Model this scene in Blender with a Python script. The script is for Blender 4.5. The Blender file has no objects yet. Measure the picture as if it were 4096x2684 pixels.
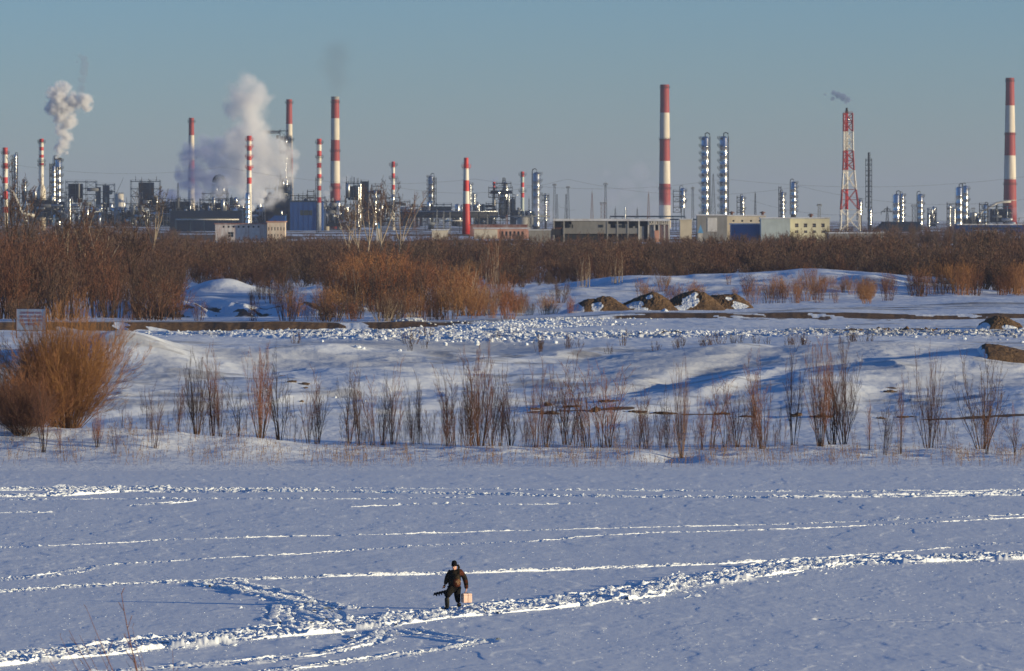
import bpy, bmesh, math, random
import numpy as np
from mathutils import Vector, Matrix, Euler
from math import radians, sin, cos, pi, atan2, sqrt

sc = bpy.context.scene
COL = sc.collection
R = random.Random(7)
NPR = np.random.RandomState(11)

# ------------------------------------------------------------------ camera
F = 20480.0            # focal length in pixels of the 4096 px wide photograph
CU, HR, CZ = 2048.0, 880.0, 14.7   # centre column, horizon row, camera height (m)
cam_d = bpy.data.cameras.new("camera")
cam = bpy.data.objects.new("camera", cam_d); COL.objects.link(cam)
cam.location = (0, 0, CZ); cam.rotation_euler = (radians(90), 0, 0)
cam_d.lens = 36.0 * F / 4096.0; cam_d.sensor_width = 36.0; cam_d.sensor_fit = 'HORIZONTAL'
cam_d.shift_y = -(1342.0 - HR) / 4096.0
cam_d.clip_start = 1.0; cam_d.clip_end = 60000.0
cam_d.dof.use_dof = True; cam_d.dof.focus_distance = 193.0; cam_d.dof.aperture_fstop = 4.8
sc.camera = cam

# ------------------------------------------------------------------ world, sun
SUN_EL = radians(7.1)
SD = Vector((11.8, -4.0, 0)).normalized()
SUN_DIR = Vector((SD.x * cos(SUN_EL), SD.y * cos(SUN_EL), sin(SUN_EL)))
world = bpy.data.worlds.new("World"); sc.world = world; world.use_nodes = True
wn = world.node_tree; wn.nodes.clear()
sky = wn.nodes.new('ShaderNodeTexSky'); sky.sky_type = 'NISHITA'; sky.sun_disc = False
sky.sun_elevation = SUN_EL; sky.sun_rotation = atan2(SD.x, SD.y)
sky.altitude = 100; sky.air_density = 0.88; sky.dust_density = 0.0; sky.ozone_density = 4.9
bg = wn.nodes.new('ShaderNodeBackground'); bg.inputs['Strength'].default_value = 0.124
wo = wn.nodes.new('ShaderNodeOutputWorld')
wb = wn.nodes.new('ShaderNodeVectorMath'); wb.operation = 'MULTIPLY'; wb.inputs[1].default_value = (1.00, 0.95, 1.05)   # camera white balance
wn.links.new(sky.outputs[0], wb.inputs[0]); wn.links.new(wb.outputs[0], bg.inputs[0]); wn.links.new(bg.outputs[0], wo.inputs[0])
sun_d = bpy.data.lights.new("sun", 'SUN'); sun_d.energy = 5.0; sun_d.angle = radians(0.53)
sun_d.color = (1.0, 0.83, 0.52)
sun = bpy.data.objects.new("sun", sun_d); COL.objects.link(sun)
sun.rotation_euler = SUN_DIR.to_track_quat('Z', 'Y').to_euler(); sun.location = (60, -20, 60)
sc.view_settings.view_transform = 'Standard'; sc.view_settings.look = 'None'
sc.view_settings.gamma = 1.0; sc.view_settings.exposure = 0.25
sc.render.engine = 'CYCLES'
sc.cycles.use_denoising = True
sc.cycles.volume_max_steps = 256
sc.cycles.transparent_max_bounces = 16
sc.cycles.max_bounces = 6; sc.cycles.volume_bounces = 4; sc.cycles.diffuse_bounces = 3; sc.cycles.glossy_bounces = 3
sc.cycles.sample_clamp_indirect = 4.0

# ------------------------------------------------------------------ helpers
def P(px, py, Y):
    """The world point at depth Y on the sight line through photo pixel (px, py)."""
    return Vector(((px - CU) / F * Y, Y, CZ - (py - HR) / F * Y))
def XG(px, Y): return (px - CU) / F * Y
def ZG(py, Y): return CZ - (py - HR) / F * Y
def S(px, Y): return px / F * Y        # length of px photo pixels at depth Y

def _hash(ix, iy, seed):
    h = (ix.astype(np.int64) * 374761393 + iy.astype(np.int64) * 668265263 + seed * 974711) & 0x7fffffff
    h = ((h ^ (h >> 13)) * 1274126177) & 0x7fffffff
    return ((h ^ (h >> 16)) & 0xffff) / 65535.0
def vnoise(x, y, seed=0):
    x = np.asarray(x, float); y = np.asarray(y, float)
    ix = np.floor(x); iy = np.floor(y); fx = x - ix; fy = y - iy
    fx = fx * fx * fx * (fx * (fx * 6 - 15) + 10); fy = fy * fy * fy * (fy * (fy * 6 - 15) + 10)
    ix = ix.astype(np.int64); iy = iy.astype(np.int64)
    a = _hash(ix, iy, seed); b = _hash(ix + 1, iy, seed); c = _hash(ix, iy + 1, seed); d = _hash(ix + 1, iy + 1, seed)
    return (a + (b - a) * fx + (c - a) * fy + (a - b - c + d) * fx * fy) * 2 - 1
def fbm(x, y, seed=0, oct=4, gain=0.5):
    r = 0; a = 1.0; t = 0
    for k in range(oct):
        r = r + a * vnoise(np.asarray(x) * 2 ** k + 17.3 * k, np.asarray(y) * 2 ** k - 9.1 * k, seed + k); t += a; a *= gain
    return r / t
def sstep(a, b, x):
    t = np.clip((np.asarray(x, float) - a) / (b - a), 0, 1); return t * t * (3 - 2 * t)

def setp(o, label=None, cat=None, group=None, kind=None):
    if label: o["label"] = label
    if cat: o["category"] = cat
    if group: o["group"] = group
    if kind: o["kind"] = kind
    return o
def thing(name, label, cat, loc=(0, 0, 0), group=None, rz=0.0):
    o = bpy.data.objects.new(name, None); COL.objects.link(o); o.location = loc; o.rotation_euler = (0, 0, rz)
    o.empty_display_size = 0.2
    return setp(o, label, cat, group)
def copy_tree(o, parent=None):
    c = o.copy(); COL.objects.link(c)
    if parent is not None: c.parent = parent
    for ch in o.children: copy_tree(ch, c)
    return c

class MB:
    """collects vertices and faces of one mesh"""
    def __init__(s): s.v = []; s.f = []; s.m = []; s.sm = []
    def add(s, vs, fs, mi=0, smooth=False):
        b = len(s.v); s.v.extend([tuple(q) for q in vs])
        for f in fs: s.f.append(tuple(i + b for i in f)); s.m.append(mi); s.sm.append(smooth)
    def box(s, x0, x1, y0, y1, z0, z1, mi=0):
        s.add([(x0,y0,z0),(x1,y0,z0),(x1,y1,z0),(x0,y1,z0),(x0,y0,z1),(x1,y0,z1),(x1,y1,z1),(x0,y1,z1)],
              [(0,3,2,1),(4,5,6,7),(0,1,5,4),(1,2,6,5),(2,3,7,6),(3,0,4,7)], mi)
    def cbox(s, c, d, mi=0):
        s.box(c[0]-d[0]/2, c[0]+d[0]/2, c[1]-d[1]/2, c[1]+d[1]/2, c[2]-d[2]/2, c[2]+d[2]/2, mi)
    def tube(s, pts, rad, n=6, mi=0, cap=True, smooth=True):
        pts = [Vector(p) for p in pts]; k = len(pts)
        if not hasattr(rad, '__len__'): rad = [rad] * k
        vs = []
        for i, p in enumerate(pts):
            d = (pts[min(i+1, k-1)] - pts[max(i-1, 0)])
            if d.length < 1e-9: d = Vector((0, 0, 1))
            d.normalize()
            a = d.cross(Vector((0, 0, 1))) if abs(d.z) < 0.99 else Vector((1, 0, 0)).cross(d)
            a.normalize(); b = d.cross(a)
            for j in range(n):
                t = 2 * pi * j / n
                vs.append(p + (a * cos(t) + b * sin(t)) * rad[i])
        fs = [(i*n+j, i*n+(j+1) % n, (i+1)*n+(j+1) % n, (i+1)*n+j) for i in range(k-1) for j in range(n)]
        s.add(vs, fs, mi, smooth)
        if cap:
            b = len(s.v) - k * n
            s.f.append(tuple(b + j for j in range(n))[::-1]); s.m.append(mi); s.sm.append(False)
            s.f.append(tuple(b + (k-1)*n + j for j in range(n))); s.m.append(mi); s.sm.append(False)
    def lathe(s, prof, n=24, c=(0, 0, 0), mi=0, mis=None, smooth=True):
        """prof: list of (r, z); closes to the axis at r=0"""
        k = len(prof)
        vs = [(c[0]+r*cos(2*pi*j/n), c[1]+r*sin(2*pi*j/n), c[2]+z) for r, z in prof for j in range(n)]
        b = len(s.v); s.v.extend(vs)
        for i in range(k-1):
            for j in range(n):
                s.f.append((b+i*n+j, b+i*n+(j+1) % n, b+(i+1)*n+(j+1) % n, b+(i+1)*n+j))
                s.m.append(mis[i] if mis else mi); s.sm.append(smooth)
        s.f.append(tuple(b+(k-1)*n+j for j in range(n))); s.m.append(mis[-1] if mis else mi); s.sm.append(False)
    def bar(s, a, b, w, mi=0):
        s.tube([a, b], w * 0.5, 4, mi, True, False)
    def build(s, name, mats, parent=None, loc=None):
        me = bpy.data.meshes.new(name); me.from_pydata(s.v, [], s.f)
        if not isinstance(mats, (list, tuple)): mats = [mats]
        for m in mats: me.materials.append(m)
        me.polygons.foreach_set('material_index', s.m); me.polygons.foreach_set('use_smooth', s.sm); me.update()
        o = bpy.data.objects.new(name, me); COL.objects.link(o)
        if parent is not None: o.parent = parent
        if loc is not None: o.location = loc
        return o

def np_mesh(name, verts, faces, mat, smooth=False, attrs=None, parent=None, quad=None):
    """verts (n,3), faces (m,k) all of the same size"""
    me = bpy.data.meshes.new(name); verts = np.asarray(verts, np.float32); faces = np.asarray(faces, np.int32)
    k = faces.shape[1]
    me.vertices.add(len(verts)); me.vertices.foreach_set('co', verts.ravel())
    me.loops.add(faces.size); me.loops.foreach_set('vertex_index', faces.ravel())
    me.polygons.add(len(faces)); me.polygons.foreach_set('loop_start', np.arange(0, faces.size, k, dtype=np.int32))
    try: me.polygons.foreach_set('loop_total', np.full(len(faces), k, np.int32))
    except Exception: pass
    me.polygons.foreach_set('use_smooth', np.full(len(faces), smooth))
    for nm, arr in (attrs or {}).items():
        a = me.attributes.new(nm, 'FLOAT', 'POINT'); a.data.foreach_set('value', np.asarray(arr, np.float32).ravel())
    me.materials.append(mat); me.update(calc_edges=True); me.validate()
    o = bpy.data.objects.new(name, me); COL.objects.link(o)
    if parent is not None: o.parent = parent
    return o

# ------------------------------------------------------------------ materials
class NT:
    def __init__(s, name):
        s.m = bpy.data.materials.new(name); s.m.use_nodes = True; s.t = s.m.node_tree
        s.b = s.t.nodes['Principled BSDF']; s.out = s.t.nodes['Material Output']
    def n(s, ty, **kw):
        q = s.t.nodes.new(ty)
        for k, v in kw.items():
            if k.startswith('i_'):
                key = k[2:]; key = int(key) if key.isdigit() else key.replace('_', ' ')
                q.inputs[key].default_value = v
            else: setattr(q, k, v)
        return q
    def l(s, a, b): s.t.links.new(a, b)
    def noise(s, scale, detail=4, rough=0.55, vec=None, dim='3D'):
        q = s.n('ShaderNodeTexNoise'); q.inputs['Scale'].default_value = scale; q.inputs['Detail'].default_value = detail
        q.inputs['Roughness'].default_value = rough
        if vec is not None: s.l(vec, q.inputs['Vector'])
        return q
    def ramp(s, fac, stops):
        q = s.n('ShaderNodeValToRGB'); e = q.color_ramp.elements
        while len(e) < len(stops): e.new(0.5)
        for i, (p, c) in enumerate(stops):
            e[i].position = p; e[i].color = (*c, 1) if len(c) == 3 else c
        s.l(fac, q.inputs[0]); return q
    def mix(s, fac, a, b):
        q = s.n('ShaderNodeMix', data_type='RGBA')
        for v, i in ((fac, 0), (a, 6), (b, 7)):
            if hasattr(v, 'is_linked') or hasattr(v, 'links'): s.l(v, q.inputs[i])
            else: q.inputs[i].default_value = v if i == 0 else (*v, 1)
        return q.outputs[2]
    def math(s, op, a, b=0.0, clamp=False):
        q = s.n('ShaderNodeMath', operation=op); q.use_clamp = clamp
        for v, i in ((a, 0), (b, 1)):
            if hasattr(v, 'links'): s.l(v, q.inputs[i])
            else: q.inputs[i].default_value = v
        return q.outputs[0]

def mat_simple(name, col, rough=0.7, metal=0.0, var=0.15, scale=0.6, dirt=None, dirt_amt=0.3, spec=0.4):
    """a plain surface with uneven colour, faint weathering and uneven gloss"""
    t = NT(name); co = t.n('ShaderNodeTexCoord')
    n1 = t.noise(scale, 5, 0.6, co.outputs['Object'])
    c0 = tuple(max(0, c * (1 - var)) for c in col); c1 = tuple(min(1, c * (1 + var)) for c in col)
    r1 = t.ramp(n1.outputs[0], [(0.3, c0), (0.7, c1)]); src = r1.outputs[0]
    if dirt:
        mp = t.n('ShaderNodeMapping'); mp.inputs['Scale'].default_value = (3.0, 3.0, 0.35); t.l(co.outputs['Object'], mp.inputs[0])
        n2 = t.noise(scale * 0.8, 6, 0.65, mp.outputs[0])
        f = t.math('MULTIPLY', t.ramp(n2.outputs[0], [(0.42, (0, 0, 0)), (0.7, (1, 1, 1))]).outputs[0], dirt_amt)
        src = t.mix(f, src, dirt)
    t.l(src, t.b.inputs['Base Color'])
    rr = t.ramp(n1.outputs[0], [(0.3, (rough * 0.85,) * 3), (0.75, (min(1, rough * 1.15),) * 3)])
    t.l(rr.outputs[0], t.b.inputs['Roughness'])
    t.b.inputs['Metallic'].default_value = metal
    t.b.inputs['Specular IOR Level'].default_value = spec
    return t.m
# ------------------------------------------------------------------ snow, soil
def snow_material(name, bump_scale, bump_str, bump_dist, streak=None):
    t = NT(name); geo = t.n('ShaderNodeNewGeometry'); pos = geo.outputs['Position']
    ad = t.n('ShaderNodeAttribute', attribute_name='dirt'); ag = t.n('ShaderNodeAttribute', attribute_name='grime')
    nb = t.noise(0.25, 5, 0.6, pos); nf = t.noise(3.0, 6, 0.65, pos)
    snowc = t.ramp(nb.outputs[0], [(0.3, (0.76, 0.81, 0.86)), (0.7, (0.82, 0.86, 0.89))]).outputs[0]
    grimc = t.ramp(nf.outputs[0], [(0.35, (0.20, 0.19, 0.18)), (0.65, (0.40, 0.39, 0.38))]).outputs[0]
    dirtc = t.ramp(nf.outputs[0], [(0.3, (0.085, 0.050, 0.026)), (0.7, (0.20, 0.125, 0.066))]).outputs[0]
    nd = t.math('MULTIPLY', t.math('SUBTRACT', nf.outputs[0], 0.5), 1.6)
    gf = t.math('ADD', ag.outputs['Fac'], t.math('MULTIPLY', nd, t.math('MINIMUM', ag.outputs['Fac'], 0.5)), True)
    df0 = t.math('ADD', t.math('MULTIPLY', t.math('SUBTRACT', ad.outputs['Fac'], 0.5), 5.0), t.math('MULTIPLY', nd, 1.6))
    df = t.math('ADD', df0, 0.5, True)
    c = t.mix(gf, snowc, grimc); c = t.mix(df, c, dirtc); t.l(c, t.b.inputs['Base Color'])
    t.b.inputs['Roughness'].default_value = 0.75; t.b.inputs['Specular IOR Level'].default_value = 0.25
    n1 = t.noise(bump_scale, 6, 0.62, pos); n2 = t.noise(bump_scale * 7, 4, 0.6, pos)
    hgt = t.math('ADD', n1.outputs[0], t.math('MULTIPLY', n2.outputs[0], 0.25))
    bp = t.n('ShaderNodeBump'); bp.inputs['Strength'].default_value = bump_str; bp.inputs['Distance'].default_value = bump_dist
    t.l(hgt, bp.inputs['Height']); t.l(bp.outputs[0], t.b.inputs['Normal'])
    return t.m
M_ice = snow_material('river_snow', 1.3, 0.4, 0.03)
for n_ in M_ice.node_tree.nodes:   # wind drawn crust: relief stretched across the river
    if n_.type == 'TEX_NOISE' and abs(n_.inputs['Scale'].default_value - 11.2) < .01:
        mp_ = M_ice.node_tree.nodes.new('ShaderNodeMapping'); mp_.inputs['Scale'].default_value = (0.22, 1.0, 1.0); gg = [q for q in M_ice.node_tree.nodes if q.type == 'NEW_GEOMETRY'][0]
        M_ice.node_tree.links.new(gg.outputs['Position'], mp_.inputs[0]); M_ice.node_tree.links.new(mp_.outputs[0], n_.inputs['Vector'])
M_bank = snow_material('bank_snow', 1.2, 0.6, 0.12)
M_chunk = snow_material('snow_lumps', 4.0, 0.6, 0.1)

# ---- tracks on the frozen river, as polylines in photo pixels (turned into points on the ice)
TRACKS = [  # points, half width m, roughness height m, rut depth, clump density per m
 ([(-700,2720),(0,2640),(309,2612),(617,2580),(874,2550),(1224,2520),(1370,2508),(1550,2482),(1776,2456),(2001,2440),(2172,2420),(2519,2378),(2771,2330),(3022,2288),(3274,2256),(3693,2239),(4096,2226),(4800,2200)], 1.5, 0.17, 0.05, 26),
 ([(-700,2400),(0,2366),(463,2338),(1224,2310),(1776,2295),(2172,2281),(2687,2264),(3022,2250),(3274,2238)], 0.42, 0.085, 0.06, 9),
 ([(3000,2252),(3274,2232),(3693,2201),(4029,2172),(4700,2150)], 0.25, 0.04, 0.03, 1),
 ([(-700,2370),(0,2322),(320,2277),(370,2262),(617,2250),(900,2229),(1224,2218),(1505,2196),(1794,2178),(2172,2164),(2419,2140),(3190,2117),(3694,2092),(4096,2071),(4700,2050)], 0.22, 0.05, 0.03, 2),
 ([(-300,2330),(150,2312),(330,2290),(380,2272)], 0.25, 0.05, 0.03, 2),
 ([(-300,2200),(120,2188),(360,2178),(463,2172),(720,2157),(1170,2147),(1686,2135),(2172,2121),(2519,2113),(3190,2096),(3735,2075),(4096,2059)], 0.16, 0.05, 0.02, 2.5),
 ([(-900,1962),(0,1958),(300,1955),(500,1952),(640,1956)], 1.1, 0.12, 0.04, 12),
 ([(-900,1992),(0,1988),(210,1982),(478,1960),(640,1960),(900,1962),(1224,1965)], 1.0, 0.13, 0.05, 12),
 ([(600,1955),(1224,1953),(2048,1959),(3072,1966),(3500,1966),(4096,1962),(4900,1958)], 0.35, 0.06, 0.04, 3),
 ([(600,1968),(1224,1966),(1600,1972),(2048,1980),(2500,1988),(3072,1990),(3500,1987),(4096,1981),(4900,1975)], 0.6, 0.10, 0.04, 8),
 ([(-900,2006),(0,2001),(300,1998),(1224,1996),(1500,1996),(1900,1990)], 0.3, 0.06, 0.03, 3),
 ([(530,2024),(700,2012),(800,2004),(620,1994)], 0.4, 0.05, 0.03, 3),
 ([(1400,2028),(1560,2022),(1700,2014),(2050,2020),(2400,2014)], 0.25, 0.04, 0.02, 1.5),
 ([(3500,1980),(3900,1972),(4096,1966),(4800,1950)], 0.6, 0.07, 0.04, 4),
 ([(-300,2056),(0,2051),(210,2049)], 0.3, 0.05, 0.02, 2),
 ([(300,2700),(540,2681),(830,2660),(1100,2637),(1325,2608),(1430,2585),(1490,2560),(1514,2524)], 0.75, 0.07, 0.14, 7),
 ([(900,2720),(1100,2680),(1300,2660),(1505,2635),(1700,2605),(1843,2585),(1925,2567)], 0.5, 0.07, 0.07, 6),
 ([(1925,2567),(1830,2560),(1740,2545),(1663,2533),(1600,2515)], 0.8, 0.03, 0.17, 3),
 ([(849,2331),(930,2348),(1003,2362),(1100,2385),(1190,2408),(1290,2425),(1388,2434)], 1.0, 0.10, 0.13, 12),
 ([(1136,2424),(1122,2455),(1140,2485),(1213,2505)], 0.9, 0.03, 0.17, 4),
 ([(1250,2425),(1310,2450),(1379,2479),(1420,2500)], 0.8, 0.03, 0.16, 4),
 ([(3300,2478),(3600,2484),(4096,2490)], 0.6, 0.01, 0.12, 0.2),
]
def ice_pt(px, py): Y = CZ * F / (py - HR); return np.array([(px - CU) / F * Y, Y])
def track_world(pts):
    w = [ice_pt(*p) for p in pts]; out = []
    for a, b in zip(w[:-1], w[1:]):
        n = max(2, int(np.linalg.norm(b - a) / 0.8))
        for k in range(n): out.append(a + (b - a) * k / n)
    out.append(w[-1]); out = np.array(out)
    for _ in range(3): out[1:-1] = (out[:-2] + 2 * out[1:-1] + out[2:]) / 4
    return out
TW = [track_world(t[0]) for t in TRACKS]

def ice_height(X, Y):
    """relief of the snow on the river (m) for arrays X, Y"""
    z = 0.010 * fbm(X * 0.9, Y * 0.5, 3, 4) + 0.03 * fbm(X * 0.12, Y * 0.09, 5, 3)
    # wind crust: low scalloped steps
    w = fbm(X * 0.55 + 0.6 * fbm(X * 0.3, Y * 0.3, 8, 2), Y * 0.28, 9, 3)
    z = z + 0.016 * sstep(0.05, 0.25, w) * (0.4 + 0.6 * sstep(-0.3, 0.4, fbm(X * 0.05, Y * 0.03, 12, 2)))
    z = z + 0.010 * sstep(0.25, 0.42, fbm(X * 0.8, Y * 0.9, 21, 4, 0.6)) * (.3 + .7 * sstep(-.2, .2, fbm(X * .06, Y * .04, 26, 2))) + 0.003 * fbm(X * 4.0, Y * 1.5, 25, 2)
    sh = X.shape; Xf = X.ravel(); Yf = Y.ravel(); zf = z.ravel()
    for ti, (tw, tr) in enumerate(zip(TW, TRACKS)):
        hw, rough, rut = tr[1:4]; m = hw * 2.6 + 0.4
        sel = np.where((Xf > tw[:, 0].min() - m) & (Xf < tw[:, 0].max() + m) & (Yf > tw[:, 1].min() - m) & (Yf < tw[:, 1].max() + m))[0]
        if not len(sel): continue
        d2 = np.full(len(sel), 1e9); along = np.zeros(len(sel)); sgn = np.zeros(len(sel)); acc = 0.0
        xs = Xf[sel]; ys = Yf[sel]
        for i in range(len(tw) - 1):
            a = tw[i]; b = tw[i+1]; ab = b - a; L = max(1e-6, float(np.hypot(*ab)))
            k = np.where((np.abs(xs - (a[0]+b[0])/2) < L + m) & (np.abs(ys - (a[1]+b[1])/2) < L + m))[0]
            if not len(k): acc += L; continue
            tt = np.clip(((xs[k]-a[0])*ab[0] + (ys[k]-a[1])*ab[1]) / L**2, 0, 1)
            dx = xs[k]-a[0]-tt*ab[0]; dy = ys[k]-a[1]-tt*ab[1]; dd = dx*dx + dy*dy
            u = dd < d2[k]; kk = k[u]; d2[kk] = dd[u]; along[kk] = acc + tt[u]*L
            sgn[kk] = np.sign(dx[u]*ab[1] - dy[u]*ab[0]); acc += L
        d = np.sqrt(d2) / hw; q = d * sgn
        wob = 0.75 + 0.5 * fbm(along * 0.35, q * 0 + ti, 31 + ti, 2)
        env = 1 - sstep(0.7 * wob, 1.25 * wob, d)
        ruts = np.exp(-((np.abs(q) - 0.52) / 0.2) ** 2)
        rid = np.exp(-((np.abs(q) - 0.95) / 0.22) ** 2)
        cl = np.abs(fbm(xs * 2.6, ys * 2.0, 40 + ti, 4, 0.65)); cl2 = sstep(0.02, 0.5, fbm(xs * 1.3, ys * 1.0, 60 + ti, 4, 0.6) + 0.12)
        zf[sel] += env * (rough * (0.7 * cl2 + 1.0 * cl + 0.7 * rid * cl2) - rut * ruts * (0.6 + 0.4 * cl))
    return zf.reshape(sh)

def grid_mesh(name, Ys, ts, hfun, mat, kind='structure', afun=None):
    Yg, Tg = np.meshgrid(Ys, ts, indexing='ij'); Xg = Yg * Tg
    Z = hfun(Xg, Yg); n, m = Xg.shape
    v = np.stack([Xg.ravel(), Yg.ravel(), Z.ravel()], 1)
    i = np.arange(n * m).reshape(n, m)
    f = np.stack([i[:-1, :-1].ravel(), i[:-1, 1:].ravel(), i[1:, 1:].ravel(), i[1:, :-1].ravel()], 1)
    at = afun(Xg, Yg, Z) if afun else {'dirt': np.zeros(n*m), 'grime': np.zeros(n*m)}
    o = np_mesh(name, v, f, mat, True, at); o['kind'] = kind
    return o

# the ice: rows even in the picture
rows = np.linspace(HR + CZ * F / 128.0, HR + CZ * F / 300.0, 640)
ice_Y = CZ * F / (rows - HR); ice_Y[-1] = 300.0
def ice_edge(X, Y):
    z = ice_height(X, Y); return z * (1 - sstep(296, 300, Y))
grid_mesh('frozen_river', ice_Y, np.linspace(-0.128, 0.128, 1700), ice_edge, M_ice)

# ---- far bank
TU = np.array([-900, 0, 500, 900, 1300, 2048, 2600, 3300, 3750, 4096, 5000], float)
TY = np.array([300, 306, 316, 330, 345, 375, 400, 430, 450, 465, 478.5, 480.5, 500, 530, 549, 572, 600, 630, 652, 700, 760], float)
TZ = np.array([
 [0,0,0,0,0,0,0,0,0,0,0],
 [.5,.45,.5,.35,.22,.22,.22,.25,.25,.25,.25],
 [1.9,1.95,1.9,1.3,.7,.62,.6,.6,.5,.45,.4],
 [.5,.5,.6,.4,.3,.3,.3,.35,.4,.4,.4],
 [1.0,1.0,1.3,1.3,1.15,.75,.75,.9,1.0,1.1,1.1],
 [2.6,2.7,3.1,3.1,3.0,2.3,2.5,2.9,3.0,3.1,3.1],
 [4.5,4.6,4.7,4.7,4.6,4.0,4.4,4.75,4.8,4.8,4.8],
 [4.9,4.95,5.0,5.0,5.0,4.9,4.95,5.1,5.1,5.1,5.1],
 [4.8,4.8,4.8,4.8,4.85,5.0,5.1,5.15,5.15,5.15,5.15],
 [4.55,4.55,4.5,4.5,4.5,4.9,5.3,5.35,5.35,5.35,5.35],
 [4.3,4.3,4.25,4.25,4.3,4.9,5.35,5.4,5.4,5.4,5.4],
 [5.0,5.0,5.0,5.02,5.0,5.05,5.8,5.82,5.8,5.8,5.8],
 [4.9,4.9,4.9,4.9,4.9,5.3,5.8,5.8,5.8,5.8,5.8],
 [4.7,4.6,4.5,4.5,4.7,5.1,5.5,5.6,5.9,6.0,6.0],
 [4.5,4.5,3.65,3.65,4.6,5.0,5.3,5.4,5.7,5.9,5.9],
 [4.8,5.0,5.55,5.5,5.0,5.1,5.4,5.6,5.7,5.8,5.8],
 [5.2,5.3,5.6,5.6,5.6,5.5,5.7,6.0,5.9,5.9,5.9],
 [5.4,5.4,5.6,5.7,5.9,5.8,6.8,7.3,6.6,5.9,5.9],
 [5.5,5.5,5.6,5.9,6.1,6.1,7.6,8.4,7.2,5.9,5.9],
 [5.5,5.5,5.6,5.7,5.8,5.8,6.0,6.2,6.0,5.9,5.9],
 [5.5,5.5,5.6,5.7,5.7,5.7,5.8,5.9,5.8,5.8,5.8]], float)
def bank_base(X, Y):
    u = X / Y * F + CU
    iy = np.clip(np.searchsorted(TY, Y) - 1, 0, len(TY) - 2); ty = np.clip((Y - TY[iy]) / (TY[iy+1] - TY[iy]), 0, 1)
    iu = np.clip(np.searchsorted(TU, u) - 1, 0, len(TU) - 2); tu = np.clip((u - TU[iu]) / (TU[iu+1] - TU[iu]), 0, 1)
    tu = tu * tu * (3 - 2 * tu); steep = (Y > 478) & (Y < 481)
    ts = np.where(steep, ty, ty * 0.5 + 0.5 * ty * ty * (3 - 2 * ty))
    return (TZ[iy, iu]*(1-tu)+TZ[iy, iu+1]*tu)*(1-ts) + (TZ[iy+1, iu]*(1-tu)+TZ[iy+1, iu+1]*tu)*ts
def gauss(X, Y, px, Y0, sx, sy, a): return a * np.exp(-((X - XG(px, Y0)) / sx) ** 2 - ((Y - Y0) / sy) ** 2)
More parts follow.
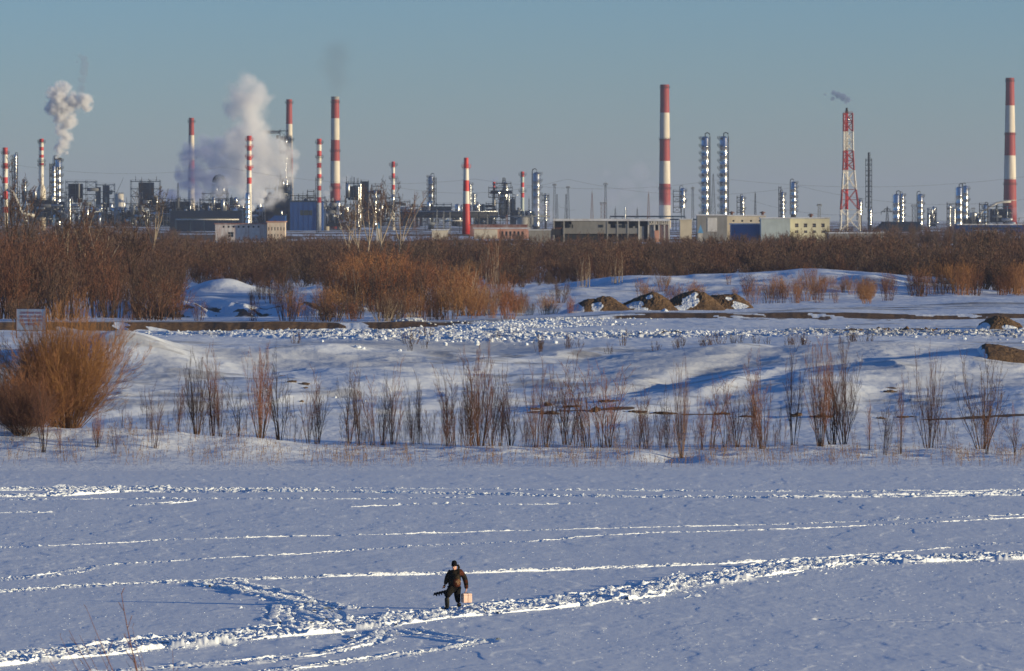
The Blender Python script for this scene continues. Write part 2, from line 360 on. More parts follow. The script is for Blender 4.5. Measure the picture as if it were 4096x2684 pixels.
def bank_height(X, Y):
    u = X / Y * F + CU
    Yw = Y + (1.6 * fbm(X * 0.09, Y * 0 + 3.3, 71, 3) + 0.3 * fbm(X * 0.7, Y * 0 + 8.3, 73, 3)) * (sstep(440, 470, Y)) - sstep(2100, 2500, u) * sstep(440, 470, Y) * 6
    z = bank_base(X, np.where(Y < 440, Y, np.maximum(Yw, 436)))
    on = sstep(301, 312, Y)
    z = z + on * (0.20 * fbm(X * 0.10, Y * 0.10, 81, 3) + 0.05 * fbm(X * 0.5, Y * 0.5, 83, 3) + 0.02 * fbm(X * 2, Y * 2, 85, 3))
    # slope dunes that catch the sun
    sl = sstep(335, 360, Y) * (1 - sstep(396, 408, Y))
    ph = (X * 0.42 - (Y - 360) * 0.50) * 0.42 + 1.2 * fbm(X * 0.06, Y * 0.06, 87, 2)
    sw = (X * 0.85 - (Y - 360) * 0.42) / 13.0 + 0.55 * fbm(X * 0.035, Y * 0.035, 187, 2); sw = sw - np.floor(sw)
    z = z + sstep(338, 356, Y) * (1 - sstep(398, 418, Y)) * (0.45 + 0.55 * sstep(-.5, .4, fbm(X * .03, Y * .05, 188, 2))) * 0.46 * np.where(sw < .72, .5 - .5 * np.cos(np.pi * sw / .72), .5 + .5 * np.cos(np.pi * (sw - .72) / .28))
    z = z + sl * (0.14 * np.sin(ph) + 0.16 * (1 - np.abs(fbm(X * 0.16, Y * 0.22, 89, 3)) * 2))
    z = z + gauss(X, Y, 480, 388, 4.6, 9, 1.75) + gauss(X, Y, 700, 380, 3.0, 6, 0.5) + gauss(X, Y, 250, 380, 6, 10, 0.5)
    z = z + gauss(X, Y, 3560, 380, 6, 6, 0.6) + gauss(X, Y, 3000, 374, 7, 6, 0.25) + gauss(X, Y, 3900, 388, 4, 6, 0.6) + gauss(X, Y, 2050, 380, 5, 4, .4)
    # drift in front of the willows with a scooped hollow
    z = z + gauss(X, Y, 2690, 309, 1.6, 2.2, -0.45) + gauss(X, Y, 2560, 311, 2.0, 2.0, 0.25) + gauss(X, Y, 2820, 310, 1.2, 2, .2)
    z = z + on * (1 - sstep(318, 326, Y)) * 0.16 * fbm(X * 0.35, Y * 0.5, 91, 3)
    # shovelled rubble band
    rb = rubble_mask(u, Y)
    z = z + rb * (0.38 * np.abs(fbm(X * 0.8, Y * 0.5, 93, 4, 0.65)) + 0.10 * sstep(0.1, 0.4, fbm(X * 1.7, Y * 1.3, 94, 3)))
    # mounds and ridges behind
    z = z + gauss(X, Y, 900, 628, 4.3, 8, 1.55) + gauss(X, Y, 1290, 628, 3.6, 7, 0.45) + gauss(X, Y, 1430, 600, 2.2, 6, 0.5)
    z = z + gauss(X, Y, 2680, 640, 5, 7, 0.5) + gauss(X, Y, 3490, 640, 3.5, 6, 0.7) + gauss(X, Y, 2060, 620, 7, 6, 0.5)
    z = z + sstep(585, 610, Y) * 0.45 * fbm(X * 0.13, Y * 0.08, 95, 3) * (1 - sstep(700, 740, Y))
    # cut bank face, gullied
    fc = np.exp(-((Y - 560) / 11) ** 2) * sstep(350, 560, u) * (1 - sstep(1200, 1700, u))
    s2 = X / 5.5 + (Y - 560) * .05 + .5 * fbm(X * .1, Y * .06, 97, 2); s2 = s2 - np.floor(s2); z = z + fc * (0.95 * np.where(s2 < .6, .5 - .5 * np.cos(np.pi * s2 / .6), .5 + .5 * np.cos(np.pi * (s2 - .6) / .4)) + .5 * fbm(X * .5, Y * .1, 98, 4, .6))
    # snow heap on the road and its ploughed shoulder
    z = z + gauss(X, Y, 1640, 484, 1.5, 2.2, 0.42) + gauss(X, Y, 1990, 470, 3.4, 4, 0.45) + gauss(X, Y, 2250, 478, 5, 4, 0.35)
    return z
def rubble_mask(u, Y):
    low = np.interp(u, [400, 480, 900, 1500, 2048, 2500, 3072, 4096], [446, 432, 427, 418, 418, 424, 424, 422])
    high = np.interp(u, [400, 480, 900, 1500, 1900, 2300, 3072, 4096], [446, 441, 443, 449, 452, 437, 440, 438])
    return sstep(0, 4, Y - low) * (1 - sstep(0, 4, Y - high)) * sstep(440, 520, u)
def bank_attrs(X, Y, Z):
    u = X / Y * F + CU; r = HR + (CZ - Z) * F / Y
    n = fbm(X * 0.35, Y * 0.25, 101, 4); n2 = fbm(X * 0.12, Y * 0.1, 103, 3)
    d = np.zeros_like(X); g = np.zeros_like(X)
    def band(mask, thr, k=1.0): return sstep(thr - .15, thr + .15, n) * mask * k
    # road embankment face and its dark top
    Yw = Y + 1.6 * fbm(X * 0.09, Y * 0 + 3.3, 71, 3) + 0.3 * fbm(X * 0.7, Y * 0 + 8.3, 73, 3) - sstep(2100, 2500, u) * 6
    face = sstep(477.6, 478.4, Yw) * (1 - sstep(480.6, 482.5, Yw))
    fr = (Yw - 477.6) / 3.6; nh = fbm(X * 0.22 + fr * .9, fr * 0.8, 105, 4, .6); hole = np.maximum(sstep(0.0, 0.12, nh * 1.6 - .08 + .16 * sstep(1050, 1400, u) - fr * .8), sstep(.25, .35, fbm(X * .35 + fr * 1.5, fr * 1.2, 106, 3)) * .9)
    d = np.maximum(d, face * (1 - hole) * (1 - 0.75 * sstep(1780, 1950, u) * (1 - sstep(2420, 2520, u))))
    front = sstep(470, 474, Yw) * (1 - sstep(478, 479, Yw)); d = np.maximum(d, front * sstep(0.2, 0.45, n) * 0.8 * sstep(2300, 2600, u))
    g = np.maximum(g, sstep(480, 482, Yw) * (1 - sstep(486, 490, Yw)) * 0.75 * (1 - sstep(3000, 3400, u)))
    # wheel strips curving away on the right
    for a, w in ((0, 2.2), (9, 2.0), (22, 3.5)):
        yc = 500 + a + 14 * sstep(2900, 3500, u); g = np.maximum(g, np.exp(-((Y - yc) / w) ** 2) * sstep(2900, 3200, u) * 0.95)
        d = np.maximum(d, np.exp(-((Y - yc - 1) / (w * .6)) ** 2) * sstep(3300, 3500, u) * sstep(0.0, 0.3, n) * .9)
    # cut bank with bare soil
    fc = np.exp(-((Y - 558) / 9) ** 2) * sstep(520, 640, u) * (1 - sstep(1250, 1500, u))
    d = np.maximum(d, fc * sstep(0.14, 0.24, fbm(X * 0.75 + 0.2 * (Y - 560), Y * 0.2, 107, 4)) * 0.95)
    d = np.maximum(d, gauss(X, Y, 570, 556, 2.9, 6, 1.0) * sstep(-.25, .1, fbm(X * .8, Y * .3, 117, 3)))
    # grit on rubble and below it
    rb = rubble_mask(u, Y)
    g = np.maximum(g, rb * 0.45 * sstep(-0.2, 0.4, n)); g = np.maximum(g, rb * 0.8 * sstep(2900, 3400, u) * sstep(-0.3, 0.3, n))
    d = np.maximum(d, rb * sstep(3000, 3500, u) * np.exp(-((Y - 437) / 4.0) ** 2) * sstep(-0.25, 0.25, n) * 0.95)
    d = np.maximum(d, rb * sstep(2400, 2500, u) * (1 - sstep(2700, 2760, u)) * np.exp(-((Y - 434) / 2.0) ** 2) * sstep(-0.1, 0.25, n))
    g = np.maximum(g, sstep(396, 402, Y) * (1 - sstep(416, 424, Y)) * sstep(1050, 1200, u) * (1 - sstep(2150, 2400, u)) * 0.42)
    g = np.maximum(g, sstep(388, 398, Y) * (1 - sstep(404, 412, Y)) * sstep(1600, 1800, u) * (1 - sstep(2400, 2600, u)) * 0.8 * sstep(-0.05, 0.35, n))
    g = np.maximum(g, sstep(350, 372, Y) * (1 - sstep(398, 402, Y)) * 0.30 * sstep(-0.2, 0.4, n2))
    g = np.maximum(g, sstep(340, 360, Y) * (1 - sstep(410, 420, Y)) * 0.55 * sstep(.18, .34, fbm(X * .14 - (Y - 360) * .05, Y * .22, 119, 4, .6)))
    g = np.maximum(g, sstep(448, 456, Y) * (1 - sstep(466, 470, Y)) * 0.5 * sstep(0.1, 0.5, n) * sstep(2500, 2900, u))
    g = np.maximum(g, sstep(440, 446, Y) * (1 - sstep(470, 474, Y)) * 0.22 * (1 - sstep(1700, 1900, u)))
    d = np.maximum(d, gauss(X, Y, 1500, 407, 1.6, 2.2, 0.9) * sstep(-0.3, 0.2, n)); d = np.maximum(d, gauss(X, Y, 760, 424, 1.5, 1.4, 0.9) * sstep(-0.2, 0.2, n))
    g = np.maximum(g, sstep(585, 600, Y) * (1 - sstep(640, 650, Y)) * 0.35 * sstep(0.0, 0.5, n)); 
    g = np.maximum(g, gauss(X, Y, 3470, 634, 3.0, 5, 0.8))
    # line of trench spoil part-way up the slope
    yt = np.interp(u, [2050, 2200, 2600, 3000, 3400, 3700, 4096], [352, 354, 354, 352, 349, 347, 347])
    sp = np.exp(-((Y - yt) / 0.9) ** 2) * sstep(2050, 2120, u)
    d = np.maximum(d, sp * sstep(-0.02, 0.25, fbm(X * 0.30, Y * 0.2, 109, 3)) * 0.95)
    for px, Y0, sx, sy in ((1140, 375, 0.8, 0.5), (1175, 372, 1.0, 0.6), (1235, 370, 0.8, 0.4), (3560, 367, 0.7, 0.6), (2170, 358, .7, 1.2), (2390, 356.5, 1.0, 0.8), (2200, 352, 1.1, 0.9)):
        d = np.maximum(d, gauss(X, Y, px, Y0, sx, sy, 1.0) * (0.75 + 0.6 * n))
    return {'dirt': d.ravel(), 'grime': g.ravel()}
bank_Y = np.concatenate([np.arange(300, 330, 0.2), np.arange(330, 475, 0.32), np.arange(475, 484, 0.12), np.arange(484, 660, 0.55), np.linspace(660, 760, 60)])
grid_mesh('far_bank_ground', bank_Y, np.linspace(-0.128, 0.128, 1250), bank_height, M_bank, afun=bank_attrs)

def far_height(X, Y):
    z0 = bank_height(X, np.minimum(Y, 760)); z1 = np.interp(Y, [760, 1500, 2200, 3000, 30000], [5.8, 6.0, 8.3, 8.3, 8.3])
    t = sstep(760, 800, Y); return z0 * (1 - t) + (z1 + 0.4 * fbm(X * 0.01, Y * 0.01, 120, 3)) * t
def far_attrs(X, Y, Z):
    n = fbm(X * 0.03, Y * 0.01, 121, 4); return {'dirt': (sstep(-0.25, 0.05, n) * 0.9 * sstep(1200, 1600, Y)).ravel(), 'grime': (sstep(-0.3, 0.3, n) * 0.5).ravel()}
grid_mesh('plain_ground', np.concatenate([np.linspace(760, 3000, 160), np.geomspace(3010, 30000, 60)]), np.linspace(-0.128, 0.128, 500), far_height, M_bank, afun=far_attrs)
for sgn, nm in ((-1, 'plain_ground'), (1, 'plain_ground')):   # the same land carried on beyond both sides of the view
    tt = np.linspace(0.1275, 0.6, 60) * sgn
    if sgn < 0: tt = tt[::-1]
    def side_h(X, Y):
        return np.where(Y < 300, 0.0, np.interp(Y, [300, 316, 345, 400, 480, 760, 2200, 30000], [0, .5, 1, 4.6, 5.2, 5.8, 8.3, 8.3]))
    grid_mesh(nm, np.concatenate([np.linspace(128, 760, 120), np.geomspace(765, 30000, 60)]), tt, side_h, M_bank)
def near_h(X, Y): return np.interp(Y, [-60, 2, 40, 80, 112, 129], [13, 12.9, 10, 5.2, 0.4, -0.02]) + 0.15 * fbm(X * .2, Y * .2, 130, 3) * sstep(129, 110, Y)
NYs = np.linspace(-60, 129, 150); NXs = np.linspace(-90, 90, 150)
Yg, Xg = np.meshgrid(NYs, NXs, indexing='ij'); Zn = near_h(Xg, Yg); ii = np.arange(Yg.size).reshape(Yg.shape)
o = np_mesh('near_bank_ground', np.stack([Xg.ravel(), Yg.ravel(), Zn.ravel()], 1),
            np.stack([ii[:-1, :-1].ravel(), ii[:-1, 1:].ravel(), ii[1:, 1:].ravel(), ii[1:, :-1].ravel()], 1), M_bank, True,
            {'dirt': np.zeros(Yg.size), 'grime': np.zeros(Yg.size)}); o['kind'] = 'structure'

def gz(x, y):
    """ground height at one point"""
    x = np.array([float(x)]); y = np.array([float(y)])
    if y[0] < 129: return float(near_h(x, y)[0])
    if y[0] < 300: return float(ice_edge(x, y)[0]) if False else 0.0
    return float(bank_height(x, y)[0]) if y[0] < 760 else float(far_height(x, y)[0])
# ------------------------------------------------------------------ bare plants
def bark(name, cols, rough=0.85):
    t = NT(name); oi = t.n('ShaderNodeObjectInfo'); co = t.n('ShaderNodeTexCoord')
    nz = t.noise(1.5, 3, 0.6, co.outputs['Object'])
    f = t.math('ADD', t.math('MULTIPLY', oi.outputs['Random'], 0.75), t.math('MULTIPLY', nz.outputs[0], 0.35))
    n = len(cols); r = t.ramp(f, [(i / max(1, n-1) * 0.9 + 0.05, c) for i, c in enumerate(cols)])
    t.l(r.outputs[0], t.b.inputs['Base Color']); t.b.inputs['Roughness'].default_value = rough
    t.b.inputs['Specular IOR Level'].default_value = 0.2
    return t.m
M_stem = bark('willow_bark', [(0.040, 0.030, 0.026), (0.075, 0.048, 0.036), (0.13, 0.065, 0.04)])
M_twig = bark('willow_twig', [(0.075, 0.043, 0.030), (0.15, 0.07, 0.045), (0.21, 0.09, 0.05)])
M_gold = bark('golden_twig', [(0.26, 0.135, 0.058), (0.33, 0.165, 0.065), (0.30, 0.14, 0.058)])
M_red = bark('red_twig', [(0.24, 0.115, 0.060), (0.27, 0.125, 0.062), (0.26, 0.15, 0.07)])
M_red2 = bark('rusty_twig', [(0.22, 0.085, 0.045), (0.28, 0.11, 0.05), (0.20, 0.10, 0.06)])
M_wood = bark('thicket_twig', [(0.045, 0.034, 0.030), (0.105, 0.064, 0.048), (0.135, 0.070, 0.047), (0.14, 0.095, 0.068), (0.055, 0.040, 0.034)])
M_pale = bark('pale_bark', [(0.30, 0.24, 0.17), (0.42, 0.34, 0.25)])
M_weed = bark('dry_weed', [(0.17, 0.10, 0.06), (0.28, 0.17, 0.09), (0.20, 0.13, 0.09)])

class Plant:
    """grows a bare plant as two lists of (p0, p1, r0, r1)"""
    def __init__(s, seed): s.r = random.Random(seed); s.stem = []; s.twig = []
    def branch(s, p, d, L, r, level, maxlev, seg=6, wob=0.12, up=0.08, kids=5, ang=0.5, kl=0.42, start=0.3, twig_from=1):
        rr = s.r; p = Vector(p); d = Vector(d).normalized(); pts = [p.copy()]
        for i in range(seg):
            d = (d + Vector((rr.uniform(-wob, wob), rr.uniform(-wob, wob), up + rr.uniform(-wob, wob) * 0.5))).normalized()
            q = p + d * (L / seg); r0 = r * (1 - i / seg * 0.75); r1 = r * (1 - (i + 1) / seg * 0.75)
            (s.stem if level < twig_from else s.twig).append((p.copy(), q.copy(), r0, r1)); p = q; pts.append(q.copy())
        if level < maxlev:
            for k in range(kids):
                t = start + (1 - start) * (k + rr.random()) / kids; x = t * seg; i = min(seg - 1, int(x)); b = pts[i].lerp(pts[i+1], x - i)
                base = (pts[i+1] - pts[i]).normalized(); a = rr.uniform(0, 2 * pi); side = base.orthogonal().normalized(); side.rotate(Matrix.Rotation(a, 3, base))
                an = ang * rr.uniform(0.6, 1.3); nd = base * cos(an) + side * sin(an)
                s.branch(b, nd, L * kl * (1.15 - 0.6 * t) * rr.uniform(0.7, 1.3), max(r * 0.45 * (1 - 0.5 * t), 0.004), level + 1, maxlev,
                         max(2, seg - 2), wob, up, max(2, kids - 1), ang, kl, 0.2, twig_from)
def segs_mesh(name, segs, n=3, ribbon=False, rmin=0.0):
    p0 = np.array([tuple(s[0]) for s in segs]); p1 = np.array([tuple(s[1]) for s in segs])
    r0 = np.maximum(np.array([s[2] for s in segs]), rmin)[:, None]; r1 = np.maximum(np.array([s[3] for s in segs]), rmin)[:, None]
    d = p1 - p0; d /= np.maximum(np.linalg.norm(d, axis=1, keepdims=True), 1e-9)
    rs = np.random.RandomState(len(segs)); a = np.cross(d, rs.normal(size=d.shape)); a /= np.linalg.norm(a, axis=1, keepdims=True); b = np.cross(d, a)
    m = len(segs); vs = []
    if ribbon:
        v = np.stack([p0 - a*r0, p0 + a*r0, p1 + a*r1, p1 - a*r1], 1).reshape(-1, 3)
        f = np.arange(m * 4).reshape(m, 4)
    else:
        for j in range(n):
            t = 2*pi*j/n; vs.append(p0 + (a*cos(t)+b*sin(t))*r0)
        for j in range(n):
            t = 2*pi*j/n; vs.append(p1 + (a*cos(t)+b*sin(t))*r1)
        v = np.stack(vs, 1).reshape(-1, 3); base = (np.arange(m) * 2 * n)[:, None]
        f = np.concatenate([base + np.array([[j, (j+1) % n, n+(j+1) % n, n+j]]) for j in range(n)], 0)
    me = bpy.data.meshes.new(name); me.vertices.add(len(v)); me.vertices.foreach_set('co', v.astype(np.float32).ravel())
    me.loops.add(f.size); me.loops.foreach_set('vertex_index', f.astype(np.int32).ravel()); me.polygons.add(len(f))
    me.polygons.foreach_set('loop_start', np.arange(0, f.size, 4, dtype=np.int32)); me.update(calc_edges=True)
    return me

def clump(seed, nst, h, spread, r0=0.022, kids=7, lev=2, low=False, wob=0.12):
    p = Plant(seed); rr = p.r
    for i in range(nst):
        a = rr.uniform(0, 2*pi); e = rr.random() ** 0.7; L = h * rr.uniform(0.55, 1.0) * (1.0 - 0.25 * e if not low else 1)
        d = Vector((cos(a) * spread * e, sin(a) * spread * e, 1))
        b = (cos(a) * 0.16 * e * (1 + spread), sin(a) * 0.16 * e, -0.25)
        p.branch(b, d, L + 0.25, r0 * rr.uniform(0.5, 1.2), 0, lev, 9, wob, 0.10 if spread > 0.3 else 0.05, kids, 0.5, 0.30, 0.22)
    return p
def plant_meshes(name, p, twig_r=0.0036, stem_r=0.0085):
    return segs_mesh(name + '_stems', p.stem, 4, False, stem_r), segs_mesh(name + '_twigs', p.twig, 3, False, twig_r)
def make_plant(name, meshes, mats, loc, sx, sz, rz, label, cat, group=None, twig_name='twigs'):
    o = bpy.data.objects.new(name, meshes[0]); COL.objects.link(o); o.location = loc; o.scale = (sx, sx, sz); o.rotation_euler = (0, 0, rz)
    c = bpy.data.objects.new(twig_name, meshes[1]); COL.objects.link(c); c.parent = o
    for q, m in ((o, mats[0]), (c, mats[1])):
        if not q.data.materials: q.data.materials.append(m)
        if q.data.materials[0] != m: q.material_slots[0].link = 'OBJECT'; q.material_slots[0].material = m
    setp(o, label, cat, group); return o

# prototypes, height 1 m units scaled by h (built at 5 m)
PR_UP = [plant_meshes('willow', clump(100 + i, n, 5.0, s, 0.030, 11, 2)) for i, (n, s) in enumerate([(5, .12), (8, .2), (11, .28), (4, .1), (7, .35)])]
PR_WIDE = [plant_meshes('wide_willow', clump(120 + i, n, 5.0, s, 0.032, 11, 2)) for i, (n, s) in enumerate([(14, .5), (18, .42)])]
PR_SAP = [plant_meshes('sapling', clump(140 + i, n, 2.2, s, 0.012, 7, 2), 0.0035, 0.007) for i, (n, s) in enumerate([(2, .1), (2, .3), (4, .22), (1, .05), (5, .35), (1, .15)])]
PR_LOW = [plant_meshes('low_shrub', clump(160 + i, n, 1.0, s, 0.012, 5, 2), 0.005, 0.008) for i, (n, s) in enumerate([(9, .7), (12, .9), (6, .5)])]

def ground_Y(px, row):
    """depth where the sight line of (px,row) meets the bank between the ridge and the shore"""
    best = None
    for Y in np.arange(303, 332, 0.5):
        r = HR + (CZ - gz(XG(px, Y), Y)) * F / Y
        if best is None or abs(r - row) < best[0]: best = (abs(r - row), Y)
    return best[1]
BIG = [  # px, base row, top row, prototype list, index, width factor, label
 (175,1812,1520,'u',1,.8,'slender dark willow in front of the round golden bush'),
 (242,1816,1640,'u',3,.9,'short pair of thin stems at the right foot of the golden bush'),
 (390,1785,1640,'w',1,.8,'low spreading reddish shrub in the blue shadow of the left snow drift'),
 (462,1816,1660,'u',0,.9,'small cluster of straight twigs on the shore right of the reddish drift shrub'),
 (619,1794,1545,'u',4,.9,'faint pale-brown shrub in front of the crest where the left drift slopes down'),
 (713,1722,1500,'u',1,.8,'bare shrub rooted on the crest of the left drift, leftmost before the bright slope'),
 (785,1753,1440,'w',1,.75,'tall splayed willow leaning left below the cream snow patch'),
 (852,1736,1400,'u',1,.8,'tall straight bare willow right of the splayed one, tips reaching the cream snow'),
 (879,1776,1450,'u',2,.7,'reddish-stemmed willow rooted at the end of the left drift'),
 (956,1736,1490,'u',3,.9,'thin lone willow stem between two tall clumps above the left drift end'),
 (1042,1772,1420,'w',1,.75,'dense brown willow with a golden foot, tallest between drift and dirt clods'),
 (1118,1758,1400,'u',1,.8,'tall willow whose stems frame the small heap of dirt clods on the slope'),
 (1235,1751,1500,'u',3,.9,'single dark leaning stem right of the dirt clods'),
 (1270,1754,1470,'u',2,.8,'symmetrical small willow standing alone in the gap of the willow row'),
 (1396,1758,1480,'u',0,1.,'first dark clump at the left end of the long willow row'),
 (1437,1760,1470,'u',1,.7,'second clump of the long willow row, branching high'),
 (1493,1762,1475,'u',3,1.,'slim willow with one heavy stem, third in the long row'),
 (1531,1767,1510,'u',1,.7,'crowded short clump left of the tall fine-topped willow'),
 (1571,1769,1440,'u',2,.7,'tall willow with a fine reddish top in the left half of the row'),
 (1652,1774,1500,'u',4,.7,'open forked willow clump in the row, left of the gap before the densest clump'),
 (1675,1774,1520,'u',0,.8,'two-stemmed willow beside the forked clump'),
 (1787,1776,1480,'u',4,.7,'dark willow with a bird-like knot just left of the densest clump'),
 (1814,1776,1440,'u',3,1.,'tall thin willow stem rising left of the densest clump'),
 (1876,1778,1430,'u',2,.9,'left half of the densest dark willow clump in the row'),
 (1917,1778,1410,'w',1,.8,'densest darkest willow clump, its stems fanning above the person'),
 (1966,1778,1500,'u',1,.8,'dark clump right against the densest willow, shorter than it'),
 (2002,1778,1510,'u',2,.7,'short dark clump second to the right of the densest willow'),
 (2042,1778,1480,'u',1,.8,'willow clump with a pale broken stub, at the middle of the row'),
 (2147,1787,1430,'u',4,.7,'thick-footed willow just left of the brown spoil heap on the slope'),
 (2187,1785,1480,'u',1,.7,'reddish-footed willow in front of the brown spoil heap'),
 (2263,1781,1400,'u',2,.9,'tallest dark willow with heavy twin stems near the middle of the slope'),
 (2326,1781,1620,'u',3,1.,'pale broken leaning stem right of the tallest dark willow'),
 (2353,1778,1430,'u',3,1.2,'slender willow with a curved foot and feathery top'),
 (2414,1783,1440,'u',0,.8,'willow with orange lower stems between two curved ones'),
 (2438,1776,1440,'u',3,1.2,'curved-stemmed willow leaning right beside the orange-footed one'),
 (2555,1776,1565,'u',1,.6,'short red-tipped clump on the ridge left of the hollow'),
 (2586,1776,1520,'u',3,1.,'single fine stem above the scooped hollow in the drift'),
 (2667,1780,1550,'u',1,.6,'rusty clump just behind the left side of the stump-like willow'),
 (2726,1835,1470,'w',1,.42,'thick-butted rust-red willow standing forward on the shore beside the scooped hollow'),
 (2811,1785,1560,'u',0,.8,'small rusty shrub right of the thick-butted red willow'),
 (2847,1780,1500,'u',3,1.1,'thin willow with crossing twigs midway between red willow and tall right group'),
 (2900,1782,1500,'u',0,.8,'pair of slim willows under the trench spoil on the right slope'),
 (2945,1780,1500,'u',3,1.1,'lean single stem left of the rust-coloured twin clump'),
 (3013,1790,1480,'u',2,.7,'rust-coloured clump at the left edge of the tall right-hand group'),
 (3049,1790,1420,'u',1,.8,'rust-coloured willow taller than its left twin, in the right-hand group'),
 (3171,1778,1370,'u',4,.7,'tall willow with a kinked grey stem, left of the red-topped pair'),
 (3283,1783,1390,'w',1,.6,'large red-topped willow, left one of the tall pair'),
 (3332,1785,1370,'u',2,.8,'middle stem cluster of the tall red-topped willows, straightest of them'),
 (3377,1794,1370,'w',0,.75,'large willow sweeping out to the right beside the red-topped pair'),
 (3476,1800,1600,'u',0,.7,'small orange-footed shrub in the open right of the sweeping willow'),
 (3539,1821,1580,'u',3,1.,'short forked stem on the shore left of the thin grey willow'),
 (3601,1816,1500,'u',0,.7,'thin grey willow on the shore left of the vase-shaped one'),
 (3714,1794,1410,'w',0,.65,'vase-shaped grey willow with an orange foot, second from the right side'),
 (3929,1799,1420,'w',0,.95,'broadest spreading willow at the right side under the brown earth heap'),
 (3947,1817,1620,'u',1,.9,'rust-coloured short stems in front of the broadest right willow'),
 (4060,1821,1620,'u',3,1.2,'lone twin stem at the right edge of the shore'),
]
rp = random.Random(5)
for px, br, tr, ty, idx, wf, lab in BIG:
    Y = ground_Y(px, br) if (br > 1795 or px < 700) else rp.uniform(317.5, 322)
    X = XG(px, Y); z = gz(X, Y); h = CZ - (tr - HR) / F * Y - z
    pm = (PR_WIDE if ty == 'w' else PR_UP)[idx]
    reds = any(w in lab for w in ('red', 'rust', 'orange', 'golden'))
    o = make_plant('willow_shrub', pm, (M_red if ('rust-red' in lab) else M_stem, M_red2 if reds and rp.random() < .6 else M_stem if rp.random() < .4 else M_twig),
               (X, Y, z), h / 5.2 * wf * 1.1, h / 4.5, rp.uniform(0, 6.28), lab, 'shrub', 'tall bare willows along the far shore')
# thin saplings between them
for i in range(230):
    px = rp.uniform(1370, 3120) if i < 180 else rp.choice([rp.uniform(480, 1340), rp.uniform(3100, 4090)])
    Y = rp.uniform(316.5, 325); X = XG(px, Y); z = gz(X, Y); h = rp.uniform(1.1, 3.6) * rp.uniform(.7, 1)
    make_plant('willow_sapling', PR_SAP[rp.randrange(6)], (M_stem, M_twig if rp.random() < .8 else M_red2), (X, Y, z), h / 2.2 * .8, h / 2.1, rp.uniform(0, 6.28),
               'thin bare sapling in the willow row on the far shore', 'sapling', 'thin saplings filling the willow row')
# small bushes along the top of the slope
for i in range(34):
    px = rp.uniform(2120, 3560) if i < 28 else rp.choice([1180, 1700, 1690, 1990, 1335, 1640])
    Y = rp.uniform(401, 412) if i < 28 else rp.uniform(398, 425); X = XG(px, Y); z = gz(X, Y); s = rp.uniform(0.7, 1.5)
    make_plant('low_shrub', PR_LOW[rp.randrange(3)], (M_stem, M_stem), (X, Y, z), s, s * rp.uniform(.8, 1.3), rp.uniform(0, 6.28),
               'low dark bare bush at the top edge of the snow slope', 'shrub', 'low bushes along the rim of the slope')

# the round golden bush
def round_bush(seed, n, h, w, lean=0.0):
    p = Plant(seed); rr = p.r
    for i in range(n):
        a = rr.uniform(0, 2*pi); e = rr.random() ** 0.6; L = h * rr.uniform(0.7, 1.0)
        d = Vector((cos(a) * w * e, sin(a) * w * e * 0.8, 1.0 - 0.35 * e))
        p.branch((cos(a) * 0.45 * e, sin(a) * 0.4 * e, -0.3), d, L, 0.020 * rr.uniform(.6, 1.3), 0, 2, 8, 0.17, 0.05, 12, 0.55, 0.34, 0.15)
    return p
Yb = 321.0; Xb = XG(262, Yb); zb = gz(Xb, Yb)
pm = plant_meshes('golden_bush', round_bush(300, 180, 6.3, 0.78), 0.005, 0.009)
make_plant('round_bush', pm, (M_gold, M_gold), (Xb + 0.1, Yb, zb), 1.02, 1.24, 0.3, 'large round golden-brown willow bush on the snow drift below the sign', 'bush')
pm = plant_meshes('orange_bush', round_bush(301, 120, 5.4, 0.8), 0.005, 0.009)
make_plant('round_bush', pm, (M_red, M_red), (XG(140, Yb), Yb - 1.5, zb - 0.1), 1.1, 1.0, 1.1, 'rust-orange bush pressed against the left flank of the large golden bush', 'bush')
make_plant('round_bush', pm, (M_stem, M_twig), (XG(75, 311), 313, gz(XG(75, 311), 313)), 0.7, 0.62, 2.1, 'dark low bush in the shade at the foot of the rust-orange bush', 'bush')

# dry weeds poking through the snow on the shore
def scatter_weeds(name, n, fpos, hr, label, mat):
    rs = random.Random(9); segs = []
    for i in range(n):
        x, y = fpos(rs); z = gz(x, y) - 0.03; h = rs.uniform(*hr); l = rs.uniform(-.25, .25); p = Vector((x, y, z)); k = 3
        for q in range(k):
            nx = p + Vector((l * h / k + rs.uniform(-.03, .03), rs.uniform(-.03, .03), h / k)); segs.append((p, nx, 0.008, 0.006)); p = nx
            if q > 0:
                for _ in range(3): segs.append((p, p + Vector((rs.uniform(-.14, .14), rs.uniform(-.14, .14), rs.uniform(.02, .2))) * h, 0.008, 0.005))
    o = bpy.data.objects.new(name, segs_mesh(name, segs, 3)); COL.objects.link(o); o.data.materials.append(mat); setp(o, label, kind='stuff'); return o
def wpos(rs):
    while True:
        px = rs.uniform(-200, 4300); y = rs.uniform(302.5, 315.5) ** 1.0
        if vn1(px) + rs.random() * .9 > 0.75: return XG(px, y), y
def vn1(px): return float(vnoise(np.array([px / 90.0]), np.array([2.2]), 4)[0]) * .5 + .5
scatter_weeds('dry_weeds', 2300, wpos, (0.18, 0.75), 'dry brown weeds poking through the snow along the shore', M_weed)

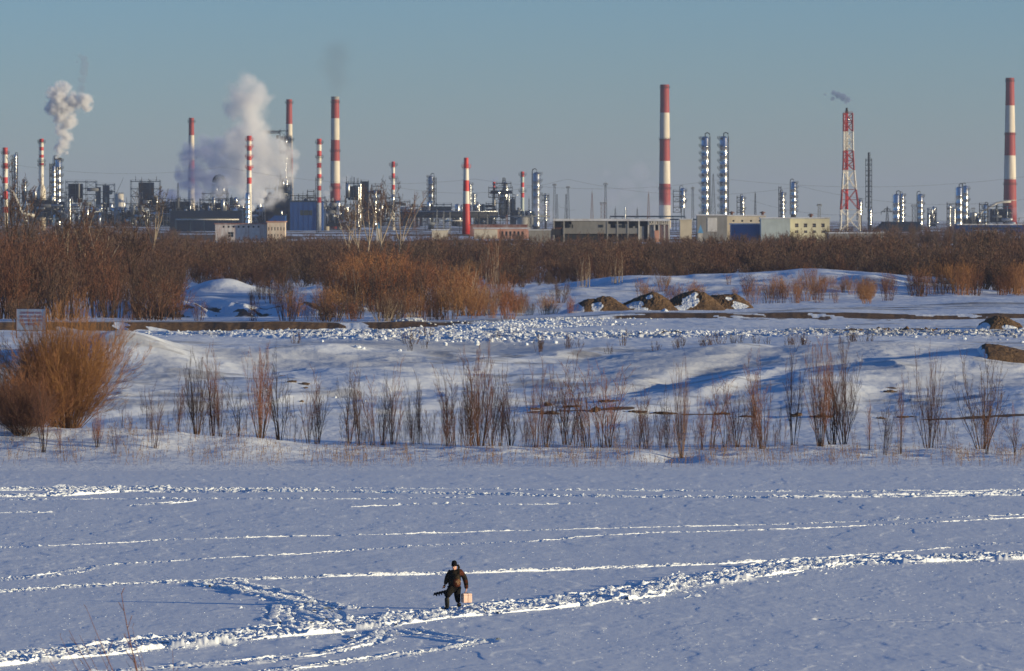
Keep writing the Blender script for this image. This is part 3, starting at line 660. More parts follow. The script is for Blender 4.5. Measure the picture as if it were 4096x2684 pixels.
# ---- shrubs of the middle distance and the thicket
def crown_shrub(seed, h=6.0, n=16, w=0.7, tr=0.02, bs=.2):
    p = Plant(seed); rr = p.r
    for i in range(n):
        a = rr.uniform(0, 2*pi); e = rr.random() ** 0.6
        p.branch((cos(a)*bs*(.3+e), sin(a)*bs*(.3+e), -.3), Vector((cos(a)*w*e, sin(a)*w*e, 1)), h * rr.uniform(.6, 1), 0.05, 0, 2, 6, 0.14, 0.08, 7, 0.6, 0.40, 0.25)
    return p
def far_meshes(name, p, tr=0.016, sr=0.02): return segs_mesh(name + '_stems', p.stem, 3, False, sr), segs_mesh(name + '_twigs', p.twig, 3, True, tr)
PR_MID = [far_meshes('scrub', crown_shrub(400 + i, 5.5, n, w, bs=1.1), 0.010) for i, (n, w) in enumerate([(24, .3), (20, .22), (28, .4), (16, .18)])]
GOLDRED = [M_red, M_gold, M_red, M_twig, M_wood, M_red2]
for i in range(130):     # orange and gold scrub behind the road, centre
    if i < 46: px = rp.uniform(1310, 1890); Y = rp.uniform(545, 612); h = rp.uniform(4.4, 6.6) * (1 - .35 * abs(px - 1600) / 300)
    elif i < 88: px = rp.uniform(1130, 2090); Y = rp.uniform(486, 520); h = rp.uniform(1.5, 3.6)
    else: px = rp.uniform(1000, 2350); Y = rp.uniform(500, 600); h = rp.uniform(1.4, 3.2)
    X = XG(px, Y); z = gz(X, Y); m = rp.choice(GOLDRED)
    make_plant('willow_scrub', PR_MID[rp.randrange(4)], (M_pale if rp.random() < .2 else m, m), (X, Y, z), h / 5.5 * rp.uniform(.8, 1.35), max(1.4, h) / 5.5, rp.uniform(0, 6.28),
               'orange-brown willow scrub behind the snowy road, middle distance', 'shrub', 'orange scrub behind the road')
for px, Y, h, m, lab in ((1150, 492, 3.9, M_gold, 'pale leafless sapling beside the cut bank, left of the orange scrub'),
                         (640, 497, 0, M_twig, ''), (795, 492, 2.2, M_twig, 'vase-shaped dark bush in front of the sunlit cut bank'),
                         (1010, 494, 2.0, M_twig, 'small dark bush at the right end of the sunlit cut bank'),
                         (1967, 640, 6.3, M_pale, 'pale slim tree standing in front of the dark thicket, right of the orange scrub'),
                         (2338, 636, 4.6, M_pale, 'small pale tree behind the first earth mound'),
                         (2470, 638, 4.2, M_pale, 'small pale tree behind the second earth mound')):
    if not lab: continue
    X = XG(px, Y); make_plant('bare_shrub', PR_MID[1 if h > 4 else 2], (m if m is M_pale else M_stem, M_twig), (X, Y, gz(X, Y)), h / 5.5 * .7, h / 5.5, px * 1.0, lab, 'shrub')
for i in range(64):     # tall brown scrub and trees at the left
    px = rp.uniform(-60, 690); Y = rp.uniform(492, 640); h = (rp.uniform(4.5, 8.5) if i < 40 else rp.uniform(1.5, 3.5)) * (1.0 if px < 450 else 0.75)
    X = XG(px, Y); m = rp.choice([M_twig, M_wood, M_wood, M_twig, M_wood, M_gold if h < 3.5 else M_twig])
    make_plant('brown_scrub', PR_MID[rp.randrange(3)], (M_stem, m), (X, Y, gz(X, Y)), h / 5.5 * rp.uniform(.8, 1.2), h / 5.5, rp.uniform(0, 6.28),
               'brown bare scrub behind the sign at the left', 'shrub', 'brown scrub behind the sign')
for i in range(84):     # scrub on and before the right-hand snow ridge
    px = rp.uniform(2480, 3500) if i < 40 else rp.uniform(3000, 3650); Y = rp.uniform(560, 628); h = rp.uniform(1.0, 2.8)
    if i > 58: px = rp.uniform(3640, 4160); Y = rp.uniform(598, 618); h = rp.uniform(2.4, 4.2)
    X = XG(px, Y); m = rp.choice([M_red, M_red, M_twig, M_gold])
    make_plant('ridge_scrub', PR_MID[rp.randrange(4)], (m, m), (X, Y, gz(X, Y)), h / 5.5 * .9, h / 5.5, rp.uniform(0, 6.28),
               'rusty scrub in front of the long snow ridge', 'shrub', 'rusty scrub before the snow ridge')

def make_tree(name, seed, h, lean, loc, mats, label, forks=4, spread=.5, cr=.02, kids=7, group=None):
    p = Plant(seed); rr = p.r; top = Vector((lean * h * .3, 0, h * .3)); prev = Vector((0, 0, -.4)); r = h * 0.022
    trunk = []
    for i in range(1, 5):
        q = Vector((lean * h * .3 * i / 4 + rr.uniform(-.1, .1), rr.uniform(-.1, .1), h * .3 * i / 4)); trunk.append((prev, q, r, r * .88)); prev = q; r *= .88
    for k in range(forks):
        a = 2 * pi * k / forks + rr.uniform(-.4, .4); e = spread * rr.uniform(.5, 1.1)
        p.branch(prev, Vector((cos(a) * e + lean * .4, sin(a) * e, 1)), h * rr.uniform(.55, .75), r * .62, 0, 3, 7, .13, .05, kids, .55, .42, .2)
    tm = segs_mesh('trunk', trunk + [s for s in p.stem if s[2] > .05], 6); limbs = segs_mesh('limbs', p.stem, 5, False, .03); tw = segs_mesh('crown', p.twig, 3, True, cr)
    o = bpy.data.objects.new(name, None); COL.objects.link(o); o.location = loc; setp(o, label, 'tree', group)
    for nm, me, m in (('trunk', tm, mats[0]), ('limbs', limbs, mats[0]), ('crown', tw, mats[1])):
        c = bpy.data.objects.new(nm, me); COL.objects.link(c); c.parent = o; me.materials.append(m)
    return o
for px, top, Y, ln, sd, lab in ((1462, 790, 900, -.35, 1, 'pale-limbed bare poplar leaning left, leftmost of the trees above the thicket'),
                            (1512, 745, 905, .12, 2, 'tallest bare poplar above the thicket, forked low, in front of the dark process block'),
                            (1572, 780, 890, .35, 3, 'bare poplar with pale limbs leaning right beside the tallest one'),
                            (1470, 770, 960, .05, 4, 'dense twiggy tree behind the pale poplars'),
                            (1400, 820, 980, -.05, 5, 'small grey tree left of the poplar group')):
    X = XG(px, Y); z = gz(X, Y); make_tree('poplar_tree', sd, CZ - (top - HR) / F * Y - z, ln, (X, Y, z), (M_pale, M_wood), lab)
for px, top, Y, ln, sd, m, lab in ((38, 700, 700, .05, 21, M_wood, 'dark bare tree at the left edge before the process plant'),
                            (255, 880, 640, .02, 22, M_pale, 'pale straight tree left of the slanting trunks, above the sign'),
                            (330, 860, 620, .08, 23, M_pale, 'pale slanting tree with a long bright trunk, left part'),
                            (405, 900, 600, .10, 24, M_pale, 'second pale slanting tree right of the first'),
                            (530, 900, 560, .02, 25, M_wood, 'brown tree at the right end of the left grove'),
                            (300, 830, 720, .0, 26, M_wood, 'olive-brown broad tree rising over the left grove'),
                            (80, 780, 690, .15, 27, M_wood, 'small crooked tree right of the dark tree at the left edge'),
                            (590, 760, 900, .25, 28, M_pale, 'thin pale tree leaning right before the silver vessels')):
    X = XG(px, Y); z = gz(X, Y); make_tree('bare_tree', sd, CZ - (top - HR) / F * Y - z, ln, (X, Y, z), (m if m is M_pale else M_stem, M_wood), lab, 4, .35)

# the thicket: one mass of bare scrub between the bank and the plant
coll = bpy.data.collections.new('thicket_kinds')
for i, (n, w, hh) in enumerate([(14, .7, 6), (11, .5, 6.5), (16, .9, 5.5), (9, .35, 7), (13, .6, 6), (12, .8, 5)]):
    ms = far_meshes('thicket_kind', crown_shrub(500 + i, hh, n, w), 0.022, 0.03)
    v1 = bpy.data.objects.new('thicket_shrub', ms[0]); ms[0].materials.append(M_wood)
    bm = bmesh.new(); bm.from_mesh(ms[0]); bm.from_mesh(ms[1]); bm.to_mesh(ms[0]); bm.free(); coll.objects.link(v1)
pts = []; rt = random.Random(77)
def thick_front(px): return float(np.interp(px, [-400, 450, 700, 1000, 1500, 2100, 2600, 3650, 3700, 3800, 4500], [640, 640, 655, 655, 650, 652, 690, 690, 660, 622, 615]))
def crown_limit(px, Y, off=0):
    row = float(np.interp(px, [-500, 300, 600, 860, 2200, 2700, 3050, 3400, 3700, 4096], [872, 888, 918, 950, 945, 948, 934, 918, 908, 922])) + off
    return max(.25, (ZG(row, Y) - gz(XG(px, Y), Y)) / 6.3 * rt.uniform(.72, 1.12))
while len(pts) < 2900:
    px = rt.uniform(-520, 4620); f = thick_front(px); Y = f + (1620 - f) * rt.random() ** 1.35
    if Y > 1320 and abs(px - 2300) < 190: continue
    hh = float(fbm(np.array([px * .004]), np.array([Y * .006]), 140, 3)[0])
    pts.append((XG(px, Y), Y, gz(XG(px, Y), Y) - .1, (0.84 + 0.7 * hh) * rt.uniform(.6, 1.25) * (0.72 if Y < f + 25 else 1.0)))
    pts[-1] = pts[-1][:3] + (min(pts[-1][3], crown_limit(px, Y)),)
for _ in range(420):   # scattered belt before the factories, thinner
    px = rt.uniform(-300, 4400); Y = rt.uniform(1650, 2150)
    if 2100 < px < 2700 and rt.random() < .8: continue
    pts.append((XG(px, Y), Y, gz(XG(px, Y), Y) - .1, min(rt.uniform(.7, 1.25), crown_limit(px, Y, -16))))
me = bpy.data.meshes.new('thicket_points'); me.from_pydata([p[:3] for p in pts], [], [])
a = me.attributes.new('size', 'FLOAT', 'POINT'); a.data.foreach_set('value', [p[3] for p in pts])
thk = bpy.data.objects.new('thicket', me); COL.objects.link(thk); setp(thk, 'mass of bare brown scrub filling the plain before the plant', kind='stuff')
ng = bpy.data.node_groups.new('thicket_scatter', 'GeometryNodeTree')
ng.interface.new_socket('Geometry', in_out='INPUT', socket_type='NodeSocketGeometry'); ng.interface.new_socket('Geometry', in_out='OUTPUT', socket_type='NodeSocketGeometry')
gi = ng.nodes.new('NodeGroupInput'); go = ng.nodes.new('NodeGroupOutput'); ip = ng.nodes.new('GeometryNodeInstanceOnPoints')
ci = ng.nodes.new('GeometryNodeCollectionInfo'); ci.inputs['Collection'].default_value = coll; ci.inputs['Separate Children'].default_value = True; ci.inputs['Reset Children'].default_value = True
ip.inputs['Pick Instance'].default_value = True
na = ng.nodes.new('GeometryNodeInputNamedAttribute'); na.data_type = 'FLOAT'; na.inputs['Name'].default_value = 'size'
rv = ng.nodes.new('FunctionNodeRandomValue'); rv.data_type = 'FLOAT'; rv.inputs[2].default_value = 0; rv.inputs[3].default_value = 6.28
cx = ng.nodes.new('ShaderNodeCombineXYZ'); ri = ng.nodes.new('FunctionNodeRandomValue'); ri.data_type = 'INT'; ri.inputs[4].default_value = 0; ri.inputs[5].default_value = 5; ri.inputs['Seed'].default_value = 5
L = ng.links.new
L(gi.outputs[0], ip.inputs['Points']); L(ci.outputs[0], ip.inputs['Instance']); L(na.outputs[0], ip.inputs['Scale']); L(rv.outputs[1], cx.inputs[2]); L(cx.outputs[0], ip.inputs['Rotation'])
L(ri.outputs[2], ip.inputs['Instance Index']); L(ip.outputs[0], go.inputs[0])
md = thk.modifiers.new('scatter', 'NODES'); md.node_group = ng

# twigs of a bush on the near bank, out of focus at the lower left
pn = Plant(900)
def twig_to(p, a, b, r):
    a = Vector(a); b = Vector(b); prev = a; n = 14; rr = p.r; bow = Vector((rr.uniform(.05, .14), 0, 0)) * (b - a).length
    for i in range(1, n + 1):
        t = i / n; q = a.lerp(b, t) - bow * (4 * t * (1 - t)) * 0.35; p.stem.append((prev, q, r * (1 - .8 * (i-1) / n), r * (1 - .8 * i / n)))
        if i > 4 and rr.random() < .55:
            d = (q - prev).normalized() * .8 + Vector((rr.choice([-1, 1]) * .55, rr.uniform(-.3, .3), .2)); s0 = q.copy(); L_ = rr.uniform(.25, .8) * (1.15 - t)
            for _ in range(3): e = s0 + d * L_ / 3; p.twig.append((s0, e, r * .32, r * .2)); s0 = e; d = d + Vector((rr.uniform(-.15, .15), 0, .12))
        prev = q
Yn = 82.0; root = P(860, 3300, Yn); root.z = gz(root.x, Yn) - .1
for (px, py), r in (((486, 2375), .013), ((345, 2430), .009), ((275, 2520), .009), ((240, 2545), .007), ((318, 2540), .007), ((530, 2510), .007), ((170, 2590), .007), ((690, 2600), .007), ((560, 2600), .006), ((380, 2560), .007), ((500, 2530), .006)):
    b = P(px, py, Yn + pn.r.uniform(-1.5, 1.5)); twig_to(pn, (root.x + (b.x - root.x) * .12, Yn + pn.r.uniform(-.4, .4), root.z), b, r * 1.9)
pmn = (segs_mesh('near_stems', pn.stem, 6), segs_mesh('near_twigs', pn.twig, 4))
o = make_plant('near_bush', pmn, (M_twig, M_twig), (0, 0, 0), 1, 1, 0, 'reddish bare twigs of a bush on the near bank at the lower left', 'bush')
# ------------------------------------------------------------------ kit for the refinery
M_red_p = mat_simple('red_paint', (0.56, 0.030, 0.030), 0.55, dirt=(0.16, 0.02, 0.02), dirt_amt=0.5, scale=.15)
M_white_p = mat_simple('white_paint', (0.74, 0.70, 0.62), 0.55, dirt=(0.42, 0.34, 0.24), dirt_amt=0.55, scale=.15, var=.08)
M_oldred = mat_simple('old_red_paint', (0.32, 0.042, 0.042), 0.65, dirt=(0.15, 0.03, 0.03), dirt_amt=0.5, scale=.12)
M_oldwhite = mat_simple('old_white_paint', (0.66, 0.60, 0.50), 0.65, dirt=(0.36, 0.27, 0.18), dirt_amt=0.6, scale=.12, var=.08)
M_conc = mat_simple('weathered_concrete', (0.30, 0.29, 0.27), 0.85, dirt=(0.15, 0.14, 0.13), dirt_amt=0.5, scale=.5)
M_dsteel = mat_simple('dark_steel', (0.022, 0.028, 0.038), 0.8, spec=.15, dirt=(0.09, 0.06, 0.05), dirt_amt=0.3, scale=.5)
M_bsteel = mat_simple('blue_steel', (0.012, 0.03, 0.065), 0.8, spec=.15, dirt=(0.015, 0.03, 0.05), dirt_amt=0.4, scale=.4)
M_gsteel = mat_simple('grey_steel', (0.18, 0.19, 0.20), 0.55, dirt=(0.10, 0.09, 0.08), dirt_amt=0.4, scale=.5)
M_silver = mat_simple('insulation_metal', (0.62, 0.61, 0.60), 0.24, 1.0, var=.10, dirt=(0.25, 0.25, 0.26), dirt_amt=0.25, scale=.35)
M_silver2 = mat_simple('dull_insulation_metal', (0.42, 0.44, 0.47), 0.34, 0.9, var=.15, dirt=(0.20, 0.2, 0.2), dirt_amt=0.4, scale=.35)
M_blueshed = mat_simple('blue_shed_sheet', (0.010, 0.052, 0.20), 0.7, spec=.15, dirt=(0.01, 0.035, 0.10), dirt_amt=0.4, scale=.1)
M_navy = mat_simple('navy_cladding', (0.010, 0.022, 0.055), 0.85, spec=.08, dirt=(0.01, 0.015, 0.03), dirt_amt=0.4, scale=.1)
M_rust = mat_simple('rusty_steel', (0.16, 0.07, 0.04), 0.8, dirt=(0.08, 0.04, 0.03), dirt_amt=0.4, scale=.6)
M_black = mat_simple('sooty_metal', (0.012, 0.012, 0.014), 0.7)
M_glassdark = mat_simple('dark_window', (0.02, 0.025, 0.03), 0.2, spec=.5)
M_duct = mat_simple('pale_duct', (0.55, 0.52, 0.46), 0.55, dirt=(0.3, 0.25, 0.2), dirt_amt=0.4, scale=.3)
M_orange = mat_simple('orange_steel', (0.42, 0.13, 0.05), 0.6)

GZ = {}
def gfar(Y): 
    k = int(Y)
    if k not in GZ: GZ[k] = float(np.interp(Y, [760, 1500, 2200, 3000, 30000], [5.8, 6.0, 8.3, 8.3, 8.3])) - 0.4
    return GZ[k]
def root_at(name, label, cat, px, Y, group=None):
    return thing(name, label, cat, (XG(px, Y), Y, gfar(Y)), group)
class Loc:
    """local frame of a thing standing at column px, depth Y: photo pixels -> local metres"""
    def __init__(s, px, Y): s.px = px; s.Y = Y; s.k = Y / F; s.g = gfar(Y)
    def x(s, px): return (px - s.px) * s.k
    def z(s, py): return CZ - (py - HR) * s.k - s.g
    def w(s, n): return n * s.k

def ring(mb, r0, r1, z, n=20, rail=1.1, mi=0, a0=0.0, a1=2*pi, thick=.12, posts=8):
    """a gallery: annular deck with two rails and posts"""
    k = max(3, int(n * (a1 - a0) / (2*pi)))
    vs = []; fs = []
    for i in range(k + 1):
        a = a0 + (a1 - a0) * i / k
        for r, zz in ((r0, z), (r1, z), (r1, z + thick), (r0, z + thick)): vs.append((r*cos(a), r*sin(a), zz))
    for i in range(k):
        for j in range(4): fs.append((i*4+j, i*4+(j+1) % 4, (i+1)*4+(j+1) % 4, (i+1)*4+j))
    mb.add(vs, fs, mi)
    for hz_ in (rail, rail * .55):
        pts = [(r1*cos(a0+(a1-a0)*i/k), r1*sin(a0+(a1-a0)*i/k), z + hz_) for i in range(k + 1)]
        mb.tube(pts, .05, 4, mi, False, False)
    for i in range(posts + 1):
        a = a0 + (a1-a0)*i/posts; mb.bar((r1*cos(a), r1*sin(a), z), (r1*cos(a), r1*sin(a), z+rail), .08, mi)
        mb.bar((r1*cos(a)*.98, r1*sin(a)*.98, z), (r0*cos(a), r0*sin(a), z - (r1-r0)*.9), .1, mi)

def ladder(mb, x, y, z0, z1, w=.7, mi=0, cage=True):
    for s in (-1, 1): mb.bar((x, y + s*w/2, z0), (x, y + s*w/2, z1), .09, mi)
    z = z0
    while z < z1: mb.bar((x, y - w/2, z), (x, y + w/2, z), .05, mi); z += 1.0
    if cage:
        z = z0 + 2
        while z < z1:
            mb.tube([(x - .75*sin(t), y + .4*cos(t), z) for t in np.linspace(0, pi, 5)], .04, 3, mi, False, False); z += 2.2

def chimney(px, top, Y, wt, wb, bands, galleries, label, old=False, wide_gal=1.0, cap=None, ladder_side=True, flare=None, base_row=None, name='striped_chimney', side_frame=None, gcol=None):
    """bands: list of (row where the band ends, 'r'|'w'|'g'|'k'); wt, wb: widths in px at the top and at base_row"""
    L_ = Loc(px, Y); o = root_at(name, label, 'chimney', px, Y, 'red and white chimneys of the plant')
    mats = [M_oldred if old else M_red_p, M_oldwhite if old else M_white_p, M_conc, M_black, mat_pgreen()]
    key = {'r': 0, 'w': 1, 'g': 2, 'k': 3, 'p': 4}
    base_row = base_row or 900; zt = L_.z(top); zb = L_.z(base_row)
    rad = lambda z: L_.w(wt/2 + (wb/2 - wt/2) * min(1.6, max(0, (zt - z) / (zt - zb))))
    rows = [top] + [b[0] for b in bands]; prof = []; mis = []
    for i, b in enumerate(bands):
        z0 = L_.z(rows[i]); z1 = max(0.0, L_.z(rows[i+1])); n = max(1, int((z0 - z1) / 6))
        for k in range(n): prof.append((rad(z0 + (z1 - z0) * k / n), z0 + (z1 - z0) * k / n)); mis.append(key[b[1]])
    prof.append((rad(z1), z1))
    if z1 > 0.5: prof.append((rad(0), 0.0)); mis.append(mis[-1])
    mb = MB(); mb.lathe(prof, 32, mis=mis)
    r = rad(zt); mb.lathe([(r*.86, zt-2.5), (r*.86, zt+.15), (r*1.03, zt+.15), (r*1.05, zt-.5), (r, zt-.6)], 32, mi=key[cap or bands[0][1]])
    mb.build('shaft', mats, o)
    for g in galleries:
        z = L_.z(g); q = MB(); rr = rad(z); ring(q, rr, rr + max(1.1, rr*.55) * wide_gal, z, 24, 1.3, 0, thick=.2, posts=12)
        q.build('gallery', mats[0] if gcol == 'r' else M_dsteel, o)
    if ladder_side:
        q = MB(); zz = 1.0; x = -rad(0) - .3
        zs = [0.5] + sorted(L_.z(g) for g in galleries) + [zt]
        for a, b in zip(zs[:-1], zs[1:]): ladder(q, -rad(b) * .93 - .35, -rad(b) * .42, a, b, cage=True)
        q.build('ladder', M_dsteel, o)
    if flare:
        q = MB(); z0 = L_.z(flare[0]); q.lathe([(rad(z0)*1.02, z0), (L_.w(flare[1]/2), L_.z(flare[2])), (L_.w(flare[1]/2), 0)], 28); q.build('plinth', M_oldwhite, o)
    if side_frame:
        x0, x1, r0, r1 = side_frame; q = MB(); a, b = L_.x(x0), L_.x(x1); z0, z1 = L_.z(r1), L_.z(r0)
        for xx in (a, b):
            for yy in (-1.2, 1.2): q.bar((xx, yy, max(0, z0)), (xx, yy, z1), .22)
        z = z0; i = 0
        while z < z1:
            q.bar((a, -1.2, z), (b, -1.2, z), .15); q.bar((a, -1.2, z), (b, -1.2, min(z1, z+3.0)), .12) if i % 2 else q.bar((b, -1.2, z), (a, -1.2, min(z1, z+3.0)), .12); z += 3.0; i += 1
        q.build('stair_frame', M_dsteel, o)
    return o
_pg = []
def mat_pgreen():
    if not _pg: _pg.append(mat_simple('pale_green_paint', (0.42, 0.47, 0.42), .6, dirt=(.25, .25, .2), dirt_amt=.4, scale=.15))
    return _pg[0]

def column(px, top, base, Y, w, label, plats=6, side=-1, frame=None, pipes=1, mat=None, skirt=True, name='distillation_column', halves=None, gap=None, cat='column'):
    """steel column: banded shell with domed top, side platforms, ladder, overhead pipe"""
    mat = mat or M_silver; L_ = Loc(px, Y); o = root_at(name, label, cat, px, Y)
    r = L_.w(w/2); zt = L_.z(top); zb = L_.z(base); H = zt - zb
    prof = []; n = max(3, int(H / (r * 2.2))); dome = r * .55
    prof.append((r*.02, zt)); prof.append((r*.5, zt - dome*.15)); prof.append((r*.85, zt - dome*.5)); prof.append((r, zt - dome))
    for i in range(n):
        z = zt - dome - (H - dome) * (i + 1) / n; prof += [(r, z + .35), (r*1.012, z + .3), (r*1.012, z + .05), (r, z)]
    mb = MB(); mb.lathe(prof, 36); mb.build('shell', mat, o)
    if zb > 1.0:
        q = MB(); q.lathe([(r*.98, zb), (r*.98, max(0, zb*.35)), (r*1.15, 0)], 28) if skirt else [q.bar((r*.8*cos(a), r*.8*sin(a), 0), (r*.8*cos(a), r*.8*sin(a), zb), .5) for a in (.8, 2.3, 3.9, 5.5)]
        q.build('skirt', M_dsteel, o)
    if plats:
        for i in range(plats):
            z = zb + H * (i + .7) / plats; q = MB(); c = pi if side < 0 else 0.0
            ring(q, r*1.01, r + max(1.3, r*.75), z, 16, 1.2, 0, c - 1.25, c + 1.25, .16, 6); q.build('platform', M_dsteel, o)
    q = MB(); ladder(q, side * (r + .45), -r*.25, max(0, zb), zt, cage=True); q.build('ladder', M_dsteel, o)
    for k in range(pipes):
        q = MB(); a = 1 if side < 0 else -1; rp_ = max(.22, r*.14)
        x = a * (r + rp_*1.6 + k*rp_*3)
        q.tube([(0, 0, zt - .3), (0, 0, zt + r*.7), (x*.4, -r*.2, zt + r*.95), (x*.9, -r*.3, zt + r*.7), (x, -r*.3, zt - r*.3), (x, -r*.3, max(0.5, zb))], rp_, 8)
        q.build('overhead_pipe', M_silver2 if k else M_dsteel, o)
    if frame:
        x0, x1, ft, fb = frame; lattice_frame(o, L_, x0, x1, ft, fb, r*1.2, bay=3.5)
    return o

def lattice_frame(o, L_, x0, x1, top, base, dep, bay=4.0, mat=None, name='frame', decks=True):
    q = MB(); a, b = L_.x(x0), L_.x(x1); z1 = L_.z(top); z0 = max(0, L_.z(base)); nx = max(1, int(round((b - a) / 5.5)))
    xs = [a + (b - a) * i / nx for i in range(nx + 1)]; nz = max(1, int(round((z1 - z0) / bay))); t = .32
    for x in xs:
        for y in (-dep, dep): q.bar((x, y, z0), (x, y, z1 + 1.0), t)
    for j in range(nz + 1):
        z = z0 + (z1 - z0) * j / nz
        for y in (-dep, dep): q.bar((a, y, z), (b, y, z), t*.9)
        for x in xs: q.bar((x, -dep, z), (x, dep, z), t*.8)
        if decks and j: q.box(a, b, -dep*.95, dep*.95, z + .18, z + .30)
        if j:
            q.bar((a, -dep, z + 1.2), (b, -dep, z + 1.2), .09)
    for i in range(nx):
        for j in range(nz):
            if (i + j) % 2 == 0:
                za = z0 + (z1-z0)*j/nz; zb = z0 + (z1-z0)*(j+1)/nz
                q.bar((xs[i], -dep, za), (xs[i+1], -dep, zb), t*.6); q.bar((xs[i+1], -dep, za), (xs[i], -dep, zb), t*.6)
    return q.build(name, mat or M_dsteel, o)

def process_unit(px0, px1, top, base, Y, label, seed=0, mat=None, solid=None, vessels=4, posts=0, dep=None, bay=4.2, shiny=.5, cat='process unit', name='process_unit', foot=True):
    """open steel structure with decks, exchangers, drums and pipes in it"""
    rr = random.Random(seed); px = (px0 + px1) / 2; L_ = Loc(px, Y); o = root_at(name, label, cat, px, Y, None)
    dep = dep or max(3.0, L_.w(px1 - px0) * .28); base_r = base
    lattice_frame(o, L_, px0, px1, top, base_r, dep, bay, mat)
    a, b = L_.x(px0), L_.x(px1); z1 = L_.z(top); z0 = max(0, L_.z(base))
    if solid is None and base >= 900 and top > 800 and px1 - px0 > 20: solid = [(px0 + 2, px1 - 2, top + (base - top) * .22, base)]
    if solid:
        q = MB()
        for (sx0, sx1, st, sb) in solid:
            q.box(L_.x(sx0), L_.x(sx1), -dep*.8, dep*.8, max(0, L_.z(sb)), L_.z(st))
            for zz in np.arange(max(0, L_.z(sb)) + 1, L_.z(st), 2.2): q.box(L_.x(sx0) - .1, L_.x(sx1) + .1, -dep*.8 - .12, -dep*.8 + .05, zz, zz + .15)
        q.build('cladding', M_navy, o)
    for i in range(vessels):
        q = MB(); m = rr.choice([M_silver, M_silver2, M_silver2, M_gsteel, M_dsteel]) if rr.random() < shiny + .3 else M_bsteel
        x = rr.uniform(a + 1, b - 1); z = z0 + (z1 - z0) * rr.uniform(.02, .85); r = rr.uniform(.7, 1.5)
        if rr.random() < .55:
            h = rr.uniform(4, 11); h = min(h, (z1 - z) + 2)
            q.lathe([(r*.1, h), (r*.7, h - r*.2), (r, h - r*.6), (r, 0), (r*.5, -.3)], 14, (x, -dep - .2 + rr.uniform(0, 1.5), z)); q.build('vessel', m, o)
        else:
            l = rr.uniform(3, 7); y = -dep + rr.uniform(0, 1.4)
            q.tube([(x - l/2 - .35, y, z+r), (x - l/2, y, z+r), (x + l/2, y, z+r), (x + l/2 + .35, y, z+r)], [r*.5, r, r, r*.5], 14)
            q.box(x - l*.3, x - l*.22, y - r*.6, y + r*.6, z - .3, z + r); q.box(x + l*.22, x + l*.3, y - r*.6, y + r*.6, z - .3, z + r); q.build('drum', m, o)
    q = MB()
    for i in range(max(3, vessels)):
        x = rr.uniform(a, b); y = -dep - rr.uniform(.2, .8); za = z0 + (z1-z0)*rr.uniform(0, .4); zb = za + rr.uniform(3, 12); x2 = x + rr.uniform(-6, 6); x2 = min(b, max(a, x2)); zb = min(zb, z1 + 1.5)
        q.tube([(x, y, za), (x, y, zb), (x2, y, zb), (x2, y, max(z0, zb - rr.uniform(1, 5)))], rr.uniform(.14, .32), 6)
    q.build('pipes', M_silver2, o)
    if posts:
        q = MB()
        for i in range(posts):
            x = a + (b - a) * (i + .5) / posts + rr.uniform(-.5, .5); q.tube([(x, rr.uniform(-dep, dep), z1), (x, rr.uniform(-dep, dep), z1 + rr.uniform(1.5, 5))], [.22, .12], 5)
        q.build('vent_stacks', M_dsteel, o)
    return o

def mast(px, top, base, Y, wt, wb, label, head=None, spike=8, mat=None, name='lattice_mast', mid=None, bay=1.0, arms=None, cat='mast', group='lattice masts of the plant'):
    """four-legged lattice mast; head=(width px, height px) adds a lamp platform"""
    mat = mat or M_dsteel; L_ = Loc(px, Y); o = root_at(name, label, cat, px, Y, group)
    zt = L_.z(top); z = 0.0; q = MB(); ht = L_.w(wt/2); hb = L_.w(wb/2); zb = max(0.0, L_.z(base)); t = max(.14, L_.w(.9))
    hw = lambda z: ht + (hb - ht) * max(0, (zt - z)) / (zt - zb)
    lv = [0.0]
    while lv[-1] < zt - .5: lv.append(min(zt, lv[-1] + max(1.6, hw(lv[-1]) * 2.0 * bay)))
    for za, zc in zip(lv[:-1], lv[1:]):
        a, b = hw(za), hw(zc)
        cs = lambda h, zz: [(-h, -h, zz), (h, -h, zz), (h, h, zz), (-h, h, zz)]
        A, B = cs(a, za), cs(b, zc)
        for i in range(4):
            j = (i + 1) % 4; q.bar(A[i], B[i], t*1.2); q.bar(A[i], B[j], t*.65); q.bar(A[j], B[i], t*.65); q.bar(B[i], B[j], t*.65)
    q.build('lattice', mat, o)
    if spike: q = MB(); q.tube([(0, 0, zt), (0, 0, zt + L_.w(spike))], [.12, .04], 5); q.build('lightning_rod', mat, o)
    for hd in ([head] if head else []) + ([mid] if mid else []):
        q = MB(); w = L_.w(hd[0]/2); h = L_.w(hd[1]); z0 = zt if hd is head else L_.z(hd[2])
        q.box(-w, w, -w, w, z0 - .15, z0); 
        for s in (-1, 1):
            for u in (-1, 1): q.bar((s*w, u*w, z0), (s*w, u*w, z0 + h), .14)
            q.bar((-w, s*w, z0 + h), (w, s*w, z0 + h), .14); q.bar((s*w, -w, z0 + h), (s*w, w, z0 + h), .14); q.bar((-w, s*w, z0 + h*.5), (w, s*w, z0 + h*.5), .12)
        q.build('lamp_platform', mat, o)
        for s in (-.6, .1, .7):
            q = MB(); q.lathe([(.15, .5), (.35, .3), (.4, -.1), (.3, -.25)], 10, (s*w, -w - .15, z0 + h*.7)); q.build('floodlight', M_gsteel, o)
    if arms:
        q = MB()
        for (row, half) in arms:
            z = L_.z(row); w = L_.w(half)
            q.bar((-w, 0, z), (w, 0, z), .22); q.bar((-w, 0, z), (0, 0, z + w*.28), .16); q.bar((w, 0, z), (0, 0, z + w*.28), .16)
            for s in (-1, 1):
                q.tube([(s*w, 0, z), (s*w, 0, z - 1.6)], .12, 5)
        q.build('crossarm', mat, o)
    return o

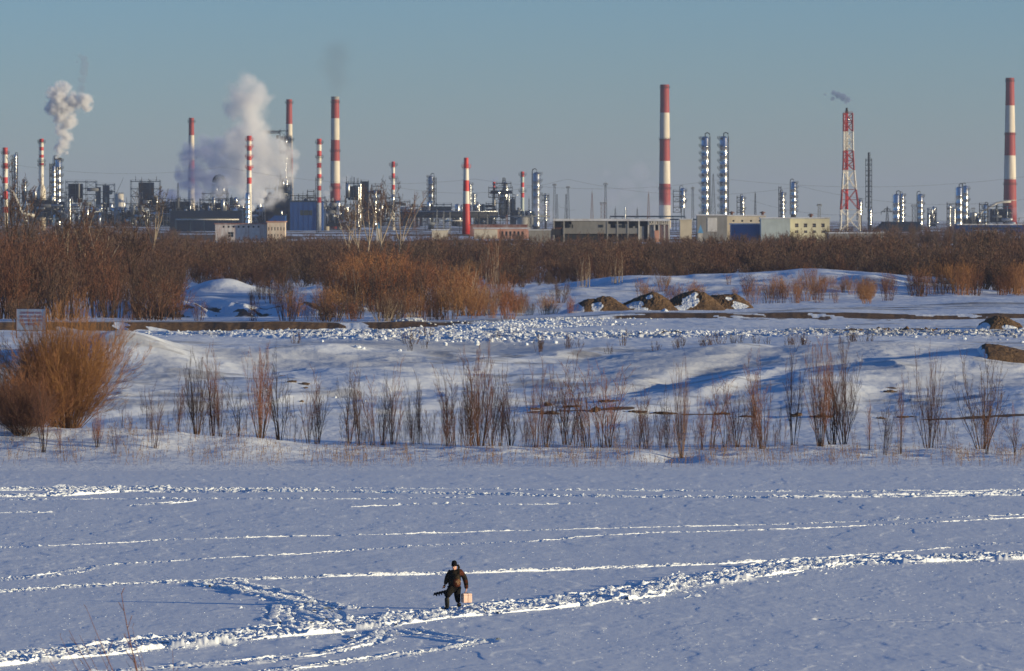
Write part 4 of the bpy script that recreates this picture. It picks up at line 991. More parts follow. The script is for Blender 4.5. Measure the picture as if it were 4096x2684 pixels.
def building(px0, px1, top, base, Y, wall, label, wins=(), roof=None, depth=None, cat='building', name='factory_building', win_mat=None, parapet=True, group=None, panels=()):
    """a block with real window recesses on the camera side; wins: (x0, x1, row0, row1)"""
    px = (px0 + px1) / 2; L_ = Loc(px, Y); o = root_at(name, label, cat, px, Y, group)
    a, b = L_.x(px0), L_.x(px1); z1 = L_.z(top); d = depth or max(8.0, (b - a) * .5)
    ws = [(L_.x(w[0]), L_.x(w[1]), L_.z(w[3]), L_.z(w[2])) for w in wins]
    xs = sorted({a, b, *[w[0] for w in ws], *[w[1] for w in ws]}); zs = sorted({0.0, z1, *[max(0.01, w[2]) for w in ws], *[w[3] for w in ws]})
    q = MB()
    for i in range(len(xs) - 1):
        for j in range(len(zs) - 1):
            cx, cz = (xs[i] + xs[i+1]) / 2, (zs[j] + zs[j+1]) / 2
            if any(w[0] < cx < w[1] and w[2] < cz < w[3] for w in ws): continue
            q.add([(xs[i], 0, zs[j]), (xs[i+1], 0, zs[j]), (xs[i+1], 0, zs[j+1]), (xs[i], 0, zs[j+1])], [(0, 1, 2, 3)])
    for w in ws:
        x0, x1_, z0, z1_ = w; z0 = max(.01, z0); e = .45
        q.add([(x0,0,z0),(x0,e,z0),(x0,e,z1_),(x0,0,z1_)], [(0,1,2,3)]); q.add([(x1_,0,z0),(x1_,0,z1_),(x1_,e,z1_),(x1_,e,z0)], [(0,1,2,3)])
        q.add([(x0,0,z1_),(x0,e,z1_),(x1_,e,z1_),(x1_,0,z1_)], [(0,1,2,3)]); q.add([(x0,0,z0),(x1_,0,z0),(x1_,e,z0),(x0,e,z0)], [(0,1,2,3)])
    q.add([(a,0,0),(a,d,0),(a,d,z1),(a,0,z1)], [(0,1,2,3)]); q.add([(b,0,0),(b,0,z1),(b,d,z1),(b,d,0)], [(0,1,2,3)])
    q.add([(a,d,0),(b,d,0),(b,d,z1),(a,d,z1)], [(0,1,2,3)]); q.build('wall', wall, o)
    q = MB(); e = .35; q.box(a - e, b + e, -e, d + e, z1, z1 + .4); q.build('roof', roof or M_snowroof, o)
    for w in ws:
        q = MB(); q.box(w[0] + .04, w[1] - .04, .38, .44, max(.02, w[2]) + .04, w[3] - .04)
        f = q.build('window', win_mat or M_glassdark, o)
        if (w[1] - w[0]) > 1.2:
            q = MB(); n = max(2, int((w[1] - w[0]) / 1.1))
            for i in range(1, n): x = w[0] + (w[1] - w[0]) * i / n; q.box(x - .05, x + .05, .30, .37, max(.02, w[2]), w[3])
            q.box(w[0], w[1], .28, .36, (w[2]+w[3])/2 - .05, (w[2]+w[3])/2 + .05); q.build('frame', M_duct, f)
    for (p0, p1, r0, r1, m) in panels:
        q = MB(); q.box(L_.x(p0), L_.x(p1), -.12, -.003, max(0.0, L_.z(r1)), L_.z(r0)); q.build('wall_panel', m, o)
    return o
M_snowroof = mat_simple('snowy_roof', (0.62, 0.64, 0.68), 0.8, dirt=(0.22, 0.17, 0.15), dirt_amt=0.5, scale=.12)
# ------------------------------------------------------------------ the refinery, from the left edge to the right
C = chimney
C(21, 591, 3000, 19, 22, [(618,'r'),(652,'w'),(675,'r'),(709,'w'),(733,'r'),(765,'w'),(796,'r'),(827,'w'),(851,'r'),(925,'w')], [613, 667], 'red and white chimney at the left edge with a slanting duct at its foot', gcol='k')
C(166, 556, 3100, 17, 18, [(569,'r'),(588,'w'),(602,'r'),(619,'w'),(631,'r'),(652,'w'),(661,'r'),(745,'w'),(925,'w')], [569, 646, 661], 'slim chimney striped only in its upper half, left of the steaming column', wide_gal=1.1, flare=(738, 34, 760), base_row=745)
C(766, 472, 3900, 20, 30, [(541,'r'),(640,'w'),(740,'r'),(940,'w')], [488], 'dark red tall chimney rising out of the blue steam cloud', old=True)
C(997, 544, 2900, 18, 20, [(563,'r'),(584,'w'),(603,'r'),(625,'w'),(641,'r'),(665,'w'),(682,'r'),(710,'w'),(735,'r'),(930,'w')], [560, 588, 628, 670], 'bright short-banded chimney standing before the white steam cloud', gcol='r')
C(1157, 398, 3900, 22, 36, [(496,'r'),(598,'w'),(696,'r'),(940,'w')], [412, 560], 'tall old chimney half hidden behind the right side of the steam cloud', old=True)
C(1277, 556, 3000, 18, 17, [(578,'r'),(603,'w'),(625,'r'),(652,'w'),(671,'r'),(696,'w'),(712,'r'),(743,'w'),(762,'r'),(789,'w'),(811,'r'),(925,'w')], [572, 630, 716], 'many-banded slim chimney rising from the blue shed', side_frame=(1262, 1271, 718, 815))
C(1341, 387, 3700, 31, 40, [(398,'g'),(473,'r'),(560,'w'),(644,'r'),(733,'w'),(940,'r')], [410, 605, 753], 'thick tall chimney giving off thin dark smoke, right of the blue shed', old=True, wide_gal=.45, cap='g', base_row=805)
C(1573, 647, 3100, 13, 12, [(669,'r'),(693,'w'),(712,'r'),(739,'w'),(759,'r'),(784,'w'),(804,'r'),(925,'w')], [661, 714], 'small striped chimney above the bare poplars', wide_gal=1.5)
C(1865, 632, 2250, 17, 33, [(673,'r'),(721,'w'),(765,'r'),(815,'w'),(975,'r')], [669], 'vivid red and white tapering chimney standing nearest, alone in the centre', gcol='r', base_row=926, wide_gal=.9)
C(1976, 728, 3250, 10, 12, [(760,'r'),(930,'w')], [], 'stub of a red chimney behind the cat cracker, left of its cone top', ladder_side=False)
C(2090, 687, 3200, 13, 14, [(707,'r'),(730,'p'),(749,'r'),(771,'w'),(790,'r'),(925,'p')], [700, 766], 'slim chimney with pale green bands right of the cat cracker', wide_gal=1.3)
C(2659, 339, 3800, 35, 47, [(451,'r'),(556,'w'),(644,'r'),(735,'w'),(821,'r'),(940,'w')], [352, 559, 756], 'tall thick chimney left of the twin silver columns, foot in white mist', old=True, wide_gal=.35, base_row=830)
C(4040, 312, 3700, 33, 52, [(422,'r'),(530,'w'),(622,'r'),(717,'w'),(804,'r')], [326, 538, 738], 'tallest chimney at the right edge on a narrow pale base', old=True, wide_gal=.3, base_row=804, name='striped_chimney', flare=(800, 22, 884))

# columns
column(62, 616, 905, 3050, 12, 'thin silver column with a spired top left of the half-striped chimney', 7, -1, frame=(48, 58, 640, 900))
column(233, 634, 900, 3150, 25, 'steaming silver column with a black cap, taller of the pair at the left', 9, 1, pipes=2)
column(215, 662, 900, 3145, 17, 'shorter silver column joined to the left of the steaming one', 8, -1, frame=(199, 208, 660, 890))
q = MB(); L_ = Loc(233, 3150); q.lathe([(L_.w(12.5), L_.z(640)), (L_.w(14), L_.z(638)), (L_.w(14), L_.z(632)), (L_.w(9), L_.z(631)), (L_.w(9), L_.z(639))], 28)
q.build('cap', M_black, bpy.data.objects['distillation_column.001'])
column(99, 720, 900, 3120, 9, 'short thin silver column among the bare trees at the far left', 5, 1)
column(279, 792, 900, 3080, 8, 'small bright silver column just right of the steaming pair', 2, 1)
column(218, 858, 905, 3000, 9, 'small silver tank with dark hoops at the foot of the steaming column', 2, 1, pipes=0, cat='tank', name='silver_tank')
column(745, 798, 905, 3150, 8, 'pale small column under the steam left of the domed reactor', 1, 1, pipes=0, mat=M_duct)
column(991, 770, 912, 2850, 18, 'plain fat silver column with a domed top in front of the steam', 0, 1, pipes=0)
column(1144, 650, 860, 3300, 6, 'needle-thin silver column beside the old chimney at the steam edge', 2, 1, pipes=0)
column(1147, 712, 784, 3290, 10, 'silver section at the foot of the needle-thin column', 3, 1, pipes=1)
column(1127, 842, 905, 3000, 7, 'small silver column before the dark blue shed', 1, 1, pipes=0)
column(1441, 732, 900, 3150, 8, 'silver column on the right side of the steel block with vent pipes', 4, -1, pipes=1)
column(1434, 745, 905, 3130, 6, 'thinner silver column against the steel block with vent pipes', 3, -1)
column(1501, 762, 900, 3180, 11, 'silver column between the steel block and the small striped chimney', 4, -1)
column(1391, 825, 905, 3050, 6, 'small silver column behind the poplars', 1, -1, pipes=0)
column(1724, 703, 816, 3400, 21, 'dark twin column on a grey deck building left of the red chimney', 7, -1, mat=M_silver2, frame=(1735, 1745, 716, 816))
column(1881, 732, 860, 3300, 9, 'dark column peeping out right of the nearest red chimney', 6, 1, mat=M_silver2)
column(1898, 775, 860, 3300, 6, 'silver column second to the right of the nearest red chimney', 3, 1)
column(1915, 812, 850, 3280, 7, 'short bright column third to the right of the nearest red chimney', 1, 1)
column(2146, 688, 905, 3300, 28, 'dark slab-sided column with a bright right edge left of the masts', 8, 1, mat=M_silver2, pipes=1)
column(2183, 778, 882, 3250, 9, 'bright slim silver column right of the dark slab-sided one', 3, 1, frame=(2168, 2196, 782, 884))
column(2501, 828, 905, 2800, 5, 'lone thin metal flue above the unfinished building', 0, 1, pipes=0, cat='flue', name='metal_flue')
column(2731, 751, 832, 3300, 20, 'short fat silver column right of the misty chimney foot', 2, 1, frame=(2693, 2723, 765, 850), skirt=False)
column(2821, 545, 905, 3400, 30, 'left one of the two tallest silver columns', 12, -1, pipes=1)
column(2895, 544, 905, 3400, 30, 'right one of the two tallest silver columns', 12, -1, pipes=1)
column(2970, 783, 905, 3350, 13, 'small silver column behind the cream building', 3, 1, frame=(2948, 2963, 790, 890))
column(3130, 767, 905, 3350, 15, 'shorter silver column behind the pale teal building', 4, 1, frame=(3115, 3124, 752, 890))
column(3174, 726, 858, 3350, 22, 'taller silver column with right-hand platforms behind the yellow building', 7, 1)
column(3441, 800, 860, 3300, 12, 'small silver column right at the flare tower', 2, -1, frame=(3428, 3437, 798, 880))
column(3475, 609, 830, 3450, 8, 'dark guyed slender stack right of the flare tower', 0, 1, mat=M_dsteel, pipes=0, frame=(3463, 3487, 640, 830), cat='stack', name='slender_stack')
column(3482, 836, 900, 3200, 9, 'little silver column under the dark slender stack', 2, -1)
column(3586, 775, 905, 3300, 26, 'wide silver column, left of the twin pair right of the pylon', 0, -1)
column(3609, 774, 905, 3310, 14, 'narrow silver column, right of the twin pair beyond the pylon', 5, 1)
column(3681, 775, 900, 3300, 22, 'silver column with right-hand platforms between lamp mast and frames', 4, 1)
column(3716, 856, 905, 3200, 7, 'tiny silver column in a small steel frame right of the lamp mast', 1, 1)
column(3837, 746, 905, 3300, 25, 'left one of the overlapping silver pair nearest the right chimney', 0, -1)
column(3862, 742, 875, 3320, 22, 'right, slightly higher one of the overlapping silver pair', 3, 1)
column(3818, 832, 905, 3200, 8, 'small hooped silver column left of the overlapping silver pair', 3, 1)
column(3799, 820, 905, 3220, 8, 'short silver column with two bulges in a frame, right part', 2, -1, frame=(3788, 3823, 816, 895))
column(3941, 815, 905, 3250, 14, 'silver column in a frame beneath the slanting pale duct', 2, -1, frame=(3918, 3952, 818, 890))

# process units
U = process_unit
U(265, 385, 728, 905, 3250, 'dark structure with a silver drum right of the steaming columns', 1, M_bsteel, [(275, 330, 735, 810)], 7)
U(385, 458, 740, 905, 3350, 'pale open frame with tall blue boxes left of the storage tank', 2, M_bsteel, [(385, 402, 748, 820), (412, 437, 742, 830)], 6, shiny=.3)
U(130, 262, 796, 905, 3050, 'low navy block packed with pipes at the foot of the steaming column', 3, M_bsteel, [(135, 200, 800, 870), (212, 258, 806, 880)], 10, bay=3)
U(60, 128, 775, 905, 3080, 'rusty low framework under the slanting duct', 4, M_dsteel, None, 7, bay=3)
U(300, 420, 838, 905, 3000, 'low tangle of shiny vessels in front of the storage tank', 5, M_dsteel, None, 12, bay=3, shiny=.8)
U(420, 530, 842, 905, 3010, 'low tangle of pipes left of the big dark open block', 6, M_dsteel, None, 10, bay=3, shiny=.7)
U(524, 640, 726, 905, 3200, 'big dark open block with a navy core, left of the blue steam', 7, M_bsteel, [(556, 615, 730, 830)], 8, posts=4, bay=4.5)
U(520, 600, 832, 905, 2950, 'cluster of bright vessels in front of the big dark open block', 8, M_dsteel, None, 14, bay=3, shiny=.95)
U(600, 700, 812, 905, 3000, 'row of white columns and frames under the blue steam', 9, M_bsteel, [(655, 690, 830, 875)], 10, bay=3, shiny=.8)
U(672, 770, 800, 905, 3100, 'low dark unit with a thin derrick on its roof', 10, M_bsteel, [(680, 760, 806, 850)], 8, bay=3, posts=3)
U(800, 912, 800, 905, 3100, 'broad dark deck carrying the domed reactor', 11, M_bsteel, [(812, 905, 812, 870)], 10, bay=3.2, shiny=.6)
U(912, 980, 825, 905, 3050, 'low pipework with small orange heaters left of the fat silver column', 12, M_rust, None, 9, bay=3, shiny=.8)
U(1000, 1060, 815, 905, 3050, 'low pipework right of the fat silver column', 13, M_dsteel, None, 9, bay=3, shiny=.8)
U(1062, 1100, 755, 905, 3250, 'narrow dark frames at the right foot of the steam cloud', 14, M_dsteel, None, 6, posts=3)
U(1104, 1162, 716, 905, 3260, 'dark tower block beside the needle-thin column', 15, M_dsteel, [(1112, 1150, 745, 800)], 9, posts=4)
U(1120, 1152, 524, 905, 3420, 'very tall open derrick tower half lost in the steam', 16, M_dsteel, None, 4, bay=5)
U(1160, 1262, 783, 905, 3200, 'low lattice of pipes behind the blue shed', 17, M_dsteel, None, 7, bay=3)
U(1230, 1256, 766, 905, 3210, 'small frame cube on top of the pipes behind the blue shed', 18, M_dsteel, None, 4, bay=3.5)
U(1305, 1380, 805, 905, 3050, 'small frames and a round silver boiler at the foot of the smoking chimney', 19, M_dsteel, None, 9, bay=3, shiny=.9)
U(1384, 1444, 735, 905, 3250, 'dark steel block with a row of vent pipes on top', 20, M_bsteel, [(1392, 1440, 745, 800)], 8, posts=9)
U(1445, 1474, 727, 905, 3270, 'plain dark slab tower right of the vent-pipe block', 21, M_bsteel, [(1445.5, 1473.5, 727.5, 900)], 0)
U(1486, 1524, 745, 905, 3200, 'slender open frames left of the small striped chimney', 22, M_dsteel, None, 6)
U(1544, 1600, 790, 905, 3100, 'low frames around the foot of the small striped chimney', 23, M_dsteel, None, 7, bay=3)
U(1600, 1640, 808, 905, 3150, 'cubic bare steel frame right of the small striped chimney', 24, M_dsteel, None, 3, bay=3.5)
U(1687, 1806, 818, 905, 3390, 'grey flat-topped deck building with silver pipes on its roof', 25, M_bsteel, [(1689, 1804, 826, 846)], 9, bay=3, shiny=.9)
U(1806, 1848, 828, 905, 3300, 'low frames left of the nearest red chimney', 26, M_bsteel, None, 6, bay=3)
U(1895, 1950, 828, 905, 3300, 'low frames right of the nearest red chimney', 27, M_bsteel, None, 6, bay=3)
U(1944, 1985, 815, 905, 3250, 'open portal frame at the left side of the cat cracker', 28, M_bsteel, None, 3, bay=4)
U(2060, 2084, 842, 905, 3200, 'low dark blue block between cat cracker and green-banded chimney', 29, M_bsteel, [(2061, 2083, 846, 880)], 3, bay=3)
U(2100, 2135, 852, 905, 3200, 'low blue frames left of the dark slab-sided column', 30, M_bsteel, None, 5, bay=3)
U(3711, 3745, 838, 905, 3250, 'small blue steel frame right of the platformed silver column', 31, M_bsteel, None, 4, bay=3)
U(3872, 3922, 860, 905, 3250, 'low blue frames between the overlapping silver pair and the duct', 32, M_bsteel, None, 5, bay=3)
U(3956, 4046, 826, 905, 3350, 'dark blue block behind the slanting duct at the right', 33, M_bsteel, [(3958, 4040, 836, 890)], 5, bay=3.5)

for i, (a_, b_, t_, lab) in enumerate([(120, 262, 770, 'far dark pipework behind the steaming silver columns'), (455, 525, 815, 'far dark pipework right of the pale storage tank'), (615, 720, 795, 'far dark frames right of the big dark open block'), (760, 820, 812, 'far dark frames left of the domed reactor'),
    (905, 1000, 800, 'far dark frames behind the fat silver column'), (1060, 1130, 780, 'far dark frames behind the navy shed'), (1180, 1300, 792, 'far dark roofline behind the bright blue shed'), (1455, 1560, 795, 'far dark pipework between slab tower and small striped chimney'), (1640, 1700, 826, 'far low pipework left of the deck building'), (0, 60, 780, 'far dark frames at the very left edge')]):
    U(a_, b_, t_, 905, 3550, lab, 60 + i, M_dsteel, [(a_ + 4 + k * 17, a_ + 4 + k * 17 + 12, t_ + 8 + (k * 7 + i * 5) % 22, 905) for k in range(int((b_ - a_ - 8) / 17))], 5, bay=3.4, posts=2)
# the cat cracker: stacked frames with a lattice cone
o = root_at('cat_cracker', 'stepped dark catalytic cracking unit with a lattice cone on top, centre', 'process unit', 2018, 3250); L_ = Loc(2018, 3250)
for x0, x1, t_, b_, d in ((1970, 2062, 790, 905, 8), (1955, 2050, 752, 790, 7), (1984, 2044, 734, 752, 6)): lattice_frame(o, L_, x0, x1, t_, b_, d, 3.6, M_dsteel)
q = MB()
for k, (w, r) in enumerate(((18, 800), (16, 770), (12, 745))): q.lathe([(.3, L_.z(r) + 3), (L_.w(w)*.8, L_.z(r) + 1), (L_.w(w), L_.z(r) - 2), (L_.w(w), L_.z(r + 55)), (L_.w(w)*.5, L_.z(r + 75))], 24, (L_.x(2012 + k * 5), -1.0, 0))
q.build('reactor_vessel', M_silver2, o)
q = MB(); n = 8
for i in range(n):
    a = 2*pi*i/n; q.bar((L_.x(2016) + L_.w(9)*cos(a), L_.w(9)*sin(a), L_.z(742)), (L_.x(2016) + L_.w(4.5)*cos(a), L_.w(4.5)*sin(a), L_.z(712)), .3)
for r_ in (712, 722, 732, 742): q.tube([(L_.x(2016) + L_.w(4.5 + (r_ - 712)*.15)*cos(2*pi*i/n), L_.w(4.5 + (r_ - 712)*.15)*sin(2*pi*i/n), L_.z(r_)) for i in range(n + 1)], .2, 4)
q.build('cone_top', M_dsteel, o)
for x, t_, b_, m in ((1978, 795, 822, M_duct), (2050, 790, 850, M_bsteel), (1996, 760, 800, M_silver), (2035, 772, 860, M_silver2)):
    q = MB(); q.lathe([(.2, L_.z(t_)), (L_.w(4), L_.z(t_) - .8), (L_.w(4), L_.z(b_))], 16, (L_.x(x), -7.5, 0)); q.build('standpipe', m, o)
q = MB(); q.box(L_.x(1962), L_.x(2048), -6, 6, L_.z(775), L_.z(762)); q.box(L_.x(2040), L_.x(2060), -5, 7, 0, L_.z(795)); q.build('cladding', M_navy, o)
q = MB(); q.tube([(L_.x(2050), -2, L_.z(778)), (L_.x(2072), -2, L_.z(781))], .25, 6); q.tube([(L_.x(1972), -6, L_.z(735)), (L_.x(1972), -6, L_.z(752)), (L_.x(1985), -6, L_.z(752))], .5, 8); q.build('pipes', M_silver2, o)

# the domed reactor
o = root_at('domed_reactor', 'dark domed reactor on a stepped steel tower left of the white steam', 'reactor', 878, 3150); L_ = Loc(878, 3150)
q = MB(); q.lathe([(.2, L_.z(708)), (L_.w(9), L_.z(711)), (L_.w(16), L_.z(722)), (L_.w(18), L_.z(736)), (L_.w(18), L_.z(770)), (L_.w(10), L_.z(785))], 30); q.build('dome', M_silver2, o)
lattice_frame(o, L_, 850, 908, 740, 905, 6, 4, M_dsteel); lattice_frame(o, L_, 812, 912, 775, 905, 8, 4, M_dsteel, 'lower_frame')
q = MB()
for k in range(9):
    a = pi * k / 8; q.tube([(L_.w(20)*cos(a) + .8, -3, L_.z(728) + L_.w(24)*sin(a)), (L_.w(20)*cos(a) + .8, 3, L_.z(728) + L_.w(24)*sin(a))], .5, 6)
q.tube([(L_.w(22)*cos(a), -3.5, L_.z(730) + L_.w(26)*sin(a)) for a in np.linspace(-.9, pi, 14)], 1.1, 8); q.tube([(L_.w(17)*cos(a), -5, L_.z(734) + L_.w(16)*sin(a)) for a in np.linspace(0.1, pi - .1, 12)], .5, 8); q.build('riser_pipes', M_black, o)
for s in (-.5, .5):
    q = MB(); q.lathe([(.2, 4), (1.6, 3), (2.0, 0), (1.2, -1.5)], 16, (s * L_.w(28), -6.5, L_.z(765))); q.build('cyclone', M_silver2, o)

# boom with walkway on the derrick tower
o = root_at('loading_boom', 'dark horizontal lattice boom with pulleys sticking out over the steam', 'boom', 1095, 3420); L_ = Loc(1095, 3420)
q = MB(); zt, zb = L_.z(524), L_.z(533); xs = np.linspace(L_.x(1040), L_.x(1120), 15)
for y in (-1, 1): q.bar((xs[0], y, zt), (xs[-1], y, zt), .5); q.bar((xs[3], y, zb), (xs[-1], y, zb), .4)
for i in range(3, 14): q.bar((xs[i], -1, zb), (xs[i+1], -1, zt), .3); q.bar((xs[i], -1, zt), (xs[i], -1, zb), .3)
q.build('boom', M_dsteel, o)
for x in (1056, 1110, 1128, 1140):
    q = MB(); q.cbox((L_.x(x), 0, L_.z(535 + (x - 1056) * .25)), (1.6, 2.6, 2.6)); q.build('hoist', M_dsteel, o)
o = root_at('chimney_walkways', 'cluster of dark walkways and a silver drum clamped round the old chimney', 'walkway', 1150, 3820); L_ = Loc(1150, 3820)
q = MB(); 
for r_, w in ((548, 16), (558, 20), (570, 18)): ring(q, L_.w(13), L_.w(w), L_.z(r_), 18, 1.4, 0, thick=.4)
q.build('decks', M_dsteel, o); q = MB(); q.tube([(L_.x(1136), -6, L_.z(568)), (L_.x(1150), -6, L_.z(568))], 2.2, 12); q.build('drum', M_silver2, o)

# masts
mast(2218, 742, 890, 3000, 6, 13, 'lattice lamp mast, first of the group left of the unfinished building', head=(15, 5)); mast(2228, 777, 890, 2950, 3, 10, 'thin pylon touching the first lamp mast, with a sagging wire', spike=0)
mast(2272, 752, 890, 3000, 6, 13, 'second lamp mast over the unfinished building', head=(14, 5)); mast(2264, 777, 890, 2950, 3, 12, 'thin pylon doubling the left leg of the second lamp mast', spike=0)
mast(2116, 797, 890, 2900, 2, 10, 'slender spired mast between green-banded chimney and slab-sided column', spike=12)
mast(2368, 772, 885, 2800, 3, 12, 'brown spired mast third from the left over the unfinished building', mat=M_rust, spike=18)
mast(2422, 740, 885, 2900, 6, 11, 'tall lamp mast over the middle of the unfinished building', head=(15, 6), spike=14)
mast(2412, 818, 885, 2850, 16, 16, 'squat lattice tower with a rusty tank deck beside the tall lamp mast', head=(23, 8), spike=0, mat=M_rust, cat='tower', name='lattice_tower')
mast(2461, 836, 885, 2800, 2, 8, 'short thin mast right of the tall lamp mast', spike=12); mast(2549, 836, 885, 2800, 2, 8, 'short thin mast left of the rusty spire', spike=10)
mast(2594, 776, 890, 2800, 3, 12, 'rusty spire mast just left of the misty chimney', mat=M_rust, spike=14)
mast(2771, 756, 895, 3000, 6, 10, 'lamp mast between the short fat column and the tall silver pair', head=(12, 5), spike=14)
mast(2853, 696, 905, 3100, 3, 22, 'dark pyramid mast between the two tallest silver columns', spike=0)
mast(3021, 772, 900, 2350, 2, 10, 'thin spire mast in front of the cream building', spike=6); mast(2973, 820, 910, 2350, 6, 14, 'lattice mast standing against the cream wall', spike=0)
mast(3277, 824, 905, 2350, 9, 11, 'pale lamp mast in front of the yellow building', head=(18, 6), spike=0, mat=M_gsteel)
mast(3655, 826, 905, 3100, 12, 13, 'four-legged lamp mast with a wide head right of the twin silver pair', head=(20, 7), spike=0, bay=1.6)
mast(3893, 838, 905, 3100, 9, 10, 'faint lamp mast left of the slanting duct', head=(14, 6), spike=0, mat=M_gsteel)
mast(1659, 780, 905, 3000, 2, 9, 'reddish lattice mast alone left of the deck building', mat=M_rust, spike=22)
mast(712, 730, 800, 3050, 3, 8, 'thin derrick rising from the low dark unit under the blue steam', spike=0)
mast(3549, 828, 920, 2400, 3, 16, 'power pylon with drooping crossarms right of the slender stack', spike=4, arms=[(846, 24), (836, 12)], cat='pylon', name='power_pylon')
mast(2011, 790, 915, 2350, 18, 22, 'dark open switchyard tower in front of the cat cracker', spike=0, cat='tower', name='lattice_tower', bay=.8)
mast(2027, 860, 935, 2300, 4, 7, 'short rusty switchyard post right of the dark tower', spike=0, mat=M_rust, cat='post'); mast(1270, 820, 930, 2350, 5, 9, 'dark mast foot in front of the blue shed', spike=0)
for i, x in enumerate((1748, 1775, 1745, 1800, 1922, 1950, 2125, 1935)):
    if i in (2, 4, 7): continue
    mast(x, 838 + 3 * i, 910, 2500, 1.5, 5, 'small thin lattice post before the low refinery buildings', spike=0, mat=M_gsteel, cat='post', group='thin lattice posts before the plant')

# flare tower
o = root_at('flare_tower', 'red and white lattice flare tower with a smoking black tip', 'flare tower', 3390, 2900); L_ = Loc(3390, 2900)
FB = [(452, 526, 'r'), (526, 603, 'w'), (603, 681, 'r'), (681, 758, 'w'), (758, 839, 'r'), (839, 925, 'w')]
FW = lambda r: float(np.interp(r, [452, 603, 680, 759, 839, 880, 925], [18, 19, 22, 28, 36, 37, 38]))
FX = lambda r: float(np.interp(r, [452, 603, 680, 759, 839, 925], [3392, 3393, 3394.5, 3396, 3399.5, 3400]))
for (a_, b_, c_) in FB:
    q = MB(); n = 2 if a_ < 680 else 2; rs_ = np.linspace(a_, b_, (3 if a_ < 680 else 2) + (0)); t = .34
    for ra, rb_ in zip(rs_[:-1], rs_[1:]):
        wa, wb_ = L_.w(FW(ra)), L_.w(FW(rb_)); xa, xb = L_.x(FX(ra)), L_.x(FX(rb_)); za, zb = L_.z(ra), max(0, L_.z(rb_))
        A = [(xa + s*wa, u*wa, za) for s, u in ((-1,-1),(1,-1),(1,1),(-1,1))]; B = [(xb + s*wb_, u*wb_, zb) for s, u in ((-1,-1),(1,-1),(1,1),(-1,1))]
        for i in range(4):
            j = (i + 1) % 4; q.bar(A[i], B[i], t*1.9); q.bar(A[i], B[j], t); q.bar(A[j], B[i], t); q.bar(A[i], A[j], t*1.1)
            ma = [(A[i][k] + A[j][k] + B[i][k] + B[j][k]) / 4 for k in range(3)]; mi_ = [(A[i][k] + B[i][k]) / 2 for k in range(3)]; mj = [(A[j][k] + B[j][k]) / 2 for k in range(3)]
            q.bar(mi_, mj, t*.8)
    q.build('lattice_section', M_oldred if c_ == 'r' else M_white_p, o)
    q = MB(); q.lathe([(L_.w(5), L_.z(a_)), (L_.w(5), max(0, L_.z(b_)))], 18, (L_.x(3388), 0, 0)); q.tube([(L_.x(3382), -2.5, L_.z(a_)), (L_.x(3381), -2.5, max(0, L_.z(b_)))], .35, 6); q.build('flare_pipe', M_red_p if c_ == 'r' else M_white_p, o)
q = MB(); q.box(L_.x(3374), L_.x(3411), -3, 3, L_.z(453), L_.z(451)); q.bar((L_.x(3374), -3, L_.z(446)), (L_.x(3411), -3, L_.z(446)), .12); q.build('top_platform', M_oldred, o)
q = MB(); q.lathe([(L_.w(4), L_.z(431)), (L_.w(4.5), L_.z(436)), (L_.w(6.5), L_.z(450)), (L_.w(6), L_.z(452))], 18, (L_.x(3387), 0, 0)); q.build('flare_tip', M_black, o)
q = MB(); q.tube([(L_.x(3391), -1.9, L_.z(484)), (L_.x(3391), -1.9, L_.z(472))], .8, 10); q.build('seal_drum', M_silver, o)

# ducts, racks, tanks, sheds
o = root_at('slanting_duct', 'pale slanting flue duct running down from the left-edge chimney', 'duct', 60, 2990); L_ = Loc(60, 2990)
q = MB(); q.tube([(L_.x(a), 0, L_.z(b)) for a, b in ((26, 758), (50, 768), (66, 800), (82, 842), (92, 856), (138, 862))], L_.w(6), 12); q.build('duct', M_duct, o)
q = MB(); 
for a, b in ((50, 768), (84, 850), (110, 860), (130, 862)): q.bar((L_.x(a), 0, 0), (L_.x(a), 0, L_.z(b)), .5)
q.build('trestle', M_dsteel, o)
o = root_at('slanting_duct', 'pale slanting flue duct climbing to the foot of the right-edge chimney', 'duct', 3960, 3500); L_ = Loc(3960, 3500)
q = MB(); q.tube([(L_.x(a), 0, L_.z(b)) for a, b in ((3903, 892), (3915, 860), (3930, 845), (3986, 812), (4010, 808), (4044, 806))], L_.w(4.5), 12); q.build('duct', M_duct, o)
q = MB(); 
for a, b in ((3930, 845), (3986, 812), (4013, 806)): q.bar((L_.x(a), 0, 0), (L_.x(a), 0, L_.z(b)), .7)
q.build('trestle', M_dsteel, o)
